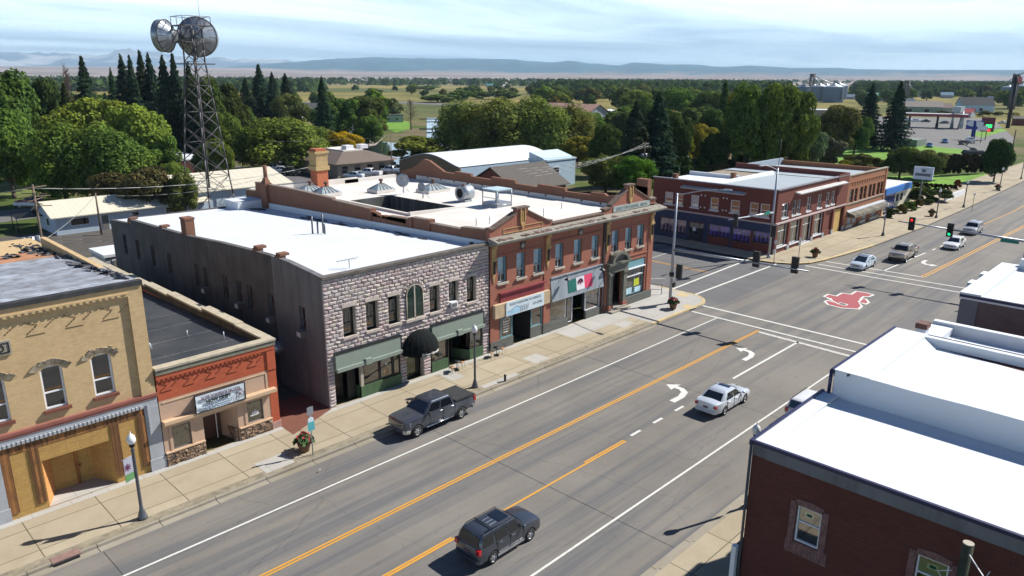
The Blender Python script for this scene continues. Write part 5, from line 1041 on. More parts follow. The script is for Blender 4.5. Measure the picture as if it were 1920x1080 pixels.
mb = MB(); mb.face([WF.p(46.42, 4.96, -.02), WF.p(53.64, 4.96, -.02), WF.p(53.64, 2.98, -.26), WF.p(46.42, 2.98, -.26)]); WF.box(mb, 46.4, 53.66, 4.95, 5.06, -.12, .0); WF.box(mb, 46.4, 53.66, 2.9, 2.98, -.28, .1); mb.ext([(FY - .02, 4.96), (FY - .26, 2.98), (FY, 2.98)], 0, 46.38, 46.42); mb.build('board_fascia', M_gwood, B4)
fl = MB()
def slab(mb, u0, u1, v0, v1, m, e=.0):
    d = lambda v: -.02 - (4.96 - v) * .121 - .03 - e
    mb.face([WF.p(u0, v0, d(v0)), WF.p(u1, v0, d(v0)), WF.p(u1, v1, d(v1)), WF.p(u0, v1, d(v1))], m)
slab(fl, 48.6, 49.72, 3.28, 4.42, 0); slab(fl, 49.72, 50.85, 3.28, 4.45, 1); slab(fl, 50.85, 52.0, 3.3, 4.5, 2)
cc = WF.p(50.28, 3.86, -.19); k0 = len(fl.v)
for a in range(16):
    t0, t1 = 2 * pi * a / 16, 2 * pi * (a + 1) / 16; fl.face([(cc.x, cc.y, cc.z), (cc.x + .42 * cos(t0), cc.y, cc.z + .46 * sin(t0)), (cc.x + .42 * cos(t1), cc.y, cc.z + .46 * sin(t1))], 3)
fl.box(cc.x - .4, cc.x + .4, cc.y - .012, cc.y - .006, cc.z - .18, cc.z - .02, 1)
fl.ext([(cc.x - .3, cc.z - .12), (cc.x - .2, cc.z + .15), (cc.x - .1, cc.z - .1)], 1, cc.y - .02, cc.y - .014, 1); fl.ext([(cc.x - .07, cc.z - .12), (cc.x, cc.z + .25), (cc.x + .08, cc.z - .12)], 1, cc.y - .02, cc.y - .014, 2); fl.ext([(cc.x + .12, cc.z - .1), (cc.x + .22, cc.z + .15), (cc.x + .3, cc.z - .1)], 1, cc.y - .02, cc.y - .014, 1)
fl.build('tricolour_sign', [plain('flag_green', (.0, .13, .10), .6), plain('flag_white', (.72, .70, .74), .6), plain('flag_pink_red', (.66, .05, .13), .6), plain('plum_badge', (.06, .015, .05), .6)], B4)
for x in (47.95, 52.9):
    mb = MB(); mb.tube([(x, FY, 5.0), (x, FY - .55, 5.12), (x, FY - .6, 4.9)], .025, 5); mb.lathe((x, FY - .6, 4.68), [(.28, 0), (.22, .08), (.05, .2), (.03, .24)], 12); mb.build('gooseneck_lamp', M_blkp, B4)
window(B4, WF, 46.5, 48.85, .9, 3.0, .12, M_gry, M_glassd, M_yint, .06, 0, name='shop_window')
f3 = window(B4, WF, 51.35, 53.5, .95, 3.0, .12, M_wht, M_glassd, plain('grey_dim_interior', (.035, .045, .05), .8, .4, 2), .06, 0, name='shop_window'); r = MB(); WF.box(r, 51.9, 52.75, .98, 1.3, .14, .16); WF.box(r, 52.4, 52.75, 1.9, 2.5, .14, .145, 1); r.build('window_sign', [plain('orange_card', (.6, .10, .03), .6), M_ochre], f3)
f4 = window(B4, Wall((0, FY + .5, 0), (1, 0, 0), (0, 1, 0)), 48.95, 50.0, .17, 2.95, 0, M_wht, M_glassd, M_int, .08, 0, name='glass_door')
# bank portal
mb = MB()
for x in (54.72, 56.95): WF.box(mb, x - .25, x + .25, .75, 3.9, -.35, .0); WF.box(mb, x - .33, x + .33, .16, .8, -.42, 0, 1); WF.box(mb, x - .34, x + .34, 3.7, 3.95, -.44, 0)
WF.box(mb, 54.3, 57.35, 3.95, 4.75, -.35, .02); WF.box(mb, 54.1, 57.55, 4.75, 4.98, -.6, .02)
P = [(55.84 + 1.35 * cos(t), 4.98 + .95 * sin(t)) for t in [pi * k / 12 for k in range(13)]]; Pi = [(55.84 + 1.05 * cos(t), 4.98 + .68 * sin(t)) for t in [pi * k / 12 for k in range(13)]]
for i in range(12): mb.ext([P[i], P[i + 1], Pi[i + 1], Pi[i]], 1, FY - .62, FY + .02)
mb.ext(Pi[::-1], 1, FY - .3, FY + .01)
mb.build('portal', [plain('grey_green_stone', (.155, .155, .125), .85, .2, 3, dirt=.4), M_bank], B4)
mb = MB(); WF.box(mb, 55.0, 56.9, .3, 3.9, .8, .9); mb.build('bank_door', plain('dark_panelled_door', (.03, .018, .014), .4, .4), B4)
mb = MB(); WF.box(mb, 54.3, 57.3, .1, .32, -.9, .8); WF.box(mb, 54.6, 57.1, .32, .48, -.5, .8); mb.build('door_steps', M_conc, B4)
mb = MB(); mb.tube([(54.0, FY - .25, .15), (54.0, FY - .25, 1.05), (54.0, FY + .0, 1.05)], .035); mb.build('hand_rail', M_blkp, B4)
f5 = window(B4, WF, 57.7, 60.6, .98, 4.5, .22, M_teal, M_glassd, M_int, .10, 0, [(.5,)], name='bank_window'); r = MB(); WF.box(r, 57.7, 60.6, 3.75, 4.45, .05, .2); WF.box(r, 57.65, 60.65, 3.68, 3.76, -.12, .2, 1); WF.box(r, 57.75, 60.55, 2.85, 2.95, .1, .2, 1); r.build('transom', [M_teal, M_wht], f5)
r = MB(); WF.box(r, 59.15, 60.0, 1.75, 2.45, .17, .19); r.build('yellow_poster', plain('lime_poster', (.55, .60, .02), .6), f5)
r = MB(); WF.box(r, 57.85, 58.8, 1.02, 1.7, .16, .18); WF.box(r, 59.3, 60.4, 1.05, 1.6, .16, .18); r.build('white_poster', M_blind, f5)
mb = MB(); mb.tube([(62.6, FY + .6, .15), (62.6, FY + .6, 1.2), (63.4, FY - .4, 1.2), (63.4, FY - .4, .15)], .035); mb.tube([(62.6, FY + .6, .65), (63.4, FY - .4, .65)], .03); mb.build('hand_rail', M_iron, label='small dark metal hand rail at the red brick corner by the crossing', cat='hand rail')
# ---- 5 maroon brick corner building across the side street
B5 = thing('corner_building', 'maroon brick two storey corner building with purple window displays, across the side street', 'building', (100, 40.2, 0))
WC = Wall((0, 40.2, 0), (1, 0, 0), (0, 1, 0)); WCX = Wall((88.8, 0, 0), (0, 1, 0), (1, 0, 0))
fw = [(90.3, 92.1), (93.3, 94.4), (94.7, 95.8), (97.7, 99.1), (101.2, 102.6), (104.1, 105.3), (105.9, 107.1), (108.4, 111.0)]
H = [(a, b, 4.55, 6.45) for a, b in fw]; S1 = [(89.7, 92.4, .9, 3.65), (93.3, 96.2, .8, 3.7), (96.9, 100.0, .3, 3.7), (100.5, 103.7, .8, 3.7), (104.2, 106.9, .9, 3.4)]
S2 = [(107.5, 110.9, 0.0, 3.6)]
mb = MB(); WC.holes(mb, 88.8, 111.5, .1, 8.25, H + S1 + S2, .25)
for x in (89.1, 92.85, 96.55, 100.25, 103.95, 107.2, 111.2): WC.box(mb, x - .28, x + .28, .8, 3.85, -.12, 0)
WC.box(mb, 107.6, 111.5, 3.9, 8.6, -.12, -.002); mb.box(111.1, 111.5, 40.2, 58, 7.8, 8.6)
lw = [(56.6, 55.3), (54.9, 53.7), (52.45, 51.25), (49.5, 48.3), (46.55, 45.25), (43.85, 42.7), (42.4, 41.2)]
HL = [(b, a, 4.75, 6.4) for a, b in lw]; SL = [(52.9, 57.2, .75, 2.75), (50.2, 52.5, .2, 2.7), (46.3, 49.5, 1.2, 2.8), (43.4, 46.0, 1.0, 2.8), (40.8, 43.1, 1.3, 3.0)]
WCX.holes(mb, 40.2, 58.6, .1, 8.25, HL + SL, .2); mb.box(89, 127, 58.3, 58.6, 0, 7.6)
mb.build('wall', M_corner, B5)
mb = MB(); mb.box(88.6, 111.5, 40.05, 40.5, 8.25, 8.38); mb.box(88.6, 89.1, 40.5, 58.7, 8.2, 8.34); mb.build('coping', plain('grey_metal_coping', (.2, .2, .22), .6), B5)
mb = MB(); WC.box(mb, 88.65, 111.5, 3.9, 4.12, -.16, 0); mb.box(88.64, 88.8, 40.04, 58.6, 3.9, 4.1); mb.build('belt_course', plain('pinkish_white_trim', (.52, .42, .40), .8, .1), B5)
mb = MB(); mb.hexa([(93.7, 40.2, 7.35), (109.6, 40.2, 7.35), (109.6, 39.5, 7.25), (93.7, 39.5, 7.25), (93.7, 40.2, 7.6), (109.6, 40.2, 7.6), (109.6, 39.4, 7.42), (93.7, 39.4, 7.42)]); mb.hexa([(88.8, 44.5, 7.35), (88.8, 53.8, 7.35), (88.1, 53.8, 7.25), (88.1, 44.5, 7.25), (88.8, 44.5, 7.6), (88.8, 53.8, 7.6), (88.0, 53.8, 7.42), (88.0, 44.5, 7.42)])
mb.build('canopy_hood', plain('pale_metal_hood', (.45, .45, .45), .6, .2, 3), B5)
for i, (a, b, c, d) in enumerate(H): window(B5, WC, a, b, c, d, .18, M_wht, M_glassd, M_int, .08, .45, [(.5,)] if b - a > 1.5 else None, sill=.1, sillm=M_wht)
M_yb = plain('amber_blind', (.22, .12, .03), .8, .2)
for i, (a, b, c, d) in enumerate(HL): window(B5, WCX, a, b, c, d, .14, M_wht if i else M_wht, M_glassd, M_int, .09, .5, blind=(M_blind if i in (0, 2) else M_yb), blindfrac=.5 if i != 2 else .9, sill=.1, sillm=M_wht)
for i, (a, b, c, d) in enumerate(S1[:4]):
    window(B5, WC, a, b, c, d, .2, M_wht, M_glassd, M_int, .07, .72, [(.45, .02, .98)], sill=.12, sillm=M_wht, name='shop_window')
mb = MB(); WC.box(mb, 104.4, 106.7, .9, 3.3, .12, .2, 0); mb.build('bricked_window', M_corner, B5)
mb = MB(); WC.box(mb, 107.9, 110.4, .15, 3.5, .15, .2, 0); WC.box(mb, 107.5, 107.9, .1, 3.6, .1, .25, 1); mb.build('yellow_board', [plain('yellow_plywood', (.50, .33, .10), .8, .12), M_wht], B5)
mb = MB()
for x in (89.1, 92.85, 96.55, 100.25, 103.95, 107.2, 111.2): WC.box(mb, x - .32, x + .32, .1, .8, -.16, 0); mb.cut()
mb.build_each('grey_pier_base', M_pier, B5)
M_purp = plain('purple_drape', (.24, .12, .85), .8, .4, 2.5); M_pink = plain('pink_drape', (.75, .48, .50), .8, .3, 2); M_figs = plain('dark_costume_forms', (.03, .015, .03), .8, .5)
for i, (a, b, c, d) in enumerate(SL):
    mm = M_pink if i == 0 else M_int if i == 1 else M_purp
    f = window(B5, WCX, a, b, c, d, .1, M_iron, M_glassd, M_int, .06, 0, [(.33,), (.66,)] if i < 2 else [(.5,)], name='display_window'); r = MB()
    if i != 1:
        r.face([WCX.p(a + .1, c + (d - c) * .12, .12), WCX.p(b - .1, c + (d - c) * .12, .12), WCX.p(b - .1, d - .1, .3), WCX.p(a + .1, d - .1, .3)]); r.build('drape', mm, f); r = MB()
        n = int((b - a) / .55)
        for k in range(n): y = a + .35 + k * .55; h = random.uniform(.5, .9) * (d - c) * .8; r.lathe((88.97, y, c + .05), [(.16, 0), (.1, h * .4), (.13, h * .75), (.03, h * .85), (.07, h * .93), (0, h)], 8)
        r.build('mannequin_row', M_figs, f)
    else: WCX.box(r, a + 1.2, a + 1.7, 1.5, 2.0, .05, .06); r.build('door_notice', M_wht, f)
mb = MB(); mb.box(88.74, 88.8, 40.3, 58.5, 2.8, 3.85); mb.build('navy_fascia', plain('navy_fascia_paint', (.03, .05, .11), .7, .1), B5); mb = MB()
for a, b, c, d in ((40.3, 40.8, .1, 2.8), (46.0, 46.3, .1, 2.8), (49.5, 50.2, .1, 2.8), (52.5, 52.9, .1, 2.8), (57.2, 58.5, .1, 2.8), (52.9, 57.2, .1, .75)): mb.cut(); mb.box(88.745, 88.8, a, b, c, d)
mb.build_each('navy_panel', MATS['navy_fascia_paint'], B5)
mb = MB()
for y in (50.3, 50.9, 47.6, 47.1):
    for z in (6.5, 4.9): mb.cut(); mb.lathe((88.8, y, z), [(.12, -.05), (.10, -.07), (0, -.08)], 8, 0, 'X')
mb.build_each('wall_tie_plate', M_wht, B5)
mb = MB(); mb.face([(89.1, 40.5, 8.0), (107.6, 40.5, 7.9), (107.6, 50.0, 7.8), (89.1, 50, 7.9)]); mb.face([(107.6, 40.5, 7.95), (111.2, 40.5, 7.95), (111.2, 58, 7.8), (107.6, 58, 7.8)]); mb.build('roof', M_blueroof, B5)
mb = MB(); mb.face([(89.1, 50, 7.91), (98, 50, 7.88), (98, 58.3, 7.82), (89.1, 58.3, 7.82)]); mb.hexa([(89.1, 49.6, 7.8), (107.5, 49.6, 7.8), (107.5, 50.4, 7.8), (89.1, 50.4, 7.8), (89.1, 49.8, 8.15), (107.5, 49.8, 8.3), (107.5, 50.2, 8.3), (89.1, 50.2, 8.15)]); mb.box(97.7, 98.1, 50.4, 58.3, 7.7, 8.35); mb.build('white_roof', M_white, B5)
mb = MB(); mb.face([(98.1, 50.4, 7.7), (111, 50.4, 7.7), (111, 58.3, 7.7), (98.1, 58.3, 7.7)]); mb.build('brown_roof', plain('gravelled_roof', (.25, .21, .16), .95, .3, 1), B5)
for (x, y) in ((89.6, 55.6), (96.6, 50.6)): mb = MB(); mb.box(x - .3, x + .3, y - .3, y + .3, 7.8, 8.9); mb.build('chimney_stub', M_party, B5)
mb = MB(); mb.tube([(89.4, 40.9, 8.3), (89.5, 40.9, 14.5)], .035, 5); mb.build('radio_whip', M_blkp, B5)
# tan brick neighbour
B6 = thing('tan_brick_building', 'tan brick building with arcaded cornice and a shingled awning, beyond the maroon corner building', 'building', (119, 40.2, 0))
mb = MB(); uws = [(112.6, 114.2), (114.5, 115.8), (116.6, 118.0), (118.3, 119.5), (120.2, 121.6), (121.9, 123.2), (123.9, 125.3), (125.5, 126.7)]
H = [(a, b, 3.95, 5.95) for a, b in uws]; WC.holes(mb, 111.5, 127.7, .1, 8.0, H, .25); WC.box(mb, 111.5, 127.7, 7.0, 7.12, -.08, 0)
for k in range(15): x = 112.3 + k; WC.box(mb, x, x + .25, 6.55, 7.0, -.08, 0)
for x in (111.8, 127.4): WC.box(mb, x - .28, x + .28, .1, 8.0, -.1, 0)
mb.box(127.3, 127.7, 40.2, 58, 0, 7.9); mb.build('wall', M_tan2, B6)
for i, (a, b, c, d) in enumerate(H): window(B6, WC, a, b, c, d, .18, M_brown, M_glassd, M_twin, .09, .5)
mb = MB(); WC.box(mb, 111.9, 127.3, 3.75, 3.93, -.12, 0); WC.box(mb, 111.4, 127.8, 8.0, 8.15, -.12, .3); mb.build('stone_sill_course', M_conc, B6)
mb = MB(); mb.face([(111.6, 40.8, 7.3), (127.4, 40.8, 7.3), (127.4, 58, 7.1), (111.6, 58, 7.1)]); mb.build('roof', M_blueroof, B6)
mb = MB(); mb.box(111.5, 127.7, 57.6, 58, 7.0, 8.2); mb.box(111.3, 111.52, 41, 58, 7, 8.5); mb.build('rear_parapet', plain('blue_membrane_parapet', (.30, .36, .42), .7, .1), B6)
mb = MB(); mb.ext([(40.2, 2.75), (38.9, 2.35), (38.85, 1.95), (40.2, 1.95)], 0, 112.2, 127.6, 0); mb.box(112.1, 127.7, 38.8, 40.2, 2.72, 2.9, 1) if False else None
mb.ext([(40.19, 2.74), (39.75, 2.6), (39.75, 2.68), (40.19, 2.9)], 0, 112.15, 127.65, 1); mb.build('shingle_awning', [ribbed('weathered_shingles', (.13, .12, .09), .3, 0, .9, depth=.6, var=.5), M_pier], B6)
mb = MB()
for a, b, m in ((113, 114.2, 0), (115, 116.4, 0), (119.2, 120.6, 0), (123, 124.4, 0)): WC.box(mb, a, b, .7, 1.9, -.02, 0, 0)
for a, b in ((112.2, 114.6), (117.8, 120), (122, 126)): WC.box(mb, a, b, .1, .7, -.25, 0, 1)
WC.box(mb, 116.6, 117.6, .15, 1.9, -.02, 0, 2); WC.box(mb, 121, 121.8, .15, 1.9, -.02, 0, 2)
mb.build('ground_floor_front', [M_gwood, M_stone, M_brown], B6)
# cream building with the blue fascia and its street sign
p0, p1 = G(1655, 402, .1), G(1712, 372, .1); X0, X1, Y0, Y1 = 131.5, 146, 41.5, 52
B7 = thing('low_cream_building', 'low cream building with bright blue fascia beyond the tan brick building', 'building', (138, 42, 0)); mb = MB(); mb.box(X0, X1, Y0, Y1, 0, 3.9, 0, 1); mb.box(X0 + 3, X0 + 8, Y0 - .02 + 4, Y1, 3.9, 4.3, 0, 1); mb.build('wall', [plain('cream_render', (.58, .54, .42), .85, .08), M_white2], B7)
mb = MB(); mb.box(X0 - .1, X0 + 13, Y0 - .5, Y0 + .0, 3.0, 4.0); mb.build('blue_fascia', plain('bright_blue_fascia', (.02, .16, .50), .5), B7)
mb = MB(); mb.box(X0 + 1, X0 + 6, Y0 - .08, Y0 - .01, .2, 3.0); mb.build('blue_glazing', plain('dark_blue_glazing', (.01, .03, .14), .2, coat=.4), B7)
mb = MB(); mb.box(X0 + 6.8, X0 + 8, Y0 - .06, Y0 - .01, 1.2, 2.4); mb.box(X0 + 9, X0 + 10.2, Y0 - .06, Y0 - .01, 1.2, 2.4); mb.box(X0 - .04, X0 - .01, Y0 + 3, Y0 + 4, .2, 2.3); mb.build('window', M_int, B7)
mb = MB(); mb.box(X0 + 2, X1 + 1, Y0 + 5, Y0 + 6.5, 4.0, 4.5); mb.build('roof_unit', M_gry, B7)
sp = onX(1722, 345, 144); mb = MB(); mb.box(143.8, 144.2, sp.y - 2.1, sp.y + 1.0, 4.7, 6.9, 0); mb.tube([(144, sp.y - .5, 0), (144, sp.y - .5, 4.7)], .14, 6, 1); SG = mb.build('shop_sign', [plain('pale_sign_panel', (.45, .55, .66), .6), M_gry], label='pale blue and white sign board on a post by the low cream building', cat='sign')
mb = MB(); mb.box(143.74, 143.8, sp.y - 1.8, sp.y + .7, 5.3, 5.75); mb.box(143.74, 143.8, sp.y - .9, sp.y - .3, 6.0, 6.5); mb.build('sign_lettering', M_lt, SG)
# ---- right hand buildings
RW_ = Wall((23.5, 0, 0), (0, 1, 0), (1, 0, 0))
R1 = thing('dark_brick_building', 'dark red brick building with white roof filling the bottom right corner', 'building', (26, 10, 0))
H = [(7.9, 8.75, 5.84, 7.26), (3.95, 4.85, 5.8, 7.24), (.2, 1.1, 5.8, 7.2)]
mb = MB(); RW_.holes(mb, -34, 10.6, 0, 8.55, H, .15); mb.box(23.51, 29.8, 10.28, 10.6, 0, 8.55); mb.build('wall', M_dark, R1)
mb = MB(); mb.box(23.44, 23.6, -34, 10.1, 8.55, 8.98); mb.box(23.47, 23.6, 10.1, 10.6, 8.55, 8.98); mb.build('grey_frieze', M_cem, R1)
mb = MB(); mb.box(23.42, 23.54, -34, 10.62, 8.99, 9.12); mb.box(23.4, 29.8, 10.6, 10.72, 8.92, 9.13); mb.build('roof_trim', plain('dark_blue_trim', (.02, .02, .07), .4, .1), R1)
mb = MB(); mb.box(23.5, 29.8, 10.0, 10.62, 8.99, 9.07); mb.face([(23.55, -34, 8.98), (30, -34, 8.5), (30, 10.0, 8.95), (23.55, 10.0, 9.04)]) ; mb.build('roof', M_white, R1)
mb = MB(); mb.cyl((23.42, 10.64, .1), (23.42, 10.64, 8.98), .05); mb.build('downpipe', M_iron, R1)
M_win = plain('green_grey_window_back', (.075, .10, .075), .8, .15)
for i, h in enumerate(H):
    f = window(R1, RW_, *h, .10, M_wht, M_glassd, M_int, .05, .56)
    q = MB(); q.face([RW_.p(h[0] + .06, h[2] + .82, .13), RW_.p(h[1] - .06, h[2] + .82, .13), RW_.p(h[1] - .06, h[3] - .05, .13), RW_.p(h[0] + .06, h[3] - .05, .13)]); q.build('upper_sash_paper', M_win, f)
    q = MB(); q.box(23.61, 23.615, h[0] + .3, h[0] + .62, h[2] + 1.02, h[2] + 1.22); q.box(23.6, 23.61, h[0] + .36, h[0] + .54, h[2] + 1.07, h[2] + 1.17, 1); q.build('window_sticker', [plain('pale_green_sticker', (.30, .42, .32), .7), plain('green_mark', (.02, .2, .12), .7)], f)
    q = MB(); bh = .075
    for k in range(26):
        z = h[2] - .5 + k * .082
        if z > h[3] + .1: break
        for y0, y1 in (((h[0] - .25, h[0] - .02), (h[1] + .02, h[1] + .25)) if z > h[2] - .02 else ((h[0] - .35, h[1] + .3),)):
            n = max(1, round((y1 - y0) / .22)); 
            for e in range(n): q.box(23.46, 23.52, y0 + (y1 - y0) * e / n + .008, y0 + (y1 - y0) * (e + 1) / n - .008, z, z + .066)
    for k in range(13):
        y = h[0] - .06 + k * .077; q.hexa([(23.46, y, h[3] + .02), (23.52, y, h[3] + .02), (23.52, y + .066, h[3] + .02), (23.46, y + .066, h[3] + .02)] + [(xx, yy, h[3] + .22 + .06 * sin(pi * k / 12)) for xx, yy in ((23.46, y), (23.52, y), (23.52, y + .066), (23.46, y + .066))])
    q.build('brick_surround', plain('pale_mortared_brick', (.22, .12, .11), .9, .35, 7, bmp=.4), f)
mb = MB(); mb.box(22.9, 23.5, 10.25, 10.75, 0, 4.9); mb.build('shopfront_post', M_gry, R1) if False else None
mb = MB(); mb.box(23.2, 23.42, 10.72, 10.9, .15, 4.7); mb.build('white_post', M_wht, R1); mb = MB(); mb.box(23.42, 29.8, 10.62, 10.9, .15, 4.6); mb.build('shopfront', plain('dark_navy_shopfront', (.015, .02, .05), .5), R1)
R2 = thing('white_roofed_building', 'building with a white wrapped roof standing higher than the dark brick one beside it', 'building', (33.5, 9, 0))
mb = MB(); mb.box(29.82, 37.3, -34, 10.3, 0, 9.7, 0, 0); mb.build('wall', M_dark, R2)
def wrap(mb, x0, x1, y1, z, zs):    # membrane wrapped wall face with soft folds
    n = 40
    P = []
    for j in range(9):
        for i in range(n + 1):
            y = y1 - (y1 + 34) * (i / n) ** 1.5; zz = zs + (z - zs) * j / 8; b = .05 * mn.noise(Vector((y * .6, zz * 1.2, x0))) + .04 * mn.noise(Vector((y * 2.1 + zz, zz * .6, 3)))
            P.append((x0 - .06 + b * (1 if 0 < j < 8 else .3) - .10 * (1 - j / 8) ** 3, y, zz + (.05 * mn.noise(Vector((y * .35, 1, x0))) if j == 8 else 0)))
    k0 = len(mb.v); mb.v += P
    for j in range(8):
        for i in range(n): a = k0 + j * (n + 1) + i; mb.f.append((a, a + 1, a + n + 2, a + n + 1)); mb.m.append(0); mb.sm.append(True)
mb = MB(); wrap(mb, 29.8, 29.8, 10.25, 10.12, 8.5); mb.box(29.74, 30.15, -34, 10.3, 9.85, 10.1); mb.box(29.74, 37.3, 8.9, 10.32, 9.8, 10.14); mb.face([(30.0, -34, 9.72), (37, -34, 9.5), (37, 9.0, 9.7), (30.0, 9.0, 9.95)]); mb.face([(30, 9.05, 10.1), (37, 9.05, 10.1), (37, 8.3, 9.72), (30, 8.3, 9.9)])
mb.box(29.6, 30.15, -34, 5.9, 9.3, 9.98) if False else None
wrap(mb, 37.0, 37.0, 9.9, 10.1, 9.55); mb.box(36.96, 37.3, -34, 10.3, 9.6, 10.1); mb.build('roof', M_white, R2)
mb = MB(); mb.box(29.7, 37.35, 10.3, 10.42, 9.95, 10.17); mb.tube([(29.72, 10.4, 10.1), (29.72, 10.4, 8.9)], .07); mb.box(37.3, 37.36, -34, 10.42, 9.98, 10.12); mb.build('roof_trim', MATS['dark_blue_trim'], R2)
R3 = thing('lower_white_roofed_building', 'lower building with white roof and a small dark topped chimney, between two taller ones', 'building', (40.5, 9, 0))
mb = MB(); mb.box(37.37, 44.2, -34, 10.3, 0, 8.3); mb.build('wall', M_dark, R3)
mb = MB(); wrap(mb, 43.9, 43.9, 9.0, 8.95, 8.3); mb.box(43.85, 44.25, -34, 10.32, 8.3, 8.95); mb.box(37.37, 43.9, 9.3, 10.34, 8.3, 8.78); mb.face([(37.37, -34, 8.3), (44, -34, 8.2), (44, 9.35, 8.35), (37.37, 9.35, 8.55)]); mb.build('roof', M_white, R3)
cq = onY(1735, 604, 10.0); mb = MB(); mb.box(cq.x - .32, cq.x + .32, 9.85, 10.3, 8.7, 9.3, 0); mb.box(cq.x - .36, cq.x + .36, 9.8, 10.35, 9.3, 9.58, 1); mb.build('chimney_stub', [M_white, M_pipe], R3)
R4 = thing('grey_sided_building', 'building with a plain grey brick side wall and white stepped roof edge on the right', 'building', (54, 9, 0))
mb = MB(); mb.box(49.2, 59.4, -34, 10.3, 0, 9.1, 0); mb.build('wall', brick('grey_brown_brick', (.16, .115, .105), (.13, .095, .09), (.12, .10, .10), stain=.5), R4)
mb = MB(); mb.box(49.15, 49.2, 9.4, 10.35, 0, 9.05); mb.build('pier', M_cem, R4)
mb = MB(); mb.box(49.1, 59.5, 9.3, 10.42, 9.1, 9.5); mb.box(49.1, 49.6, -34, 9.3, 9.1, 9.42); mb.face([(49.6, -34, 9.2), (59.3, -34, 9.2), (59.3, 9.3, 9.28), (49.6, 9.3, 9.28)]); mb.box(59.0, 59.5, -34, 9.3, 9.1, 10.0)
for x in (52.3, 55.3): mb.box(x - .5, x + .5, 10.42, 10.7, 8.9, 9.5)
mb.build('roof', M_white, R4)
mb = MB(); mb.box(49.06, 49.1, -34, 10.4, 9.22, 9.38); mb.build('roof_trim', MATS['dark_blue_trim'], R4)
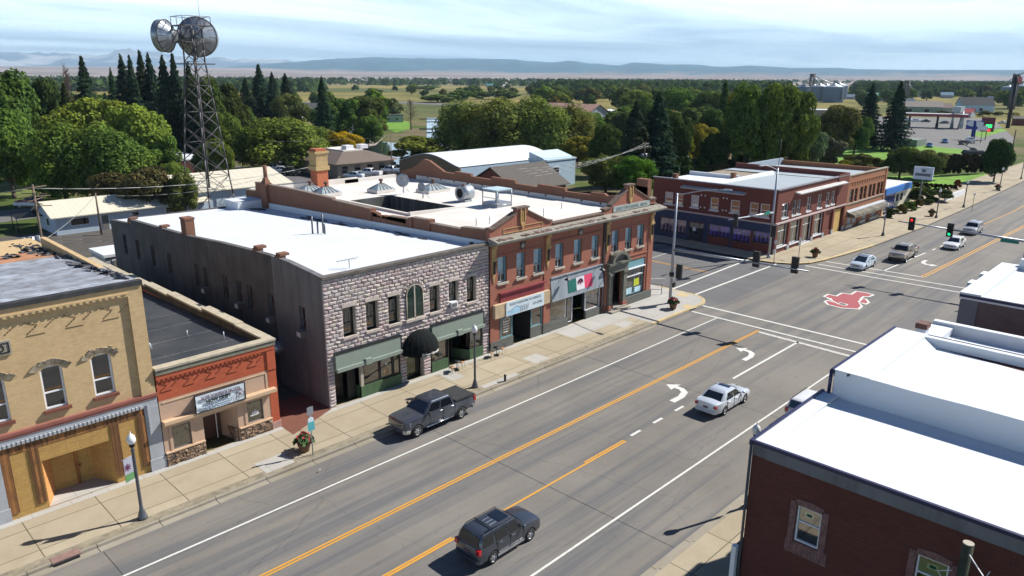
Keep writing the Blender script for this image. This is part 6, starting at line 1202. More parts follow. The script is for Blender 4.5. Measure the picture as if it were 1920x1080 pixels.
# ============================================================ vehicles
M_cglass = plain('car_glass', (0.008, 0.010, 0.014), 0.04, 0.1, coat=1.0); M_rim = plain('alloy_rim', (0.55, 0.57, 0.6), 0.3, 0.05, metal=0.8); M_blkpl = plain('black_plastic', (0.02, 0.02, 0.022), 0.6, 0.1)
M_chrome = plain('chrome', (0.65, 0.66, 0.68), 0.15, 0.05, metal=1.0); M_tail = plain('red_lamp_lens', (0.42, 0.01, 0.015), 0.15, 0.1, coat=1); M_head = plain('clear_lamp_lens', (0.45, 0.48, 0.5), 0.12, 0.1, coat=1); M_amber = plain('amber_lens', (0.6, 0.18, 0.02), 0.2, coat=1)
def vehicle(name, label, cat, spec, paint, group=None, simple=False):
    s = spec; t = thing(name, label, cat, (0, 0, 0), 0, group); mb = MB(); rings = []
    for x, hw, zb, zt in s['st']:
        h = [(0, zb), (hw * .80, zb), (hw * .965, zb + .10), (hw, zb + (zt - zb) * .45), (hw * .985, zt - (zt - zb) * .22), (hw * .93, zt - .035), (hw * .80, zt), (0, zt + s.get('crown', .03))]
        rings.append([(x, y, z) for y, z in h] + [(x, -y, z) for y, z in h[-2:0:-1]])
    mb.loft(rings, 0, True); body = mb.build('body', paint, t, fixn=True)
    R, ax, wy = s['R'], s['ax'], s['W'] / 2
    if not simple:
        cb = MB()
        for x in ax: cb.cyl((x, -2, R * .98), (x, -wy + .32, R * .98), R * 1.16, n=28); cb.cyl((x, wy - .32, R * .98), (x, 2, R * .98), R * 1.16, n=28)
        co = cb.build('cut', paint, None, kind='x'); md = body.modifiers.new('b', 'BOOLEAN'); md.object = co; md.operation = 'DIFFERENCE'; md.solver = 'EXACT'
        dg = bpy.context.evaluated_depsgraph_get(); me = bpy.data.meshes.new_from_object(body.evaluated_get(dg)); body.modifiers.clear(); body.data = me
        for p in me.polygons: p.use_smooth = True
        bpy.data.objects.remove(co)
        try: me.set_sharp_from_angle(angle=radians(34))
        except Exception: pass
        me.materials.clear(); me.materials.append(paint)
    for x in ax:
        for sg in (1, -1):
            w = MB(); c = (x, sg * (wy - .12), R); w.lathe(c, [(R * .62, -.11), (R * .93, -.115), (R, -.07), (R, .07), (R * .93, .115), (R * .62, .11)], 22, 0, 'Y'); 
            wo_ = w.build('wheel', M_rubber, t); r = MB(); y0 = sg * (wy - .12) + sg * .10
            r.lathe((x, y0, R), [(R * .64, 0), (R * .60, -.03 * sg), (R * .58, -.06 * sg)], 20, 0, 'Y')
            r.lathe((x, y0 - sg * .07, R), [(R * .6, 0), (.001, 0)], 20, 1, 'Y')
            for k in range(6):
                a = 2 * pi * k / 6; d = Vector((cos(a), 0, sin(a))); q = Vector((-sin(a), 0, cos(a))) * R * .11; c0 = Vector((x, y0 - sg * .015, R))
                r.face([c0 - q * .9, c0 + d * R * .6 - q * 1.3, c0 + d * R * .6 + q * 1.3, c0 + q * .9])
            r.lathe((x, y0, R), [(R * .14, -.02 * sg), (R * .12, .0), (.001, .005 * sg)], 10, 0, 'Y'); r.build('rim', [M_rim, M_blkpl], wo_)
    # greenhouse: painted shell with panes set on its faces
    (bF, bR, hb, zb), (tF, tR, ht, zt) = s['gh']
    g = MB(); mz = zb + (zt - zb) * .93
    cr = .045
    ringsg = []
    def rect(xf, xr, h, z): return [(xf, h * .86, z), (xf - .05, h, z), (xr + .06, h, z), (xr, h * .86, z), (xr, -h * .86, z), (xr + .06, -h, z), (xf - .05, -h, z), (xf, -h * .86, z)]
    lerp = lambda a, b, q: a + (b - a) * q
    g.loft([rect(bF, bR, hb, zb - .08), rect(bF, bR, hb, zb), rect(lerp(bF, tF, .5) + .02, lerp(bR, tR, .5) - .02, lerp(hb, ht, .45) + .01, lerp(zb, zt, .5)), rect(tF + .03, tR - .02, ht, zt - .05), rect(tF - .06, tR + .06, ht * .93, zt), rect(tF - .35, tR + .35, ht * .6, zt + cr)], 0, True)
    gh = g.build('cabin', paint, t, fixn=True)
    try: gh.data.set_sharp_from_angle(angle=radians(30))
    except Exception: pass
    o = .03
    def P(xb, xt, yb, yt, q): return (lerp(xb, xt, q), lerp(yb, yt, q), lerp(zb, zt, q))
    w = MB(); w.face([P(bF + o, tF + o + .02, hb * .84, ht * .90, .04), P(bF + o, tF + o + .02, -hb * .84, -ht * .90, .04), P(bF + o + .02, tF + o + .02, -hb * .84, -ht * .88, .88), P(bF + o + .02, tF + o + .02, hb * .84, ht * .88, .88)]); w.build('windscreen', M_cglass, t)
    w = MB(); w.face([P(bR - o, tR - o - .02, hb * .84, ht * .9, .10), P(bR - o, tR - o - .02, -hb * .84, -ht * .9, .10), P(bR - o - .01, tR - o - .02, -hb * .84, -ht * .88, .86), P(bR - o - .01, tR - o - .02, hb * .84, ht * .88, .86)]); w.build('rear_window', M_cglass, t)
    for sg in (1, -1):
        for a, b in s['sw']:
            w = MB(); y = lambda q: sg * (lerp(hb, ht, q) + .022)
            xa = lambda q, f: lerp(lerp(bF, tF, q), lerp(bR, tR, q), f)
            w.face([(xa(.08, a), y(.08), lerp(zb, zt, .08)), (xa(.08, b), y(.08), lerp(zb, zt, .08)), (xa(.84, b * .985), y(.80), lerp(zb, zt, .84)), (xa(.84, max(a, .09)), y(.80), lerp(zb, zt, .84))]); w.build('side_window', M_cglass, t)
    F_ = s['st'][0][0]; Bk = s['st'][-1][0]; hf, hz = s['hl']; tf, tz = s['tl']
    if simple: return t
    for sg in (1, -1):
        w = MB(); hh = s.get('hh', .10); Q = [(F_ + .014, hf - .40), (F_ - .03, hf - .14), (F_ - .40, hf + .016), (F_ - .42, hf - .3)]; w.hexa([(x, sg * y, hz - hh) for x, y in Q] + [(x - .03, sg * (y - .01), hz + hh * .9) for x, y in Q]); w.build('headlight', M_head, t, fixn=True)
        w = MB(); w.box(Bk - .02, Bk + .16, sg * (tf - .22), sg * tf, tz - s['th'], tz + s['th']); w.build('taillight', M_tail, t)
        w = MB(); w.lathe((bF - .28, sg * (s['W'] / 2 + .10), zb + .10), [(0, -.09), (.07, -.08), (.1, 0), (.07, .08), (0, .09)], 8, 0, 'Y'); w.box(bF - .30, bF - .24, sg * (hb - .02), sg * (s['W'] / 2 + .05), zb + .02, zb + .08); w.build('mirror', s.get('mm', paint), t)
        for hx in s['dh']:
            w = MB(); w.box(hx - .1, hx + .1, sg * (s['W'] / 2 - .03), sg * (s['W'] / 2 + .02), zb - .13, zb - .09); w.build('door_handle', s.get('hm', paint), t)
        w = MB()
        for dx in s['dl']: w.box(dx - .008, dx + .008, sg * (s['W'] / 2 - .03), sg * (s['W'] / 2 + .004), s['st'][4][2] + .12, zb - .01)
        w.build('door_seam', M_blkpl, t)
    w = MB(); w.box(F_ - .10, F_ + .012, -hf + .42, hf - .42, hz - .16, hz + .07); 
    for k in range(3): w.box(F_ - .0, F_ + .035, -hf + .42, hf - .42, hz - .13 + k * .08, hz - .10 + k * .08, 1)
    w.build('grille', [M_blkpl, M_chrome], t)
    w = MB(); w.box(Bk - .03, Bk + .1, -.17, .17, s['pz'], s['pz'] + .13); w.build('number_plate', plain('dark_plate', (.12, .06, .10), .5), t)
    w = MB(); zbb = s['st'][0][2]; w.loft([[(x, y, z) for y, z in ((-hw, zbb), (hw, zbb), (hw, zbb + s['bh']), (-hw, zbb + s['bh']))] for x, hw in ((F_ + .05, hf - .25), (F_ - .1, hf - .05), (F_ - .35, hf + .02))], 0, False); w.build('front_bumper', s.get('bm', paint), t)
    w = MB(); w.loft([[(x, y, z) for y, z in ((-hw, zbb + .05), (hw, zbb + .05), (hw, zbb + .05 + s['bh']), (-hw, zbb + .05 + s['bh']))] for x, hw in ((Bk - .07, tf - .15), (Bk + .05, tf - .02), (Bk + .3, tf + .01))], 0, False); w.build('rear_bumper', s.get('bm', paint), t)
    return t
SED = dict(st=[(2.40, .55, .28, .62), (2.30, .78, .22, .70), (1.95, .87, .2, .79), (1.2, .905, .19, .90), (.6, .91, .19, .95), (-.8, .91, .19, .97), (-1.6, .90, .2, 1.01), (-2.2, .85, .24, 1.02), (-2.36, .76, .28, .97), (-2.42, .62, .32, .80)], R=.33, ax=(1.42, -1.36), W=1.82, gh=((1.12, -1.78, .83, .93), (.32, -1.0, .62, 1.45)), sw=[(.10, .43), (.46, .80)], hl=(.78, .62), tl=(.80, .80), th=.09, dh=(.15, -.85), dl=(.75, -.18, -1.12), pz=.62, bh=.2)
PU = dict(st=[(2.92, .78, .42, 1.02), (2.84, .92, .40, 1.18), (2.5, .98, .38, 1.22), (1.3, 1.0, .36, 1.30), (.6, 1.0, .36, 1.32), (-1.18, 1.0, .36, 1.34), (-1.22, .985, .38, 1.34), (-2.2, .985, .42, 1.36), (-2.85, .98, .46, 1.37), (-2.93, .93, .5, 1.36)], R=.41, ax=(2.0, -1.67), W=2.0, crown=.02, gh=((1.42, -1.13, .93, 1.30), (.72, -.88, .74, 1.90)), sw=[(.09, .48), (.52, .93)], hl=(.97, .98), tl=(.99, 1.12), th=.17, hh=.13, dh=(.05, -.9), dl=(1.0, -.12, -1.1), pz=.6, bh=.24, bm=M_chrome, mm=M_blkpl, hm=M_chrome)
SU = dict(st=[(2.20, .70, .32, .86), (2.12, .84, .28, .96), (1.8, .89, .26, 1.03), (1.05, .90, .25, 1.09), (.5, .90, .25, 1.10), (-.8, .90, .25, 1.11), (-1.6, .90, .27, 1.11), (-2.05, .88, .3, 1.10), (-2.17, .84, .34, 1.05), (-2.22, .76, .40, .95)], R=.355, ax=(1.35, -1.27), W=1.8, gh=((1.02, -2.12, .85, 1.08), (.42, -1.88, .70, 1.68)), sw=[(.08, .34), (.37, .66), (.71, .95)], hl=(.82, .82), tl=(.88, .98), th=.13, dh=(.1, -.75), dl=(.85, -.1, -1.0), pz=.72, bh=.2)
def seat(v, p, h, z=0.0): v.location = (p[0], p[1], z); v.rotation_euler = (0, 0, h); return v
P_gr = paintm('charcoal_blue_paint', (0.075, 0.088, 0.115), 0.55, 0.32); P_dk = paintm('dark_grey_paint', (0.065, 0.078, 0.10), 0.55, 0.3); P_sv = paintm('silver_blue_paint', (0.66, 0.72, 0.78), 0.35, 0.3); P_wh = paintm('white_car_paint', (0.72, 0.73, 0.75), 0.0, 0.35); P_tan = paintm('tan_silver_paint', (0.38, 0.33, 0.27), 0.4, 0.3); P_bl = paintm('mid_blue_paint', (0.04, 0.12, 0.27), 0.3, 0.3); P_rd = paintm('faded_red_paint', (0.22, 0.03, 0.04), 0.1, 0.4); P_bk = paintm('black_car_paint', (0.012, 0.012, 0.014), 0.2, 0.3); P_pb = paintm('pale_blue_white_paint', (0.62, 0.70, 0.78), 0.1, 0.3)
PK = vehicle('pickup_truck', 'dark grey crew cab pickup with covered bed, parked at the left kerb', 'pickup truck', PU, P_gr)
w = MB(); w.box(-2.86, -1.22, -.86, .86, 1.38, 1.425); w.build('bed_cover', plain('black_vinyl_cover', (.03, .032, .034), .65, .15), PK)
for sg in (1, -1):
    w = MB(); w.cyl((1.35, sg * 1.02, .47), (-.95, sg * 1.02, .47), .05, n=8); w.build('side_step', M_chrome, PK); w = MB(); w.box(-2.9, -1.22, sg * .88, sg * .985, 1.36, 1.42); w.build('bed_rail', M_blkpl, PK)
w = MB()
for k in range(5): w.box(-.75, .45, -.5 + k * .24, -.46 + k * .24, 1.94, 1.955)
w.build('roof_rib', P_gr, PK)
seat(PK, (27.96, 34.35), pi)
SV = vehicle('suv', 'dark grey SUV with roof rails and sunroof, driving in the near lane', 'SUV', SU, P_dk)
for sg in (1, -1): w = MB(); w.tube([(.35, sg * .62, 1.71), (.25, sg * .62, 1.77), (-1.7, sg * .62, 1.77), (-1.8, sg * .62, 1.70)], .022, 6); w.build('roof_rail', M_blkpl, SV); w = MB(); w.box(.85, -1.0, sg * .90, sg * .93, .30, .42); w.build('side_sill', M_rim, SV)
w = MB(); w.box(-.45, .2, -.42, .42, 1.735, 1.752); w.build('sunroof', M_cglass, SV); w = MB(); w.tube([(-1.15, -.62, 1.79), (-1.15, .62, 1.79)], .03, 6); w.build('cross_bar', M_blkpl, SV)
w = MB()
for k in range(3): w.box(-1.0, -.55, -.32 + k * .26, -.29 + k * .26, 1.728, 1.745)
w.build('roof_rib', M_rim, SV)
seat(SV, (21.75, 21.9), 0); SV.scale = (.95, .95, .97)
SD = vehicle('sedan', 'silver sedan with sunroof, driving away in the right hand lane', 'car', SED, P_sv)
w = MB(); w.box(-.25, .12, -.42, .42, 1.487, 1.50); w.build('sunroof', M_cglass, SD); seat(SD, (43.75, 22.2), 0)
c = G(1524, 745, 1.5); q = vehicle('suv', 'white SUV parked at the right kerb, mostly hidden behind a white roof edge', 'SUV', SU, P_wh); w = MB(); w.box(-1.75, .4, -.64, -.6, 1.7, 1.76); w.box(-1.75, .4, .6, .64, 1.7, 1.76); w.build('roof_rail', M_blkpl, q); seat(q, (46.4, 17.2), 0)
PR = dict(SED); PR.update(st=[(2.25, .55, .26, .60), (2.15, .76, .2, .70), (1.8, .86, .19, .82), (1.25, .88, .18, .93), (.6, .88, .18, .97), (-.8, .88, .18, 1.0), (-1.6, .87, .2, 1.05), (-2.05, .83, .24, 1.06), (-2.2, .76, .28, 1.0), (-2.27, .66, .32, .84)], W=1.76, gh=((1.35, -2.05, .81, .95), (.2, -1.05, .62, 1.48)), tl=(.78, .86))
q = vehicle('hatchback', 'pale blue and white hatchback with roof rack, coming through the far crosswalk', 'car', PR, P_pb)
for x in (.05, -.75): w = MB(); w.box(x - .03, x + .03, -.62, .62, 1.54, 1.58); w.build('roof_bar', M_blkpl, q)
pc = G(1620, 503); seat(q, (pc.x + .4, pc.y + .3), pi)
PT = dict(PU); PT.update(bm=M_blkpl); q = vehicle('pickup_truck', 'tan silver crew cab pickup approaching in the inner far lane', 'pickup truck', PT, P_tan); w = MB(); w.box(-2.84, -1.25, -.84, .84, 1.385, 1.40); w.build('open_bed', M_blkpl, q); pc = G(1688, 487); seat(q, (pc.x + .8, pc.y), pi + .03); 
q = vehicle('sedan', 'white sedan approaching in the turning lane behind the tan pickup', 'car', SED, P_wh); pc = G(1789, 466); seat(q, (pc.x + .8, pc.y + .2), pi + .02)
SVV = vehicle('suv', 'silver SUV approaching farthest up the main street', 'SUV', SU, paintm('bright_silver_paint', (.5, .5, .52), .4, .3)); pc = G(1821, 438); seat(SVV, (pc.x + .5, pc.y), pi)
def far_car(name, label, cat, spec, paint, px, py, h):
    q = vehicle(name, label, cat, spec, paint, simple=True); p = G(px, py); seat(q, p, h); return q
far_car('pickup_truck', 'white pickup parked beyond the cream roof, left of the black SUV', 'pickup truck', PU, P_wh, 526, 327, radians(150))
far_car('pickup_truck', 'pale grey pickup half hidden behind the white one in the back car park', 'pickup truck', PU, P_sv, 513, 322, radians(150))
far_car('suv', 'black SUV parked right beside the white pickup behind the cream roof', 'SUV', SU, P_bk, 548, 329, radians(-60))
far_car('pickup_truck', 'white pickup parked in front of the brown hipped roof building', 'pickup truck', PU, P_wh, 692, 331, radians(120)); far_car('sedan', 'pale blue car parked left of the white pickup by the brown roofed building', 'car', SED, P_pb, 663, 334, radians(120)); far_car('pickup_truck', 'silver pickup parked at the right end of the brown roofed building', 'pickup truck', PU, P_sv, 733, 326, radians(120))
q = far_car('pickup_truck', 'old red and silver pickup on the back street under the park trees', 'pickup truck', PU, P_rd, 66, 389, radians(135)); w = MB(); w.box(-2.9, 2.9, -1.02, 1.02, .5, .95); w.build('lower_panel', P_sv, q)
far_car('sedan', 'blue car standing in the middle of the filling station forecourt', 'car', SED, P_bl, 1771, 268, radians(200)); far_car('sedan', 'blue car at the lawn edge of the forecourt, left of the other blue car', 'car', SED, P_bl, 1742, 276, radians(200))
q = far_car('pickup_truck', 'white pickup towing a dark flat trailer across the forecourt', 'pickup truck', PU, P_wh, 1818, 267, radians(30)); p = G(1806, 271); tr = MB(); tr.box(-2.6, 2.6, -1, 1, .55, .75); tr.box(-2.6, 2.6, -1.05, -.98, .75, 1.1); tr.box(-2.6, 2.6, .98, 1.05, .75, 1.1); tr.box(-1.5, 1.2, -.7, .7, .75, 1.5)
for x in (-.5, .4):
    for y in (-1.1, 1.1): tr.cyl((x, y - .1, .36), (x, y + .1, .36), .36, n=12)
tr.xf(Matrix.Translation(p) @ Matrix.Rotation(radians(30), 4, 'Z')); tr.build('flat_trailer', M_iron, label='dark loaded flat trailer behind the white pickup on the forecourt', cat='trailer')
for i, (px, py, m, lb) in enumerate(((1701, 226, P_wh, 'white car under the left end of the red canopy'), (1735, 229, P_bk, 'dark car under the middle of the red canopy'), (1716, 228, P_sv, 'silver car between the pumps under the red canopy'), (1880, 232, P_wh, 'white car on the road beyond the tall dark sign post'), (1858, 214, P_sv, 'pale car parked by the far house with a white gable'), (1770, 232, P_bk, 'dark car under the right end of the red canopy'))): far_car('parked_car', lb, 'car', SED, m, px, py, radians(60 + 40 * (i % 3)))
# ============================================================ street furniture
def lamp_proto():
    t = thing('street_lamp', '', 'street lamp'); mb = MB(); mb.lathe((0, 0, 0), [(.0, 0), (.24, 0), (.24, .12), (.20, .2), (.17, .34), (.11, .5), (.085, .7), (.075, 3.75), (.10, 3.8), (.06, 3.95), (.06, 4.0)], 14); mb.build('post', M_pole, t)
    mb = MB(); mb.lathe((0, 0, 3.98), [(.08, 0), (.14, .06), (.10, .14), (.17, .2)], 12); mb.build('lamp_holder', M_blkp, t); mb = MB(); mb.lathe((0, 0, 4.17), [(.13, 0), (.2, .12), (.215, .25), (.17, .42), (.08, .5), (.03, .56), (.02, .66), (.0, .68)], 14); mb.build('globe', M_lamp, t)
    return t
LP = lamp_proto(); lamps = [((10.47, 36.09), 'street lamp with a hanging town banner, by the boarded sand brick building', 1), ((33.5, 36.25), 'street lamp on the kerb in front of the stone building cafe tables', 0), ((111.3, 34.4), 'street lamp with navy banner in front of the shingled awning', 2), ((132.4, 33.3), 'street lamp by the bushes of the low cream building', 0), ((147.2, 33.0), 'street lamp beside the white bridge parapet', 0), ((174.6, 33.4), 'street lamp by the riverside lawn, beside the pavement planter', 0), ((200, 34.5), 'street lamp with dark banner at the far end of the pavement', 2), ((258, 48), 'street lamp with banner at the forecourt corner', 2)]
lamps.append(((33.1, 14.85), 'street lamp globe peeping over the corner of the dark brick building', 0))
for i, (p, lb, b) in list(enumerate(lamps))[::-1]:
    o = LP if i == 0 else clone(LP); o.location = (p[0], p[1], .15); o['label'] = lb; o['group'] = 'globe street lamps along the pavements'
    if b:
        mb = MB(); W_ = .5; mb.box(-W_ - .08, -.08, -.01, .01, 2.35, 3.55, 0); mb.box(-W_ - .08, -.08, -.013, .013, 2.35, 2.72, 1 if b == 1 else 0); mb.tube([(-W_ - .15, 0, 3.57), (0, 0, 3.57)], .018); mb.tube([(-W_ - .1, 0, 2.33), (0, 0, 2.33)], .015)
        for a in range(4): t_ = pi * a / 4; mb.hexa([(x, y, z) for y in (-.017, .017) for x, z in ((-.4 + .2 * cos(t_) - .03 * sin(t_), 3.08 + .2 * sin(t_) + .03 * cos(t_)), (-.4 + .2 * cos(t_) + .03 * sin(t_), 3.08 + .2 * sin(t_) - .03 * cos(t_)), (-.4 - .2 * cos(t_) + .03 * sin(t_), 3.08 - .2 * sin(t_) - .03 * cos(t_)), (-.4 - .2 * cos(t_) - .03 * sin(t_), 3.08 - .2 * sin(t_) + .03 * cos(t_)))], 2)
        mb.xf(Matrix.Rotation(radians(18 if b == 1 else 0), 4, 'Z'))
        me = mb.mesh('banner', [plain('pale_lilac_banner', (.34, .34, .40), .7) if b == 1 else plain('navy_banner', (.03, .05, .12), .7), plain('banner_green', (.10, .24, .09), .7), plain('banner_plum', (.10, .02, .08), .7) if b == 1 else M_wht]); bo = bpy.data.objects.new('banner', me); COL.objects.link(bo); bo.parent = o
def planter(x, y, label, s=1.0):
    t = thing('flower_planter', label, 'planter', (x, y, .15), 0, 'flower planters on the pavements'); mb = MB(); mb.lathe((x, y, .15), [(.0, 0), (.27 * s, 0), (.34 * s, .3 * s), (.42 * s, .62 * s), (.44 * s, .68 * s), (.38 * s, .68 * s), (.36 * s, .6 * s), (0, .58 * s)], 16); mb.build('pot', plain('brown_terracotta_pot', (.16, .085, .05), .8, .2, 4), t)
    for nm, m, n, rr, hh in (('foliage', plain('planter_foliage', (.05, .10, .025), .9, .5, 8), 130, .62, .5), ('flowers', plain('red_flowers', (.35, .03, .05), .8, .4, 9), 60, .52, .62)):
        q = MB()
        for k in range(n):
            a = random.uniform(0, 2 * pi); r = rr * s * math.sqrt(random.random()); z = .15 + (.62 + hh * (1 - (r / rr / s) ** 2) * random.uniform(.4, 1.0)) * s; e = random.uniform(.05, .12) * s; c = Vector((x + r * cos(a), y + r * sin(a), z)); d1 = Vector([random.uniform(-1, 1) for _ in range(3)]).normalized() * e; d2 = d1.orthogonal().normalized() * e; q.face([c - d1 - d2, c + d1 - d2, c + d1 + d2, c - d1 + d2])
        if nm == 'flowers':
            for k in range(9): a = 2 * pi * k / 9; q.face([(x, y, .15 + .9 * s), (x + .18 * s * cos(a), y + .18 * s * sin(a), .15 + 1.35 * s), (x + .12 * s * cos(a + .3), y + .12 * s * sin(a + .3), .15 + 1.0 * s)])
        q.build(nm, m, t)
planter(19.9, 36.55, 'flower planter with red flowers and a dark shadow, near the teal bus sign'); planter(59.9, 36.5, 'flower planter on the pale corner pavement below the tall traffic signal pole'); planter(91.3, 35.8, 'flower planter on the far corner beside the maroon building'); planter(133.6, 34.3, 'flower planter on the far pavement by the bushes'); planter(176, 34.0, 'flower planter by the riverside lawn'); planter(256, 49, 'flower planter at the forecourt corner')
b = G(587, 853, .15); mb = MB(); mb.tube([(b.x, b.y, .15), (b.x, b.y, 3.25)], .035, 6, 0); mb.box(b.x - .2, b.x + .2, b.y - .04, b.y - .03, 2.75, 3.25, 1); mb.box(b.x - .22, b.x + .22, b.y - .05, b.y - .035, 1.75, 2.3, 2); mb.lathe((b.x, b.y - .04, 2.42), [(.2, 0), (.001, -.005)], 12, 3, 'Y'); o = mb.build('sign_post', [M_steel, M_steel, plain('teal_sign', (.10, .42, .45), .5), plain('white_teal_sign', (.6, .72, .75), .5)], label='thin post with a teal and white parking sign beside the planter', cat='sign')
def post_sign(px, py, h, w, hh, m, label, cat='sign'):
    b = G(px, py, .15); mb = MB(); mb.tube([(b.x, b.y, .15), (b.x, b.y, .15 + h)], .035, 6, 0); mb.box(b.x - .02 - .03, b.x - .03, b.y - w / 2, b.y + w / 2, .15 + h - hh, .15 + h, 1); mb.build('sign_post', [M_pole, m], label=label, cat=cat)
post_sign(1450, 497, 3.0, .3, .4, M_wht, 'thin white sign post on the far corner beside the signal pole'); post_sign(1822, 395, 3.0, .3, .4, M_wht, 'thin pale sign post on the far pavement before the lamp'); post_sign(1497, 484, 2.6, .3, .3, M_wht, 'pedestrian button post in front of the corner building')
# cafe sets
def cafe(x, y, rz, label):
    mb = MB(); mb.cyl((0, 0, 0), (0, 0, .72), .03); mb.lathe((0, 0, .72), [(0, .0), (.3, 0), (.31, .02), (0, .03)], 14); mb.cyl((0, 0, 0), (0, 0, .03), .2); mb.xf(Matrix.Translation((x, y, .15)))
    mb.build('cafe_table', M_blkp, label='small round black cafe table ' + label, cat='table', group='cafe tables outside the stone building')
    for k, a in enumerate((rz, rz + pi)):
        cx, cy = x + .62 * cos(a), y + .62 * sin(a); t = thing('cafe_chair', ('wire cafe chair with tan seat, left of the table ' if k else 'wire cafe chair with tan seat, right of the table ') + label, 'chair', (cx, cy, .15), a, 'cafe chairs outside the stone building'); ORG[t.name] = Vector((0, 0, 0))
        q = MB(); q.lathe((0, 0, .44), [(0, 0), (.21, 0), (.22, .03), (0, .04)], 14); q.build('seat', plain('tan_chair_seat', (.40, .22, .10), .7, .1), t); q = MB(); pts = [(.20, -.18 + .36 * k2 / 6, .46 + .42 * sin(pi * (.12 + .76 * k2 / 6))) for k2 in range(7)]; q.tube(pts, .012, 5); q.tube([(.2, 0, .46), (.2, 0, .86)], .01, 4); q.build('backrest', M_blkp, t)
        for sx in (-.15, .15):
            for sy in (-.15, .15): q = MB(); q.tube([(sx, sy, .44), (sx * 1.3, sy * 1.3, 0)], .012, 4); q.build('leg', M_blkp, t)
cafe(34.7, 39.55, .2, 'nearest the dome awning'); cafe(39.0, 39.6, 0, 'nearest the red brick block')
mb = MB(); mb.cyl((20.9, 39.4, .15), (20.9, 39.4, .55), .12, .1, 8); mb = MB()
b = G(947, 716, .1); mb.cyl((b.x, b.y, .15), (b.x, b.y, .6), .09, .09, 10); mb.lathe((b.x, b.y, .6), [(.11, 0), (.1, .06), (0, .1)], 10); mb.build('kerb_post', M_blkp, label='short black post standing at the kerb edge right of the street lamp', cat='post')
# signals
def head(t, P, ax, lit=None, n=3, nm='signal_head'):
    x, y, z = P; mb = MB(); d = .18
    f = -1 if ax == 'x-' else 1
    mb.box(x - .12, x + .12, y - .30, y + .30, z - .72, z + .72, 0); h = mb.build(nm, M_blkpl, t)
    for k in range(n):
        zz = z + .42 - k * .42; q = MB(); q.lathe((x + f * .13, y, zz), [(.14, 0), (.001, .005 * f)], 14, 0, 'X'); col = (('red', (.9, .02, .02)), ('amber', (.5, .25, .01)), ('green', (.01, .85, .25)))[k]
        m = emis('lit_' + col[0], col[1], 1.3) if lit == col[0] else plain('unlit_lens', (.02, .02, .02), .4)
        q.build('lens', m, h); q = MB(); q.lathe((x + f * .12, y, zz), [(.15, 0), (.16, .2 * f)], 12, 0, 'X'); q.build('visor', M_blkpl, h)
def mast(name, label, bx, by, H, arm, heads, lum, r=.16):
    t = thing(name, label, 'traffic signal', (bx, by, .15)); mb = MB(); mb.cyl((bx, by, .1), (bx, by, .5), .26, .22, 12); mb.cyl((bx, by, .4), (bx, by, H), r, r * .62, 12); mb.build('pole', M_steel, t)
    a0, a1 = arm; mb = MB(); mb.cyl(a0, Vector(a0).lerp(Vector(a1), .55), .13, .1, 8); mb.cyl(Vector(a0).lerp(Vector(a1), .55), a1, .09, .06, 8); mb.build('mast_arm', M_steel, t)
    for P, ax, lit in heads: head(t, P, ax, lit)
    if lum:
        l0, l1 = Vector(lum[0]), Vector(lum[1]); mb = MB(); pts = [l0.lerp(l1, k / 6) + Vector((0, 0, .55 * sin(pi * .55 * k / 6) * 1.2)) for k in range(7)]; mb.tube(pts, .05, 6); lu = mb.build('lamp_arm', M_steel, t); e = pts[-1]; d = (l1 - l0).normalized()
        q = MB(); q.hexa([tuple(e + d * a + Vector((-d.y, d.x, 0)) * b_ + Vector((0, 0, c_))) for c_, s_ in ((-.06, 1), (.08, .7)) for a, b_ in ((-.1, -.13 * s_), (.65, -.13 * s_), (.65, .13 * s_), (-.1, .13 * s_))]); q.build('luminaire', M_steel, lu)
    return t
t = mast('traffic_signal', 'tall galvanised signal pole with long mast arm on the near corner by the bank portal', 61.3, 37.75, 11.1, ((61.3, 37.7, 5.6), (61.3, 24.4, 5.9)), [((61.45, 29.25, 6.1), 'x+', None), ((61.45, 25.7, 6.2), 'x+', None), ((61.75, 37.2, 3.4), 'x+', None)], ((61.3, 37.7, 10.9), (61.3, 32.8, 11.3)))
mb = MB(); mb.cyl((61.3, 37.75, 2.9), (61.3, 37.75, 3.3), .24, .24, 8); mb.box(61.1, 61.5, 37.35, 37.5, 1.9, 2.3); mb.build('control_box', M_blkpl, t)
t = mast('traffic_signal', 'signal pole with luminaire at the far corner, in front of the maroon building', 86.7, 39.7, 11.3, ((86.7, 39.7, 5.85), (75.5, 39.7, 6.4)), [((77.0, 39.6, 6.2), 'x+', None), ((86.5, 39.3, 3.6), 'x+', None)], ((86.7, 39.7, 11.0), (82.9, 39.9, 11.2)))
mb = MB(); mb.box(84.2, 85.6, 39.55, 39.62, 5.85, 6.2); mb.build('street_name_sign', plain('green_sign', (.0, .22, .16), .5), t)
t = mast('traffic_signal', 'signal pole at right with long arm carrying the lit red and green lights', 88, 13.6, 8.6, ((88, 13.6, 6.1), (88, 25.8, 6.5)), [((87.8, 24.35, 6.45), 'x-', 'red'), ((87.8, 20.55, 6.3), 'x-', 'green')], ((88, 13.6, 8.3), (88, 9.0, 9.4)))
mb = MB(); mb.box(87.9, 87.96, 14.3, 15.9, 5.75, 6.1); mb.build('street_name_sign', MATS['green_sign'], t)
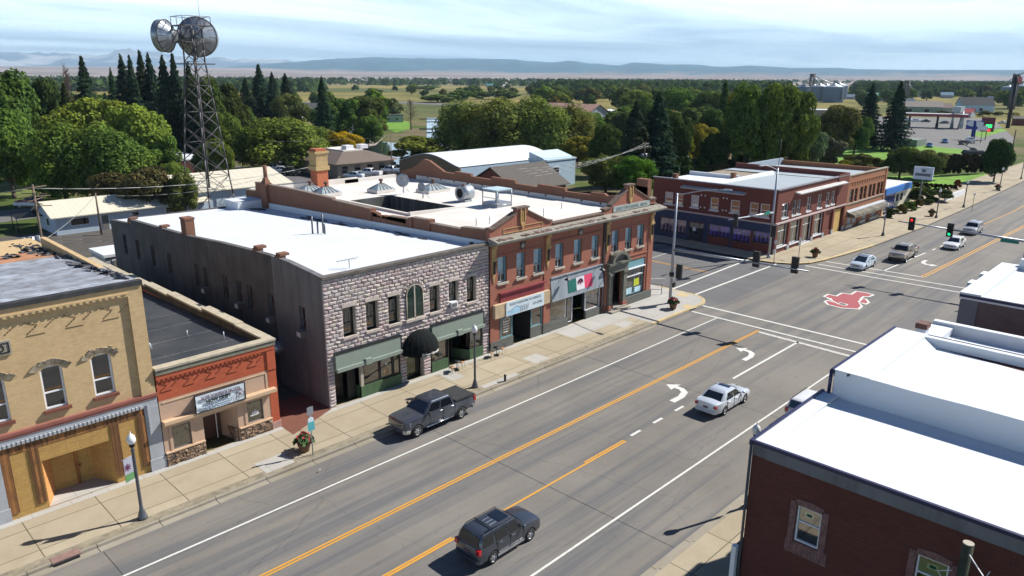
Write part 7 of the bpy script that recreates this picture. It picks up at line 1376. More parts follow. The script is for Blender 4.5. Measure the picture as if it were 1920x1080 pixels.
# utility poles and wires
def upole(x, y, H, arms, label, trans=0, az=0.0, r=.15):
    t = thing('utility_pole', label, 'utility pole', (x, y, 0)); mb = MB(); mb.cyl((x, y, 0), (x, y, H), r, r * .7, 8); mb.build('pole', M_wood, t); mb = MB()
    for k, a in enumerate(arms): d = Vector((cos(az + a[1]), sin(az + a[1]), 0)) * a[2]; mb.tube([Vector((x, y, a[0])) - d, Vector((x, y, a[0])) + d], .06, 4)
    if arms: mb.build('cross_arm', M_wood, t)
    for k, a in enumerate(arms):
        for s_ in (-.9, -.45, .45, .9): q = Vector((x, y, a[0])) + Vector((cos(az + a[1]), sin(az + a[1]), 0)) * a[2] * s_; mb = MB(); mb.cyl(q, q + Vector((0, 0, .22)), .06, .04, 6); mb.build('insulator', M_wht, t)
    for k in range(trans): mb = MB(); mb.cyl((x + .45 * cos(az + k * 2.5), y + .45 * sin(az + k * 2.5), H - 3.4), (x + .45 * cos(az + k * 2.5), y + .45 * sin(az + k * 2.5), H - 2.3), .28, .28, 10); mb.build('transformer', M_steel, t)
    return Vector((x, y, H))
p = G(104, 500, 0); u1 = upole(20.5, 90.5, topz(20.5, 90.5, 346), [], 'tall wooden utility pole crowded with cross arms above the green roofs', 0, .6)
H1_ = topz(20.5, 90.5, 346); t1 = bpy.data.objects['utility_pole']; mb = MB()
for k in range(7): d = Vector((cos(.4 + k * .9), sin(.4 + k * .9), 0)) * 1.5; c = Vector((20.5, 90.5, H1_ - .3 - k * .33)); mb.tube([c - d, c + d], .06, 4)
mb.build('cross_arm', M_wood, t1); mb = MB()
for k in range(3): mb.cyl((20.5 - 1.5 + k * .7, 91.2, 3.6), (20.5 - 1.5 + k * .7, 91.2, 4.9), .32, .32, 10)
mb.box(17.5, 22, 90.9, 91.5, 3.45, 3.6); mb.build('transformer_bank', M_steel, t1)
H2_ = topz(32.8, 112.5, 362); u2 = upole(32.8, 112.5, H2_, [], 'plain wooden pole in front of the pale blue shed', 0)
a_ = G(887, 292); u3 = upole(a_.x, a_.y, topz(a_.x, a_.y, 238), [(topz(a_.x, a_.y, 242), .3, 1.4), (topz(a_.x, a_.y, 250), .3, 1.2)], 'utility pole with transformer against the big willow', 1)
a_ = G(1205, 352); u4 = upole(a_.x, a_.y, topz(a_.x, a_.y, 266), [(topz(a_.x, a_.y, 269), 1.0, 1.5), (topz(a_.x, a_.y, 276), -.5, 1.4)], 'utility pole with two transformers in front of the dark spruces', 2)
a_ = G(1284, 335); u5 = upole(a_.x, a_.y, topz(a_.x, a_.y, 273), [(topz(a_.x, a_.y, 276), .8, 1.5), (topz(a_.x, a_.y, 283), .8, 1.3)], 'utility pole with transformer left of the maroon corner building roof', 1)
a_ = G(736, 345); upole(a_.x, a_.y, topz(a_.x, a_.y, 252), [], 'slim dark lamp pole in front of the brown roofed building', 0, r=.09); mb = MB(); zt_ = topz(a_.x, a_.y, 268); mb.tube([(a_.x, a_.y, zt_), (a_.x - 1.4, a_.y + .3, zt_ + .25)], .04); mb.hexa([(a_.x - 2 + dx, a_.y + dy, zt_ + dz) for dz in (.15, .3) for dx, dy in ((0, -.15), (.7, -.15), (.7, .25), (0, .25))]); mb.build('luminaire', M_steel, bpy.data.objects['utility_pole.004'] if 'utility_pole.004' in bpy.data.objects else None)
a_ = G(456, 318); mb = MB(); zt_ = topz(a_.x, a_.y, 271); mb.cyl((a_.x, a_.y, 0), (a_.x, a_.y, zt_), .12, .08)
for s_ in (-1, 1): mb.box(a_.x + s_ * .3, a_.x + s_ * 1.3, a_.y - .3 - s_ * .8, a_.y + .3 - s_ * .8, zt_, zt_ + .15)
mb.tube([(a_.x - .8, a_.y + .8, zt_), (a_.x + .8, a_.y - .8, zt_)], .05); mb.build('car_park_lamp', M_steel, label='twin headed car park lamp left of the yellow green willow', cat='lamp post')
b = G(1893, 308); zt_ = topz(b.x, b.y, 243); mb = MB(); mb.cyl((b.x, b.y, 0), (b.x, b.y, zt_), .2, .14, 8); mb.build('bare_pole', M_wood, label='tall bare wooden pole beside the curving far road', cat='pole')
M_wire = plain('cable', (.16, .16, .16), .6); M_wirep = plain('pale_cable', (.35, .36, .34), .6)
def wire(a, b, sag=1.0, r=.02, m=None, label='thin power line', n=14):
    mb = MB(); a, b = Vector(a), Vector(b); mb.tube([a.lerp(b, k / n) - Vector((0, 0, sag * 4 * (k / n) * (1 - k / n))) for k in range(n + 1)], r, 4); return mb.build('power_line', m or M_wire, label=label, cat='cable', group='power lines')
wire((20.5, 90.5, H1_ - .4), (61, 99, 8.9), 1.2, .045, M_wirep, 'long pale power line from the crowded wooden pole past the lattice tower')
wire((20.5, 90.5, H1_ - .4), (-30, 88, 11.5), 1.0, .03, None, 'power line leaving the crowded wooden pole to the left')
wire((20.5, 90.5, 4.4), (32.8, 112.5, H2_ - .3), 0.4, .03, M_wirep, 'pale cable rising to the plain pole by the shed'); wire((32.8, 112.5, H2_ - .3), (56, 103, 7.6), 1.2, .03, M_wirep, 'cable from the plain shed pole towards the cream roofed building')
for k in range(4): wire(u4 + Vector((0, 0, -.2 - (k // 2) * .5)) + Vector((.6 * (k % 2), -.6 * (k % 2), 0)), (80, 74 + k * 1.2, 7.6 + .25 * k), .9, .028, M_wirep, 'power lines fanning out from the two transformer pole over the grey roof')
wire(u3 + Vector((0, 0, -.3)), (78, 150, 8), .8, .025, None, 'power line running left from the pole at the big willow')
for k in range(3): wire((20.5, 90.5, 4.6 - k * .35), (46, 84, 6.5 - k * .5), .6, .02, None, 'power lines sagging over the alley behind the stone building')
b = onX(1835, 985, 22.9); t = thing('utility_pole', 'green brown wooden pole cut short against the dark brick wall', 'utility pole', (22.6, 3.45, 0)); mb = MB(); mb.cyl((22.6, 3.45, 0), (22.6, 3.45, 8.75), .16, .15, 12); mb.build('pole', plain('mossy_pole', (.05, .055, .035), .95, .3, 3, bmp=.5), t); mb = MB(); mb.cyl((22.6, 3.45, 8.75), (22.6, 3.45, 8.78), .15, .15, 12); mb.build('pole_top', M_stone, t)
mb = MB(); mb.tube([(22.45, 3.5, 7.6), (22.4, 3.9, 7.45), (22.45, 4.05, 7.6), (22.45, 3.7, 7.8)], .012); mb.tube([(22.42, 3.4, 7.6), (22.3, 3.1, 7.1), (22.4, 2.9, 7.2), (22.45, 3.0, 7.5), (22.5, 2.8, 8.2)], .012); mb.tube([(22.42, 3.45, 7.6), (22.45, 3.45, 5.0)], .02); mb.lathe((22.4, 3.45, 7.6), [(0, -.05), (.05, 0), (0, .05)], 8); mb.build('loose_wire', M_wht, t)
wire((22.6, 3.45, 8.5), (14, -2.5, 9.2), .3, .018, M_wht, 'pale twisted cable from the short wooden pole to the right'); 
mb = MB(); mb.tube([(23.3, 1.9, 0), (23.3, 1.9, 7.0)], .05); mb.tube([(23.3, 1.9, 7.0), (23.3, 1.9, 7.05)], .12); mb.build('conduit', M_iron, label='thin dark conduit mast on the dark brick wall at the bottom right edge', cat='conduit')
# ============================================================ lattice tower with drum antennas
def tower():
    C0 = G(396, 402); cx, cy = C0.x, C0.y; HT = topz(cx, cy, 36); t = thing('lattice_tower', 'tall steel lattice tower with two large drum antennas near the top', 'tower', (cx, cy, 0)); rot = radians(20)
    def lv(z):
        q = z / HT; w = 3.9 - 2.5 * min(q / .80, 1.0); return [Vector((cx + w * math.sqrt(2) * .72 * cos(rot + pi / 4 + k * pi / 2), cy + w * math.sqrt(2) * .72 * sin(rot + pi / 4 + k * pi / 2), z)) for k in range(4)]
    zs = [0.0]; step = 3.2
    while zs[-1] < HT * .93: zs.append(zs[-1] + step); step = max(1.7, step * .93)
    for k in range(4):
        mb = MB(); mb.tube([lv(z)[k] for z in zs], .115, 6); mb.build('leg', M_iron, t)
    mb = MB()
    for i in range(len(zs) - 1):
        a, b = lv(zs[i]), lv(zs[i + 1])
        for k in range(4):
            j = (k + 1) % 4; mb.tube([a[k], b[j]], .05, 4); mb.tube([a[j], b[k]], .05, 4)
            if i % 2 == 0: mb.tube([a[k], a[j]], .05, 4)
    mb.build('bracing', M_iron, t); mb = MB(); c = [lv(z) for z in zs]; mb.tube([(cx + .3, cy + .3, 0), (cx + .3, cy + .3, HT * .95)], .16, 6); mb.build('cable_run', M_iron, t)
    mb = MB()
    for z in (HT * .78, HT * .885, HT * .965): mb.cut(); w = 2.15; mb.box(cx - w, cx + w, cy - w, cy - w + .5, z, z + .16); mb.box(cx - w, cx + w, cy + w - .5, cy + w, z, z + .16); mb.box(cx - w, cx - w + .5, cy - w + .5, cy + w - .5, z, z + .16); mb.box(cx + w - .5, cx + w, cy - w + .5, cy + w - .5, z, z + .16)
    mb.xf(Matrix.Translation((cx, cy, 0)) @ Matrix.Rotation(rot - .3, 4, 'Z') @ Matrix.Translation((-cx, -cy, 0))); mb.build_each('platform', M_iron, t); mb = MB(); w = 2.1; z0, z1 = HT * .97, HT * 1.0
    z1 = z0 + 1.25
    for z in (z1, ): mb.tube([(cx - w, cy - w, z), (cx + w, cy - w, z), (cx + w, cy + w, z), (cx - w, cy + w, z), (cx - w, cy - w, z)], .05, 4)
    for a in (-w, 0, w):
        for b_ in (-w, w): mb.tube([(cx + a, cy + b_, z0), (cx + a, cy + b_, z1)], .05, 4); mb.tube([(cx + b_, cy + a, z0), (cx + b_, cy + a, z1)], .05, 4)
    mb.tube([(cx + 1, cy - 1, z0), (cx + 1, cy - 1, z1 + 3.2)], .03, 4); mb.build('railing', M_iron, t)
    def drum(c, az, R, D, el=0):
        q = MB(); d = Vector((cos(az) * cos(el), sin(az) * cos(el), sin(el))); q.lathe((0, 0, 0), [(0.01, 0), (R * .45, .02), (R * .55, .25), (R * .97, D * .52), (R, D * .55), (R, D), (R * .98, D + .03), (.01, D + .10)], 28, 0, 'X', True)
        M = Matrix.Translation(c) @ Matrix.Rotation(az, 4, 'Z') @ Matrix.Rotation(-el, 4, 'Y'); q.xf(M); o = q.build('drum_antenna', ribbed('aluminium_drum', (.36, .39, .42), .8, 0, .35, .7, var=.12, depth=.2), t); q = MB()
        for k in range(14):
            a = 2 * pi * k / 14; e = Vector((0, cos(a), sin(a))); q.tube([Vector((.22, 0, 0)) + e * R * .5, Vector((D * .53, 0, 0)) + e * R * 1.0], .05, 4)
        q.tube([Vector((D * .55, R * 1.01 * cos(2 * pi * k / 28), R * 1.01 * sin(2 * pi * k / 28))) for k in range(29)], .07, 4); q.xf(M); q.build('rib', M_iron, o); q = MB(); q.tube([(0, -.6, -.8), (-.9, 0, -.8)], .08); q.tube([(0, .6, .8), (-.9, 0, .8)], .08); q.tube([(0, .6, -.8), (-.9, 0, .8)], .08); q.xf(M); q.build('mount', M_iron, o)
    vx = ray(368, 60); vx.z = 0; vx.normalize(); rt = Vector((vx.y, -vx.x, 0)); zc = CAMH + (138 - 66) / 1388 * proj((cx, cy, 30))[2] * 1.0
    zc = topz(cx, cy, 68)
    drum(Vector((cx, cy, zc)) + rt * .35 + vx * 1.0, math.atan2(vx.y, vx.x) - .25, 2.95, 2.4)
    dd = -rt * .84 + vx * .5; drum(Vector((cx, cy, zc)) - rt * 2.5 + vx * .2, math.atan2(dd.y, dd.x), 2.35, 2.3)
tower()
# ============================================================ background buildings
def bld(name, label, cat, x0, x1, y0, y1, h, wm_, rm, kind='flat', rh=2.0, ov=.4, wins=(), M=None, trim=None):
    t = thing(name, label, cat, ((x0 + x1) / 2, (y0 + y1) / 2, 0)); mb = MB(); mb.box(x0, x1, y0, y1, 0, h, 0)
    if kind == 'gx': mb.ext([(y0, h), (y1, h), ((y0 + y1) / 2, h + rh * .97)], 0, x0, x1, 0)
    if kind == 'gy': mb.ext([(x0, h), (x1, h), ((x0 + x1) / 2, h + rh * .97)], 1, y0, y1, 0)
    parts = [mb.build('wall', wm_, t)]; mb = MB()
    if kind == 'flat': mb.box(x0 - .15, x1 + .15, y0 - .15, y1 + .15, h + .01, h + .3, 0)
    elif kind == 'gx':
        ym = (y0 + y1) / 2
        for a, b in ((y0 - ov, ym), (y1 + ov, ym)): za = h - ov * rh / (ym - y0); mb.hexa([(x0 - ov, a, za + .02), (x1 + ov, a, za + .02), (x1 + ov, b, h + rh + .02), (x0 - ov, b, h + rh + .02), (x0 - ov, a, za + .16), (x1 + ov, a, za + .16), (x1 + ov, b, h + rh + .16), (x0 - ov, b, h + rh + .16)])
    elif kind == 'gy':
        xm = (x0 + x1) / 2
        for a, b in ((x0 - ov, xm), (x1 + ov, xm)): za = h - ov * rh / (xm - x0); mb.hexa([(a, y0 - ov, za + .02), (a, y1 + ov, za + .02), (b, y1 + ov, h + rh + .02), (b, y0 - ov, h + rh + .02), (a, y0 - ov, za + .16), (a, y1 + ov, za + .16), (b, y1 + ov, h + rh + .16), (b, y0 - ov, h + rh + .16)])
    elif kind == 'hip':
        d = min(x1 - x0, y1 - y0) * .28; mb.hexa([(x0 - ov, y0 - ov, h), (x1 + ov, y0 - ov, h), (x1 + ov, y1 + ov, h), (x0 - ov, y1 + ov, h), (x0 + d, y0 + d, h + rh), (x1 - d, y0 + d, h + rh), (x1 - d, y1 - d, h + rh), (x0 + d, y1 - d, h + rh)])
    parts.append(mb.build('roof', rm, t))
    for w in wins:    # (face, u0, u1, v0, v1[, kind])
        f, a, b, c, d = w[:5]; mb = MB(); nm = w[5] if len(w) > 5 else 'window'
        if f == 'x': mb.box(x0 - .06, x0 + .05, a - .08, b + .08, c - .08, d + .08, 0); mb.box(x0 - .09, x0 - .05, a, b, c, d, 1)
        else: mb.box(a - .08, b + .08, y0 - .06, y0 + .05, c - .08, d + .08, 0); mb.box(a, b, y0 - .09, y0 - .05, c, d, 1)
        mb.build(nm, [trim or M_wht, M_cglass if nm == 'window' else M_gry], t)
    if M is not None: t.matrix_world = M
    return t
M_pbw = ribbed('pale_blue_siding', (.40, .48, .56), .22, 1, .8, depth=.3, var=.04); M_crr = ribbed('cream_metal_roof', (.62, .58, .46), .6, 0, .6, depth=.4, var=.03); M_crr2 = ribbed('cream_sheet_roof', (.60, .56, .45), 1.2, 0, .6, depth=.2, var=.03)
M_brr = ribbed('brown_standing_seam', (.17, .13, .10), .45, 0, .5, depth=.9, var=.06, duty=.3); M_tanw = plain('tan_block_wall', (.30, .25, .19), .9, .1); M_grn = ribbed('pale_green_metal_roof', (.36, .48, .33), .5, 0, .6, depth=.3, var=.04); M_shg = plain('brown_grey_shingles', (.10, .09, .08), .95, .15, 2, bmp=.3); M_dkr = plain('dark_shingles', (.05, .055, .06), .9, .2, 2); M_rst = ribbed('rusty_roof', (.36, .20, .14), .8, 1, .8, depth=.3, var=.25, dirt=.5, dirtcol=(.42, .33, .28)); M_ltb = ribbed('light_blue_siding', (.42, .56, .68), .2, 1, .8, depth=.2, var=.03); M_vin = plain('grey_siding', (.35, .37, .38), .8, .08)
c = G(108, 442); X0, Y0 = c.x, c.y
bld('garden_shed', 'long pale blue shed with cream metal roof, behind the alley', 'shed', X0, X0 + 21, Y0, Y0 + 8.2, 2.7, M_pbw, M_crr, 'gx', 1.5, .7, [('y', X0 + 1.9, X0 + 4.2, 1.2, 2.1), ('y', X0 + 5.9, X0 + 6.8, .1, 2.1, 'door'), ('y', X0 + 10, X0 + 11, 1.5, 2.1), ('x', Y0 + 3, Y0 + 4, 1.0, 2.0), ('y', X0 + 15, X0 + 17, 1.1, 2.1)])
c = G(542, 341, 4.0); l = G(345, 361, 4.0); r = onX(500, 313, c.x); Y0 = c.y; dp = max(8, min(26, 2 * (r.y - c.y)))
bld('cream_roofed_hall', 'long low hall with cream metal roof behind the lattice tower', 'hall', l.x, c.x, Y0, Y0 + dp, 3.9, M_pbw, M_crr2, 'gx', max(1.2, r.z - 4.0), .5, [('y', c.x - 9 + k * 3.2, c.x - 7.6 + k * 3.2, 1.0, 2.2) for k in range(3)])
a = G(293, 304, 3.8); b = G(391, 296, 3.8)
bld('white_roofed_brick_house', 'dark brick building with flat white roof behind the lattice tower legs', 'building', a.x, b.x, a.y, a.y + 26, 3.7, M_dark, M_white, 'flat', wins=[('y', b.x - 3, b.x - 1.5, 1, 2.4)])
c = G(632, 307, 3.2); b = G(735, 297, 3.2); a = G(565, 294, 3.2); t = bld('brown_hipped_building', 'tan building with brown standing seam hipped roof and white rooftop units', 'building', c.x, b.x, c.y, a.y, 3.1, M_tanw, M_brr, 'hip', 2.0, 1.0, [('y', c.x + 1.2 + k * 3.3, c.x + 2.6 + k * 3.3, .8, 2.4) for k in range(5)] + [('x', c.y + 4, c.y + 6, .8, 2.2)], trim=M_tanw)
mb = MB(); d = 4.2; mb.box(c.x + 5, b.x - 5, c.y + 5, a.y - 4, 4.9, 5.4, 0)
mb.build('inner_roof', M_white2, t); mb = MB()
for k in range(2): mb.box(c.x + 6.5 + k * 4, c.x + 8.5 + k * 4, c.y + 6, c.y + 8, 5.4, 6.3)
mb.build('rooftop_unit', M_wht, t)
# barrel roofed white building
c = G(861, 315, 5.0); a = G(752, 300, 5.0); x0, x1, y0, y1 = c.x, c.x + 28, c.y, a.y; t = thing('barrel_roofed_building', 'brown fronted building with long white double barrel roof', 'building', ((x0 + x1) / 2, (y0 + y1) / 2, 0))
ym = (y0 + y1) / 2; pr_ = [(y0, 0), (y1, 0), (y1, 5.0)] + [(y1 - (y1 - y0) * k / 16, 5.0 + 1.9 * abs(sin(pi * min(k / 16 * 1.0, 1)) ** 1.3)) for k in range(1, 16)] + [(y0, 5.0)]
mb = MB(); mb.ext(pr_, 0, x0, x0 + .4, 0); mb.box(x0 + .4, x1, y0, y1, 0, 4.9, 1); mb.build('wall', [plain('brown_plank_front', (.17, .13, .08), .9, .15), M_ltb], t)
mb = MB(); rr = [[(x, p[0], p[1] + .12) for p in pr_[2:]] for x in (x0 + .1, x1 + .3)]; mb.loft(rr, 0, False, True, False); mb.build('roof', M_white, t)
c = G(1061, 341, 3.2); r = onX(1016, 303, c.x); q = onY(923, 312, r.y); t = bld('gabled_shop', 'building with brown grey shingled gable roof in front of the white barrel roof', 'building', q.x, c.x, c.y, c.y + 2 * (r.y - c.y), 3.1, M_brown, M_shg, 'gx', max(1.5, r.z - 3.2), .6)
x1 = 121; y0 = 99.4; zt_ = topz(x1, y0, 297); x0 = onY(1026, 306, y0).x; t = bld('light_blue_building', 'tall light blue building with sloping roof beside the shingled gable', 'building', x0, x1, y0, y0 + 5, zt_, M_ltb, plain('pale_blue_roof', (.50, .62, .68), .6, .05), 'flat', wins=[('y', x1 - 7, x1 - 5.3, zt_ * .35, zt_ * .75), ('y', x1 - 10.5, x1 - 10.0, zt_ * .5, zt_ * .8)]); mb = MB(); mb.hexa([(x0, y0 + 1, zt_ + .3), (x1, y0 + 1, zt_ + .3), (x1, y0 + 5, zt_ + .3), (x0, y0 + 5, zt_ + .3), (x0, y0 + 1, zt_ + .5), (x1, y0 + 1, zt_ + .5), (x1, y0 + 5, zt_ + 1.6), (x0, y0 + 5, zt_ + 1.6)]); mb.build('raised_roof', MATS['pale_blue_roof'], t)
# green roofs and clutter at the left edge
bld('green_roofed_shed', 'low shed with pale green metal roof behind the torn roof edge', 'shed', 10, 20.5, 79, 88, 2.4, M_vin, M_grn, 'gx', 1.6, .4); bld('green_roofed_shed', 'narrow pale green roofed lean-to behind the crowded utility pole', 'shed', 6, 22, 90.5, 96, 2.2, M_vin, M_grn, 'gx', .8, .4)
c = G(62, 430); mb = MB(); mb.hexa([(c.x - 2.2, c.y - 1.5, 2.0), (c.x + 2.2, c.y - 1.5, 2.0), (c.x + 2.2, c.y + 1.5, 2.3), (c.x - 2.2, c.y + 1.5, 2.3), (c.x - 2.2, c.y - 1.5, 2.1), (c.x + 2.2, c.y - 1.5, 2.1), (c.x + 2.2, c.y + 1.5, 2.4), (c.x - 2.2, c.y + 1.5, 2.4)])
for sx in (-2.1, 2.1):
    for sy in (-1.4, 1.4): mb.cyl((c.x + sx, c.y + sy, 0), (c.x + sx, c.y + sy, 2.1), .06, n=5)
mb.build('black_canopy', M_blkp, label='black canopy on thin posts left of the pale blue shed', cat='canopy')
for k in range(4): c = Vector((19.2 + (k % 2) * .9, 97.5 + k * .5, 0)); mb = MB(); mb.lathe(c, [(.35, 0), (.42, .5), (.40, 1.0), (.3, 1.2), (.2, 1.15)], 9); mb.build('bulk_bag', plain('white_bulk_bag', (.55, .56, .58), .9, .15, 3), label='upright white bulk bag in the group behind the green roof', cat='bag', group='white bulk bags behind the green roof')
for k in range(7): c = Vector((36.5 + random.uniform(-3, 5), 110.5 + random.uniform(-1.5, 1.5), 0)); mb = MB(); mb.hexa([(c.x + (x - .5) * random.uniform(.6, 1.3), c.y + (y - .5) * random.uniform(.6, 1.3), z * random.uniform(.4, 1.1)) for z in (0, 1) for x, y in ((0, 0), (1, 0), (1, 1), (0, 1))]); mb.build('yard_junk', random.choice([M_wht, M_gry, M_wood]), label='pile of pale odds and ends in the yard in front of the blue shed', cat='junk', group='yard junk in front of the blue shed')
bld('lean_to', 'white roofed lean-to with open bays at the back end of the stone building', 'shed', 24.5, 33, 84, 88.5, 3.0, M_vin, M_white, 'flat', wins=[('y', 25.2, 27.6, .1, 2.6, 'door'), ('x', 84.6, 87.6, .1, 2.5, 'door')])
c = G(205, 470); mb = MB()
for k in range(9): mb.tube([(23.9, 79.8 + k * 1.0, 0), (23.9, 79.8 + k * 1.0, 1.7)], .04, 4)
for z in (.2, .9, 1.65): mb.tube([(23.9, 79.8, z), (23.9, 87.8, z)], .03, 4)
for k in range(32): mb.tube([(23.9, 79.8 + k * .25, .2), (23.9, 79.8 + k * .25, 1.65)], .012, 3)
mb.build('chain_fence', M_steel, label='pale metal fence beside the back corner of the stone building', cat='fence')
# farther buildings
c = G(1125, 232); x0 = G(1108, 234).x; y0 = c.y; xr = onY(1142, 225, y0).x; L_ = 34; bld('old_barn', 'old barn with rusty metal roof and grey plank gable among the trees', 'barn', x0, x0 + max(14, xr - x0), y0, y0 + L_, 5.0, ribbed('grey_barn_planks', (.25, .29, .33), .8, 0, .8, depth=.3, var=.3), M_rst, 'gy', 4.0, .8)
bld('white_metal_shed', 'small white metal shed right behind the old barn', 'shed', x0 + 22, x0 + 34, y0 + 6, y0 + 18, 4.5, M_vin, M_white, 'gx', 1.2)
def rot_b(name, label, cat, px, py, w, d, h, wm_, rm, kind, rh, ang=0, wins=()):
    p = G(px, py); v = ray(px, py); a = math.atan2(v.y, v.x) - pi / 2 + ang
    t = bld(name, label, cat, -w / 2, w / 2, 0, d, h, wm_, rm, kind, rh, .4, wins); t.matrix_world = Matrix.Translation(p) @ Matrix.Rotation(a, 4, 'Z')
    for ch in t.children: ch.data.transform(Matrix.Translation((0, d / 2, 0)))
    return t
rot_b('riverside_cabin', 'small grey white cabin by the bright bank lawn and the river', 'cabin', 738, 229, 9.5, 6, 3.2, M_vin, M_dkr, 'flat', .6, wins=[('y', -3, -1.8, 1, 2), ('y', 1, 2.4, 1, 2)])
rot_b('dark_roofed_house', 'house with dark shingled roof between the spruces, white car by it', 'house', 583, 214, 14, 9, 3.0, M_vin, M_dkr, 'gx', 3.0, .25, [('y', -2, -1, 1, 2), ('y', 2, 3.2, 1, 2)]); far_car('sedan', 'white and blue car by the dark roofed house between the spruces', 'car', SED, P_wh, 594, 211, 2.3)
rot_b('white_roofed_house', 'low house with white roof just right of the yellow green willow', 'house', 555, 236, 11, 12, 3.0, M_vin, M_white, 'gx', 1.2, .5)
rot_b('brick_house', 'orange brick house glimpsed behind the yellow green willow', 'house', 533, 222, 9, 8, 3.5, M_tan2, M_dkr, 'gx', 2.0, .2)
rot_b('white_hut', 'tiny white hut beside the orange tinted tree', 'hut', 660, 248, 3.2, 3, 2.4, M_wht, M_white, 'gx', .8)
rot_b('long_tan_building', 'tan windowed building left of the olive tree, under the grain bins', 'building', 1528, 236, 14, 10, 7.2, M_tanw, M_white, 'flat', .5, wins=[('y', -6 + k * 3, -4.4 + k * 3, 1.2, 3.4) for k in range(4)]); rot_b('blue_hut', 'small pale blue hut below the tan windowed building', 'hut', 1507, 241, 5, 4, 4.5, M_ltb, M_gry, 'flat', .5)
rot_b('station_shop', 'green walled filling station shop with brown roof behind the red canopy', 'shop', 1722, 214, 26, 14, 4.6, plain('sage_wall', (.25, .33, .25), .8, .1), plain('grey_brown_roof', (.23, .20, .18), .9, .12), 'gx', 3.2, .05, [('y', -7, -4, 1.5, 3.2), ('y', 3, 6, 1.5, 3.2)]); rot_b('station_shop', 'lower right wing of the filling station shop', 'shop', 1765, 214, 12, 10, 4.0, M_vin, plain('brown_wing_roof', (.18, .13, .12), .9, .12), 'gx', 2.6, .25)
rot_b('gabled_house', 'white gabled house with dark roof right of the filling station', 'house', 1832, 211, 20, 12, 5.2, M_ltb, M_dkr, 'gx', 4.6, .35, [('y', -4, -2, 1, 3), ('y', 1, 3, 1, 3)]); rot_b('red_roofed_kiosk', 'small kiosk with bright red roof right of the red canopy', 'kiosk', 1802, 220, 10, 8, 2.8, M_vin, plain('bright_red_roof', (.42, .05, .06), .6, .1), 'gx', 2.2, -.3)
rot_b('green_roofed_shed', 'low building with teal green roof between the two big spruces', 'shed', 1650, 190, 30, 16, 5, M_vin, plain('teal_roof', (.08, .25, .23), .6, .1), 'gx', 3, .05)
rot_b('low_brown_shed', 'low brown roadside shed at the right edge of the photo', 'shed', 1935, 236, 16, 8, 3.2, M_brown, M_shg, 'gx', 1.0, .1)
specks = [(444, 153, 40, 4, 'white'), (475, 151, 26, 3, 'grey'), (640, 152, 14, 3, 'white'), (660, 155, 18, 3, 'pale'), (920, 163, 18, 4, 'teal'), (905, 154, 14, 3, 'pale'), (950, 164, 14, 3, 'white'), (980, 153, 20, 3, 'pale'), (1060, 154, 16, 3, 'pale'), (1165, 170, 16, 5, 'dark'), (1240, 157, 18, 3, 'white'), (1420, 155, 14, 3, 'white'), (1860, 190, 16, 5, 'white'), (1775, 184, 20, 7, 'pale blue'), (1818, 184, 18, 7, 'grey'), (1720, 182, 22, 8, 'brown'), (1695, 184, 14, 7, 'white'), (1705, 195, 14, 5, 'white'), (1595, 186, 16, 5, 'white'), (1900, 196, 26, 5, 'pale'), (70, 158, 12, 4, 'white'), (1550, 190, 14, 4, 'dark'), (100, 152, 20, 3, 'pale'), (1310, 212, 12, 5, 'white')]
for i, (px, py, wp, hh, cn) in enumerate(specks):
    p = G(px, max(py, 151)); dist = proj(p)[2]; w = wp * dist / F; cm = {'white': M_white, 'grey': M_vin, 'pale': M_white2, 'teal': MATS['teal_roof'], 'dark': M_dkr, 'pale blue': M_ltb, 'brown': M_shg}[cn]
    where = 'far out on the plain' if py < 160 else 'among the distant town trees'
    rot_b('distant_house' if py > 160 else 'distant_farm_building', f'{cn} roofed building {where}, ' + ('left of the tower' if px < 340 else 'right of the tower' if px < 560 else 'over the meadow' if px < 1010 else 'right of the meadow' if px < 1500 else 'near the grain bins' if px < 1680 else 'above the filling station'), 'building', px, max(py, 151), w, w * .5, hh * .6 * dist / F + 1, M_vin, cm, 'gx', hh * .5 * dist / F + .8, .2 * sin(i)).__setitem__('group', 'distant buildings')
mb = MB()
for py in (224, 243): a, b = G(786, py, .5), G(838, py, .5); n = Vector((b.y - a.y, a.x - b.x, 0)).normalized() * .6; mb.hexa([tuple(q + Vector((0, 0, z))) for z in (0, .5) for q in (a, b, b + n, a + n)])
mb.build_each('river_barrier', M_iron, None) if False else mb.build('river_barrier', M_iron, label='dark low barriers crossing the bright river water', cat='barrier')
# grain bins
M_bin = ribbed('corrugated_bin_wall', (.13, .17, .23), .9, 1, .45, .5, var=.06, depth=.4); M_binr = plain('bin_roof', (.42, .46, .50), .4, .08, metal=.5)
def binn(px, by, ty, wp, label):
    p = G(px, by); D = proj(p)[2]; r = wp * D / F / 2; h = topz(p.x, p.y, ty + wp * .13); ht = topz(p.x, p.y, ty); t = thing('grain_bin', label, 'grain bin', p, 0, 'grain bins beyond the trees'); mb = MB(); mb.lathe(p, [(r, 0), (r, h)], 24); mb.build('wall', M_bin, t); mb = MB(); mb.lathe(p, [(r * 1.03, h - .1), (r * .15, ht), (r * .15, ht + .8), (0, ht + .9)], 24); mb.build('roof', M_binr, t)
for a in ((1504, 188, 159, 25, 'leftmost grey grain bin with conical roof, beside the elevator leg'), (1534, 190, 158, 30, 'large grey grain bin just right of the elevator leg'), (1561, 192, 158, 36, 'widest grey grain bin of the row'), (1570, 186, 156, 32, 'pale sided grain bin at the right end of the row'), (1524, 184, 159, 22, 'grey grain bin half hidden behind the elevator leg'), (1547, 184, 158, 22, 'grey grain bin half hidden between the two largest'), (1887, 189, 160, 24, 'pale grain bin beside the tall sign post at right'), (1912, 190, 157, 30, 'dark grain bin at the right edge of the photo')): binn(*a)
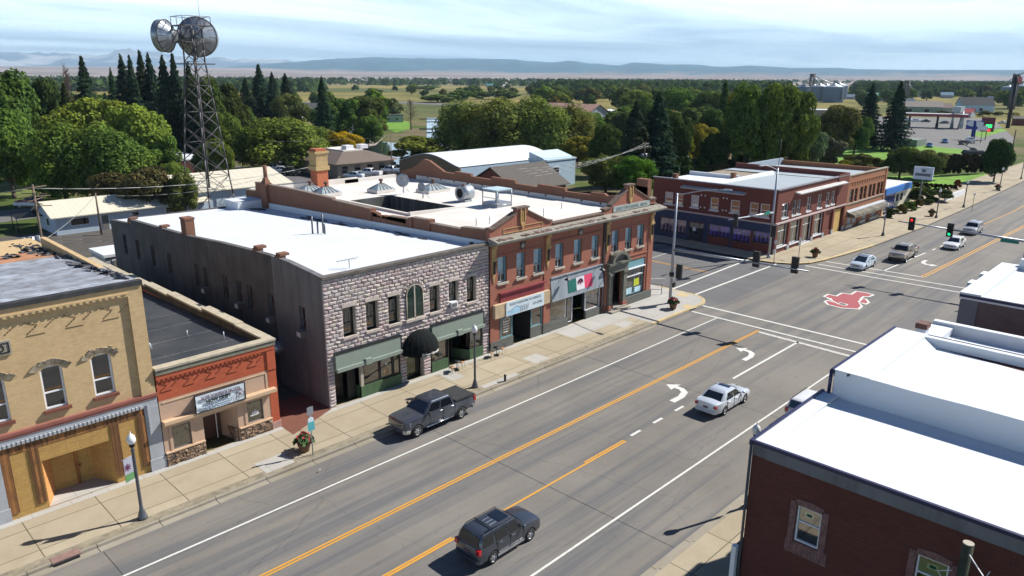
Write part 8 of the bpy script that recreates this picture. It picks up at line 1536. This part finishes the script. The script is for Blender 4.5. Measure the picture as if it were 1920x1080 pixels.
def elevator(px, by, ty, arms, label):
    p = G(px, by); H_ = topz(p.x, p.y, ty); D = proj(p)[2]; v = ray(px, by); rt = Vector((v.y, -v.x, 0)).normalized(); t = thing('grain_elevator', label, 'grain elevator', p); mb = MB(); w = 1.7
    for sx in (-w, w):
        for sy in (-w, w): mb.tube([(p.x + sx, p.y + sy, 0), (p.x + sx, p.y + sy, H_)], .6, 4)
    for k in range(9): z = H_ * k / 9; mb.tube([(p.x - w, p.y - w, z), (p.x + w, p.y + w, z + H_ / 9)], .18, 4); mb.tube([(p.x + w, p.y - w, z), (p.x - w, p.y + w, z + H_ / 9)], .18, 4)
    mb.box(p.x - w * 1.2, p.x + w * 1.2, p.y - w * 1.2, p.y + w * 1.2, H_ - 3, H_ - .5); mb.build('frame', M_iron, t); mb = MB()
    for a in arms: e = p + rt * (a[0] * D / F) + Vector((0, 0, topz(p.x, p.y, a[1]))); mb.tube([p + Vector((0, 0, H_ * .93)), e], .4, 5)
    mb.build('spout', M_steel, t)
elevator(1519, 188, 138, [(-18, 158), (-6, 158), (15, 157), (36, 157)], 'dark grain elevator leg with sloping spouts over the grey bins'); elevator(1697, 188, 150, [(-14, 172), (-8, 170), (10, 168)], 'pale grain elevator with splayed spouts right of the second big spruce'); elevator(1895, 205, 138, [(-24, 162), (22, 128)], 'slanting conveyor frame behind the tall sign post at right')
# filling station canopy
p = G(1742, 239); v = ray(1742, 239); a = math.atan2(v.y, v.x) - pi / 2; t = thing('fuel_canopy', 'long red edged filling station canopy on dark columns', 'canopy', (0, 0, 0)); mb = MB(); mb.box(-17, 15, -5, 5, 5.2, 6.3); mb.build('canopy_roof', [plain('dark_red_fascia', (.30, .04, .06), .5, .05)], t); mb = MB(); mb.box(-16.9, 14.9, -4.9, 4.9, 6.3, 6.4); mb.build('canopy_top', M_vin, t)
for x in (-14, -8.5, 3, 9, 13): mb = MB(); mb.box(x - .45, x + .45, -.45, .45, 0, 5.2); mb.build('column', M_blkp if x < 8 else M_steel, t); mb = MB(); mb.box(x - .6, x + .6, 1.2, 2.4, 0, 2.0); mb.build('fuel_pump', M_blkp, t)
t.matrix_world = Matrix.Translation(p) @ Matrix.Rotation(a, 4, 'Z')
p = G(1792, 241); mb = MB()
for s_ in (-3.2, 3.2): mb.tube([p + Vector((s_ * .3 - 1, -s_ * .3, 0)), p + Vector((s_, -s_ * .4, 7.5))], .5, 4)
mb.box(p.x - 3.4, p.x + 3.4, p.y - 1.6, p.y + 1.6, 7.2, 9.8); mb.build('canopy_tower', M_steel, label='grey steel gantry at the right end of the red canopy', cat='gantry')
def fsign(px, by, ty, w, h, m, pm, label, pr=.25, extra=None):
    p = G(px, by); H_ = topz(p.x, p.y, ty); v = ray(px, by); a = math.atan2(v.y, v.x) - pi / 2; t = thing('pole_sign', label, 'sign', (0, 0, 0)); mb = MB(); mb.cyl((0, 0, 0), (0, 0, H_), pr, pr * .8, 8); mb.build('post', pm, t); mb = MB(); mb.box(-w / 2, w / 2, -.3, .2, H_ - h, H_); o = mb.build('sign_box', m, t)
    if extra: extra(t, H_, w, h)
    t.matrix_world = Matrix.Translation(p) @ Matrix.Rotation(a, 4, 'Z'); return t
M_navy = plain('royal_blue_sign', (.02, .05, .25), .5)
def ovals(t, H_, w, h): mb = MB(); mb.lathe((0, -.36, H_ - h * .35), [(h * .34, 0), (.01, -.02)], 18, 0, 'Y'); mb.v = [((p[0] * 2.6), p[1], p[2]) for p in mb.v]; mb.build('oval_logo', M_wht, t)
fsign(1823, 262, 226, 5.6, 3.2, M_navy, M_navy, 'royal blue pole sign with a white oval at the forecourt edge', .75, ovals)
def prices(t, H_, w, h): mb = MB(); mb.box(-w * .12, w * .32, -.36, -.3, H_ - h * .72, H_ - h * .5); mb.build('green_price', emis('green_price_lamp', (.02, .8, .15), 1.5), t); mb = MB(); mb.box(-w * .0, w * .25, -.36, -.3, H_ - h * .97, H_ - h * .8); mb.build('red_price', emis('red_price_lamp', (.8, .03, .03), 1.2), t)
fsign(1847, 262, 220, 4.4, 5.2, plain('maroon_sign', (.16, .015, .03), .5), M_blkp, 'maroon price sign with green and red lit panels beside the blue one', .15, prices)
fsign(1838, 268, 236, 3.2, 1.6, M_wht, M_gry, 'small white panel sign in front of the maroon price sign', .12)
def bigs(t, H_, w, h): mb = MB(); mb.box(w * .1, w * .75, -.34, -.31, H_ - h * .9, H_ - h * .1); mb.build('red_face', plain('faded_red_face', (.55, .16, .16), .6), t)
fsign(1889, 240, 143, 3.0, 3.2, M_blkp, M_blkp, 'very tall dark sign post with a small red faced box on top', .85, bigs)
# monument gun, parapet, steps, bins
p = G(1824, 290); t = thing('monument_tank', 'small grey monument tank with raised gun on the lawn by the forecourt', 'tank', (0, 0, 0)); mb = MB(); mb.ext([(-2.4, .4), (2.4, .4), (2.8, .9), (2.0, 1.4), (-2.2, 1.4), (-2.7, .9)], 1, -1.3, 1.3); mb.build('hull', M_gry, t); mb = MB(); mb.lathe((0, 0, 1.4), [(1.1, 0), (.95, .6), (.4, .8), (0, .82)], 12); mb.tube([(-.5, 0, 1.8), (-4.2, 0, 3.4)], .13); mb.build('turret', M_gry, t)
for s_ in (-1, 1): mb = MB(); mb.ext([(-2.5, .1), (2.5, .1), (2.9, .5), (2.5, .95), (-2.5, .95), (-2.9, .5)], 1, s_ * 1.0, s_ * 1.45); mb.build('track', M_blkp, t)
t.matrix_world = Matrix.Translation(p) @ Matrix.Rotation(-.75, 4, 'Z'); 
a, b = G(1769, 378, .15), G(1806, 365, .15); mb = MB(); n = Vector((b.y - a.y, a.x - b.x, 0)).normalized() * .2; mb.hexa([tuple(q + Vector((0, 0, z))) for z in (0, 1.1) for q in (a, b, b + n, a + n)]); mb.build('bridge_parapet', M_wht, label='white bridge parapet beside the far pavement', cat='parapet')
a = G(1868, 312); mb = MB(); mb.box(a.x - 4, a.x + 4, a.y - .15, a.y + .15, .9, 2.0); [mb.cyl((a.x + k, a.y, 0), (a.x + k, a.y, 1.0), .08, n=5) for k in (-3.5, 0, 3.5)]; mb.build('teal_railing', M_teal, label='teal railing beside the dark green maple at the road bend', cat='railing')
a = G(1712, 273); mb = MB(); mb.box(a.x - 5, a.x + 5, a.y - 2.5, a.y + 2.5, 0, 2.2); mb.box(a.x - 4.8, a.x + 4.8, a.y - 2.3, a.y + 2.3, 2.2, 2.25); mb.build('bin_enclosure', plain('green_grey_fence', (.16, .2, .16), .8), label='green grey walled bin enclosure at the edge of the forecourt', cat='enclosure')
# ============================================================ trees
def leafm(name):
    m, nt, b = nmat(name); nt.nodes.remove(b); o = nt.nodes[0]; oi = N(nt, 'ShaderNodeObjectInfo'); ge = N(nt, 'ShaderNodeNewGeometry'); v = N(nt, 'ShaderNodeTexCoord').outputs['Object']
    r = mrange(nt, ge.outputs['Random Per Island'], 0, 1, .62, 1.45); c = N(nt, 'ShaderNodeVectorMath', {0: oi.outputs['Color'], 1: N(nt, 'ShaderNodeCombineXYZ', {0: r, 1: r, 2: r}).outputs[0]}, operation='MULTIPLY').outputs[0]
    f = noise(nt, v, .35, 3); c2 = N(nt, 'ShaderNodeVectorMath', {0: c, 1: (1.32, 1.14, .8)}, operation='MULTIPLY').outputs[0]; mx = N(nt, 'ShaderNodeMixRGB', {0: mrange(nt, f, .42, .66, 0, .85), 1: c, 2: c2}).outputs[0]
    d = N(nt, 'ShaderNodeBsdfDiffuse', {'Color': mx}); tr = N(nt, 'ShaderNodeBsdfTranslucent', {'Color': mx}); ms = N(nt, 'ShaderNodeMixShader', {0: .28, 1: d.outputs[0], 2: tr.outputs[0]}); nt.links.new(ms.outputs[0], o.inputs[0]); return m
M_leaf = leafm('leaf_foliage'); M_bark = plain('tree_bark', (.10, .075, .055), .95, .3, 2, bmp=.6)
rnd = random.Random(11)
def quad(mb, c, nrm, s, asp=1.0):
    nrm = Vector(nrm).normalized(); a = nrm.orthogonal().normalized(); a = (Matrix.Rotation(rnd.uniform(0, 6.28), 3, nrm) @ a) * s; b = nrm.cross(a) * asp
    mb.v += [tuple(c - a), tuple(c - b * .8), tuple(c + a), tuple(c + b * .8)]; n = len(mb.v) - 4; mb.f.append((n, n + 1, n + 2, n + 3)); mb.m.append(0); mb.sm.append(False)
def decid(seed, n, leaf, lobes=15, droop=0.0, narrow=False, base=.09):
    # unit tree: height 10, crown radius 5
    rnd.seed(seed); mb = MB(); L = []
    for k in range(lobes):
        t = (k + .5) / lobes; z = base * 10 + 1.4 + (8.6 - base * 10 - 1.4) * t ** .85; env = math.sin(pi * min(1, max(.05, (z - base * 10 + .6) / (10.6 - base * 10)))) ** .6
        a = k * 2.4 + rnd.uniform(-.5, .5); r = env * 3.5 * rnd.uniform(.35, 1.05) * (1 if k < lobes - 2 else .35); rr = rnd.uniform(.7, 1.95) * (.75 + .35 * env); L.append((Vector((r * cos(a), r * sin(a), z)), rr))
    tot = sum(q[1] ** 2 for q in L)
    for c, rr in L:
        for _ in range(int(n * rr * rr / tot)):
            d = Vector((rnd.gauss(0, 1), rnd.gauss(0, 1), rnd.gauss(0.22, 1))).normalized(); e = rnd.uniform(.72, 1.08) if rnd.random() < .8 else rnd.uniform(.2, .8); p = c + Vector((d.x * rr * e, d.y * rr * e, d.z * rr * e * (.82 if not droop else 1.0)))
            if droop: p.z -= droop * rnd.random() ** 2 * math.hypot(p.x, p.y) * .5
            if p.z < base * 10 * .7: continue
            quad(mb, p, d + Vector((rnd.uniform(-.7, .7), rnd.uniform(-.7, .7), rnd.uniform(-.3, .9))), leaf * 1.1 * rnd.uniform(.6, 1.25), 1.0 if not droop else .7)
    crown = mb.mesh('crown', M_leaf); tb = MB(); tb.tube([(0, 0, 0), (.08, .05, base * 6), (.1, 0, base * 10 + 1), (0, .1, 7.2)], [.34, .27, .22, .06], 8)
    for k in range(7): c = L[rnd.randrange(len(L))][0]; z0 = rnd.uniform(base * 10 * .8, 4.5); tb.tube([(0.05, 0, z0), tuple(Vector((0, 0, z0)).lerp(c, .5) + Vector((0, 0, .3))), tuple(c)], [.15, .10, .04], 5)
    return crown, tb.mesh('trunk', M_bark)
def spruce(seed, n, full=1.0):
    rnd.seed(seed); mb = MB()
    for k in range(n):
        t = rnd.random() ** .75; z = .6 + 9.3 * (1 - t); lay = z * .5 + .5 * round(z / .5) * .5 + rnd.gauss(0, .05); R_ = 5.2 * ((10.1 - z) / 10) ** .85; a = rnd.uniform(0, 2 * pi); a = round(a * 9 / (2 * pi) + lay * 3.3) * 2 * pi / 9 + rnd.gauss(0, .2); R_ *= .62 + .5 * ((math.sin(round(z / .5) * 12.9 + round(a * 9 / (2 * pi)) * 78.2 + seed) * 43758.5) % 1.0); q = rnd.uniform(.25, 1.0) ** .7
        r = R_ * q * rnd.uniform(.8, 1.05); p = Vector((r * cos(a), r * sin(a), lay - .22 * r * .55 + .05 * r * r * .2)); quad(mb, p, Vector((cos(a) * .5 + rnd.uniform(-.4, .4), sin(a) * .5 + rnd.uniform(-.4, .4), .9)), rnd.uniform(.26, .48) * full, .55)
    for k in range(40): z = rnd.uniform(8.6, 10.0); quad(mb, Vector((rnd.uniform(-.3, .3) * (10.2 - z), rnd.uniform(-.3, .3) * (10.2 - z), z)), (rnd.uniform(-1, 1), rnd.uniform(-1, 1), .3), .2, .6)
    tb = MB(); tb.tube([(0, 0, 0), (0, 0, 10)], [.3, .03], 7); return mb.mesh('crown', M_leaf), tb.mesh('trunk', M_bark)
def bare(seed):
    rnd.seed(seed); tb = MB(); tb.tube([(0, 0, 0), (.1, 0, 4), (0, .1, 9.8)], [.25, .17, .03], 6)
    for k in range(60):
        z = rnd.uniform(2.2, 9.3); a = rnd.uniform(0, 6.28); l = (10 - z) * .42 + .5; e = Vector((l * cos(a), l * sin(a), z + l * .35)); tb.tube([(0, 0, z), tuple(e)], [.05, .015], 4)
        for q in range(5): f = Vector((0, 0, z)).lerp(e, rnd.uniform(.3, 1)); tb.tube([tuple(f), tuple(f + Vector((rnd.uniform(-.7, .7), rnd.uniform(-.7, .7), rnd.uniform(0, .6))))], [.025, .01], 3)
    mb = MB()
    for k in range(500): z = rnd.uniform(2.5, 9); a = rnd.uniform(0, 6.28); r = rnd.random() * ((10 - z) * .42 + .5); quad(mb, Vector((r * cos(a), r * sin(a), z + r * .3)), (rnd.uniform(-1, 1), rnd.uniform(-1, 1), .5), .13)
    return mb.mesh('crown', M_leaf), tb.mesh('trunk', M_bark)
PROT = {'d': [decid(s, 15000, .20, 30) for s in (1, 2, 3, 4)], 'w': [decid(s, 16000, .19, 34, .5, base=.06) for s in (5, 6, 7)], 's': [spruce(s, 7000) for s in (8, 9, 10)], 'b': [bare(12)], 'bush': [decid(s, 4500, .3, 9, base=.0) for s in (13, 14)], 'fd': [decid(s, 1700, .5, 15, base=.05) for s in (15, 16, 17)], 'fs': [spruce(s, 900, 2.0) for s in (18,)]}
TREES = []
def tree(x, y, H_, R_, kind, col, label, group=None, name=None, cat='tree', sy=None):
    k = len(TREES); cm, tm = PROT[kind][k % len(PROT[kind])]; jit = [rnd.uniform(.88, 1.12) for _ in range(3)]
    t = thing(name or {'s': 'spruce_tree', 'fs': 'spruce_tree', 'b': 'bare_tree', 'w': 'willow_tree', 'bush': 'shrub'}.get(kind, 'broadleaf_tree'), label, cat, (x, y, 0), rnd.uniform(0, 6.28), group); t.scale = (R_ / 5 , (sy or R_) / 5, H_ / 10)
    o = bpy.data.objects.new('crown', cm); COL.objects.link(o); o.parent = t; o.color = (col[0] * jit[0], col[1] * jit[1], col[2] * jit[2], 1)
    if kind != 'bush': q = bpy.data.objects.new('trunk', tm); COL.objects.link(q); q.parent = t
    TREES.append(t); return t
def tpx(px, by, ty, wp, kind, col, label, group=None, name=None, cat='tree'):
    p = G(px, by); D = proj((p.x, p.y, 5))[2]; H_ = max(1.0, topz(p.x, p.y, ty)); xt = proj((p.x, p.y, H_))[0]; dx = px - (xt + proj(p)[0]) / 2
    return tree(p.x, p.y, H_, wp * D / F / 2 * (1.35 if kind == 's' else 1.15), kind, col, label, group, name, cat)
g1 = (.095, .15, .034); g2 = (.14, .20, .04); g3 = (.05, .08, .026); gd = (.068, .11, .032); ol = (.125, .132, .045); yl = (.34, .25, .02); ye = (.19, .20, .03); sp = (.030, .052, .034); br = (.11, .105, .04); bg_ = (.085, .17, .025); gy = (.12, .15, .08)
wl_ = (.145, .185, .055)
TL = [
 (28, 372, 195, 115, 'd', g1, 'broad mid green tree at the left edge behind the back street'), (15, 330, 118, 140, 'd', gd, 'tall dark green tree cut by the left edge of the photo'), (60, 325, 150, 80, 'd', gd, 'dark tree just right of the tall one at the left edge'), (98, 320, 138, 75, 'd', g3, 'tall dark rounded tree left of the dead conifer'),
 (150, 312, 113, 46, 'b', (.14, .10, .08), 'bare reddish grey conifer left of the tall spruce'), (180, 300, 106, 62, 's', sp, 'solitary tall spruce beside the bare conifer'), (143, 320, 158, 62, 's', (.03, .045, .02), 'shorter dark spruce in front of the bare conifer'), (223, 250, 128, 32, 's', sp, 'small distant spruce between the solitary spruce and the spruce group'),
 (182, 335, 176, 140, 'd', g2, 'light green rounded tree crown behind the dark park trees'), (272, 345, 190, 120, 'd', g2, 'light green tree left of the lattice tower'), (128, 388, 228, 140, 'w', g1, 'large dark spreading park tree with visible trunks, left part'), (215, 385, 232, 165, 'w', g1, 'largest dark spreading park tree, over the shaded lawn'), (300, 350, 245, 80, 'd', g1, 'mid green tree at the left foot of the lattice tower'),
 (250, 290, 104, 62, 's', sp, 'leftmost spruce of the tall group left of the tower'), (266, 292, 104, 48, 's', sp, 'second spruce of the tall group left of the tower'), (285, 288, 96, 56, 's', sp, 'tallest spruce of the group left of the tower'), (300, 290, 101, 56, 's', sp, 'fourth spruce of the tall group left of the tower'), (326, 300, 104, 58, 's', sp, 'spruce touching the left side of the lattice tower'), (345, 300, 102, 56, 's', sp, 'spruce seen through the lattice tower, left one'), (372, 305, 118, 60, 's', sp, 'spruce seen through the lattice tower, right one'),
 (222, 410, 320, 88, 'd', br, 'low brownish green tree hanging over the blue shed roof, left one'), (285, 412, 308, 100, 'd', br, 'low brownish green tree over the blue shed, middle one'), (345, 412, 318, 60, 'd', ol, 'low olive tree over the blue shed, beside the tower legs'),
 (402, 305, 133, 80, 'd', g3, 'dark green tree just right of the lattice tower'), (437, 300, 150, 70, 'd', g3, 'dark green tree second right of the lattice tower'), (432, 315, 205, 60, 'd', g1, 'mid green tree low behind the tower, right side'), (468, 248, 146, 50, 's', sp, 'left spruce of the middle spruce group'), (494, 246, 121, 54, 's', sp, 'tallest spruce of the middle spruce group'), (518, 248, 136, 46, 's', sp, 'third spruce of the middle spruce group'), (542, 245, 138, 48, 's', sp, 'rightmost spruce of the middle spruce group'),
 (535, 318, 216, 150, 'w', g2, 'large yellow green willow above the back car park'), (475, 318, 240, 90, 'w', g1, 'mid green willow left of the yellow green one'), (588, 305, 232, 60, 'd', g1, 'mid green tree right of the yellow green willow'), (546, 250, 172, 60, 'd', ol, 'olive tree in front of the middle spruces'), (610, 268, 144, 44, 's', sp, 'lone tall dark spruce right of the dark roofed house'), (640, 262, 180, 80, 'd', g1, 'round green tree right of the lone dark spruce'), (683, 258, 176, 85, 'd', gd, 'dark round tree left of the riverside cabin'), (705, 245, 165, 60, 'fd', g1, 'mid green tree behind the riverside cabin, left'), (737, 224, 182, 36, 'fd', gy, 'pale grey green tree behind the riverside cabin'), (771, 243, 184, 44, 'b', (.15, .13, .11), 'grey bare tree on the river bank by the cabin'), (648, 300, 244, 66, 'd', yl, 'bright orange yellow autumn tree left of the river'), (612, 300, 240, 50, 'd', ye, 'yellowish tree left of the orange yellow one'), (690, 280, 215, 60, 'd', g1, 'dark green tree at the river bend'), (783, 308, 248, 130, 'bush', g2, 'broad light green willow bush left of the big willows'),
 (862, 300, 188, 112, 'w', wl_, 'leftmost crown of the big willow clump by the river'), (930, 306, 179, 150, 'w', wl_, 'tallest crown of the big willow clump'), (1005, 306, 182, 150, 'w', wl_, 'third crown of the big willow clump'), (1066, 302, 194, 110, 'w', wl_, 'rightmost crown of the big willow clump'), (1082, 312, 252, 60, 'd', ye, 'yellowing small tree at the right foot of the big willows'), (1138, 330, 228, 66, 'd', g3, 'dark tree between willows and spruces'),
 (1186, 348, 190, 84, 's', sp, 'left one of the two big dark spruces in the middle distance'), (1226, 345, 175, 92, 's', sp, 'right one of the two big dark spruces in the middle distance'), (1262, 335, 205, 70, 'd', g3, 'dark tree right of the two big spruces'), (1135, 362, 288, 90, 'd', g1, 'mid green tree behind the brick gable, left one'), (1183, 368, 292, 84, 'd', bg_, 'bright green tree behind the right brick gable'), (1275, 240, 163, 80, 'd', g1, 'round green tree far behind the maroon building roof'), (1322, 245, 168, 64, 'd', gd, 'dark green round tree left of the yellow streaked one'), (1305, 315, 228, 70, 'd', ye, 'yellow tinged tree behind the maroon building, left one'), (1270, 322, 245, 50, 'd', ye, 'small yellow green tree right of the dark spruces'), (1335, 335, 245, 60, 'd', g3, 'dark small tree directly behind the maroon building'), (1352, 268, 152, 50, 'fs', g3, 'narrow dark conifer left of the cottonwoods'), (1372, 300, 168, 36, 'd', ye, 'narrow yellow autumn tree beside the cottonwoods'),
 (1392, 336, 150, 84, 'd', g1, 'leftmost tall cottonwood behind the maroon building'), (1432, 338, 147, 96, 'd', g1, 'tallest cottonwood behind the maroon building'), (1472, 336, 158, 80, 'd', g1, 'rightmost tall cottonwood behind the maroon building'), (1505, 332, 235, 70, 'd', gy, 'grey green willow at the foot of the cottonwoods'), (1548, 322, 250, 70, 'bush', gy, 'silvery grey shrub right of the cottonwoods'), (1497, 290, 222, 30, 'd', yl, 'small bright yellow tree beside the cottonwoods'), (1562, 300, 192, 86, 'd', ol, 'broad olive tree left of the two lawn spruces'), (1600, 290, 215, 60, 'd', gd, 'dark low tree left of the two lawn spruces'), (1622, 278, 157, 54, 's', sp, 'left one of the two tall spruces on the bright lawn'), (1672, 282, 153, 60, 's', sp, 'right one of the two tall spruces on the bright lawn'),
 (1612, 330, 284, 64, 'bush', ol, 'olive shrub left on the riverside below the spruces'), (1582, 332, 296, 50, 'bush', ye, 'yellowish shrub behind the tan brick building'), (1640, 325, 292, 54, 'bush', ol, 'olive shrub in the middle of the riverside'), (1686, 334, 273, 66, 'd', gd, 'dark round riverside tree below the forecourt, left one'), (1736, 336, 278, 70, 'd', ol, 'olive riverside tree below the forecourt, right one'), (1863, 342, 256, 50, 'd', (.03, .06, .02), 'dark green maple on the lawn at the road bend'),
 (1722, 382, 348, 60, 'bush', g3, 'dark shrub behind the low cream building, left one'), (1760, 378, 350, 60, 'bush', g3, 'dark shrub behind the low cream building, right one'), (1795, 352, 335, 16, 'bush', (.16, .05, .025), 'small rusty red shrub at the end of the white parapet')]
for a in TL:
    lb = a[6]; nm = 'shrub' if a[4] == 'bush' else None
    tpx(a[0], a[1], a[2], a[3], a[4], a[5], lb, name=nm, cat='shrub' if a[4] == 'bush' else 'tree')
for px, by, ty, w, c_, lb in ((1102, 268, 208, 66, g1, 'right of the big willow clump, upper one'), (1165, 262, 208, 36, gd, 'behind the dark tree beyond the willows'), (1118, 298, 240, 62, ol, 'below the old barn'), (1243, 300, 200, 62, gd, 'right of the two big spruces, taller one'), (1212, 262, 182, 60, g1, 'far behind the two big spruces'), (1335, 292, 200, 62, gd, 'below the yellow streaked tree'), (1080, 250, 214, 50, g1, 'left of the old barn'),
    (62, 352, 232, 105, gd, 'low in the park left of centre'), (335, 388, 300, 66, g1, 'in front of the lattice tower foot'), (105, 300, 182, 84, gd, 'behind the park, left of the light green crown'), (242, 332, 208, 80, g1, 'between the light green crown and the tower'), (415, 350, 255, 56, g1, 'right of the lattice tower foot'), (388, 352, 268, 44, gd, 'just right of the tower, lowest one'), (665, 234, 190, 58, g1, 'above the orange yellow tree'), (592, 238, 202, 40, gd, 'left of the lone dark spruce'), (702, 268, 222, 46, ol, 'beside the river gravel'), (450, 268, 196, 60, gd, 'behind the mid green willow')): tpx(px, by, ty, w, 'd', c_, 'broadleaf tree ' + lb)
for i, (px, by, ty, w) in enumerate(((1667, 409, 388, 30), (1690, 401, 380, 24), (1706, 396, 376, 28), (1722, 390, 372, 22))): tpx(px, by, ty, w, 'bush', (g3, br, g1, br)[i], ('darkest round bush, nearest the cream building wall', 'brownish clipped bush second in the row by the cream building', 'green clipped bush third in the row by the cream building', 'reddish clipped bush farthest in the row by the cream building')[i], 'clipped bushes by the cream building', cat='shrub')
for k in range(13): px = 1765 + k * 6.2; tpx(px, 330 - k * .4, 283 + (k % 3) * 2, 20, 'bush', (.03, .028, .014), 'dark reddish brown shrub in the shaded mass along the river cutting', 'dark shrubs along the river cutting', cat='shrub')
for k in range(16): px = 1655 + k * 9; tpx(px, 348 + k * .6, 336 + k * .6, 13, 'bush', (.05, .03, .018), 'low brown shrub of the hedge line behind the cream building', 'low hedge behind the cream building', cat='shrub')
rnd.seed(5)
def belt(n, x0, x1, b0, b1, hmin, hmax, cols, label, group, ps=.12, skip=None):
    pts = sorted([(rnd.uniform(b0, b1), rnd.uniform(x0, x1)) for _ in range(n)])
    for by, px in pts:
        if skip and skip(px, by): continue
        p = G(px, by); H_ = rnd.uniform(hmin, hmax); s_ = rnd.random() < ps; R_ = H_ * (.3 if s_ else rnd.uniform(.55, .85)); tree(p.x, p.y, H_, R_, 'fs' if s_ else 'fd', sp if s_ else rnd.choice(cols), ('dark conifer ' if s_ else 'round green tree ') + label, group)
mid = [g1, gd, g1, g2, ol, gd]
belt(60, 1000, 1350, 168, 216, 10, 16, mid, 'in the wood behind the big willows', 'trees in the wood behind the willows', .05)
belt(105, 1330, 1960, 164, 205, 9, 16, mid, 'in the far town on the right', 'trees in the far town on the right', .16, lambda x, y: (1680 < x < 1860 and y > 190) or (1485 < x < 1600 and y < 204))
belt(34, -60, 470, 185, 262, 9, 15, mid, 'behind the park on the left', 'trees behind the park on the left', .15)
belt(26, 440, 780, 168, 212, 7, 13, mid, 'at the edge of the yellow meadow', 'trees at the meadow edge', .12, lambda x, y: 640 < x and 180 < y < 200)
belt(22, 740, 1000, 165, 186, 7, 13, mid, 'on the far side of the highway', 'trees beyond the highway', .05)
for a in ((820, 192, 176, 70), (860, 190, 168, 60), (800, 170, 160, 50), (905, 186, 170, 50), (945, 187, 168, 60), (700, 184, 164, 40)): tpx(a[0], a[1], a[2], a[3], 'fd', g1, 'round willow clump standing alone in the yellow meadow', 'meadow willows')
belt(16, 1120, 1500, 210, 262, 8, 13, mid, 'between the dark spruces and the cottonwoods', 'trees between spruces and cottonwoods', .05)
for k in range(7): tpx(1275 + k * 36, 345 - k * 4, 285 + (k * 7) % 20, 60, 'bush', (g3, gd, ol)[k % 3], 'dense shrub directly behind the maroon corner building', 'shrubs behind the maroon corner building', cat='shrub')
for k in range(9): tpx(1690 + k * 26, 218 - (k % 2), 206 + (k % 3) * 2, 30, 'bush', (br, ol, ye)[k % 3], 'dry brownish shrub on the bank behind the filling station', 'dry shrubs behind the filling station', cat='shrub')
# the farthest tree lines, uncountable
mb = MB(); rnd.seed(21)
for k in range(4600):
    by = 149.8 + 27 * rnd.random() ** 1.4; px = rnd.uniform(-80, 2000); 
    if 600 < px < 1010 and by > 162: continue
    if (1480 < px < 1600 and by > 155) or 1690 < px < 1710 and by > 166: continue
    p = G(px, by + .006 * (px - 960)); D = p.length; H_ = rnd.uniform(7, 16); R_ = H_ * rnd.uniform(.5, 1.6)
    for q in range(20): a = rnd.uniform(0, 6.28); z = H_ * rnd.random(); r = R_ * math.sqrt(max(0, 1 - (z / H_) ** 2)); quad(mb, Vector((p.x + r * cos(a), p.y + r * sin(a), z)), (cos(a), sin(a), .6), H_ * .3)
for k in range(1500):
    px = rnd.uniform(1010, 2000); by = rnd.uniform(156, 186)
    if 1475 < px < 1610 or (1700 < px < 1870 and by > 181): continue
    p = G(px, by); H_ = rnd.uniform(10, 17); R_ = H_ * rnd.uniform(.5, 1.0)
    for q in range(24): a = rnd.uniform(0, 6.28); z = H_ * rnd.random(); r = R_ * math.sqrt(max(0, 1 - (z / H_) ** 2)); quad(mb, Vector((p.x + r * cos(a), p.y + r * sin(a), z)), (cos(a), sin(a), .6), H_ * .2)
o = mb.build('distant_woods', M_leaf, kind='stuff'); o.color = (.05, .085, .03, 1); o['label'] = 'far tree lines and woods thinning out on the hazy plain'; o['category'] = 'woods'
# lawn tufts along the kerb joints are left to the concrete; haze last
mb = MB(); mb.box(-2500, 30000, -2500, 30000, -4, 1150); hz = mb.build('haze', None, kind='stuff'); hz.data.materials.clear()
m = bpy.data.materials.new('haze'); m.use_nodes = True; nt = m.node_tree; nt.nodes.clear(); ho = nt.nodes.new('ShaderNodeOutputMaterial'); pv = nt.nodes.new('ShaderNodeVolumePrincipled'); pv.inputs['Color'].default_value = (.55, .78, 1.0, 1); pv.inputs['Density'].default_value = 6.0e-5; pv.inputs['Anisotropy'].default_value = 0.0; nt.links.new(pv.outputs[0], ho.inputs['Volume']); hz.data.materials.append(m); hz['label'] = 'pale blue haze over the plain'; hz['category'] = 'haze'
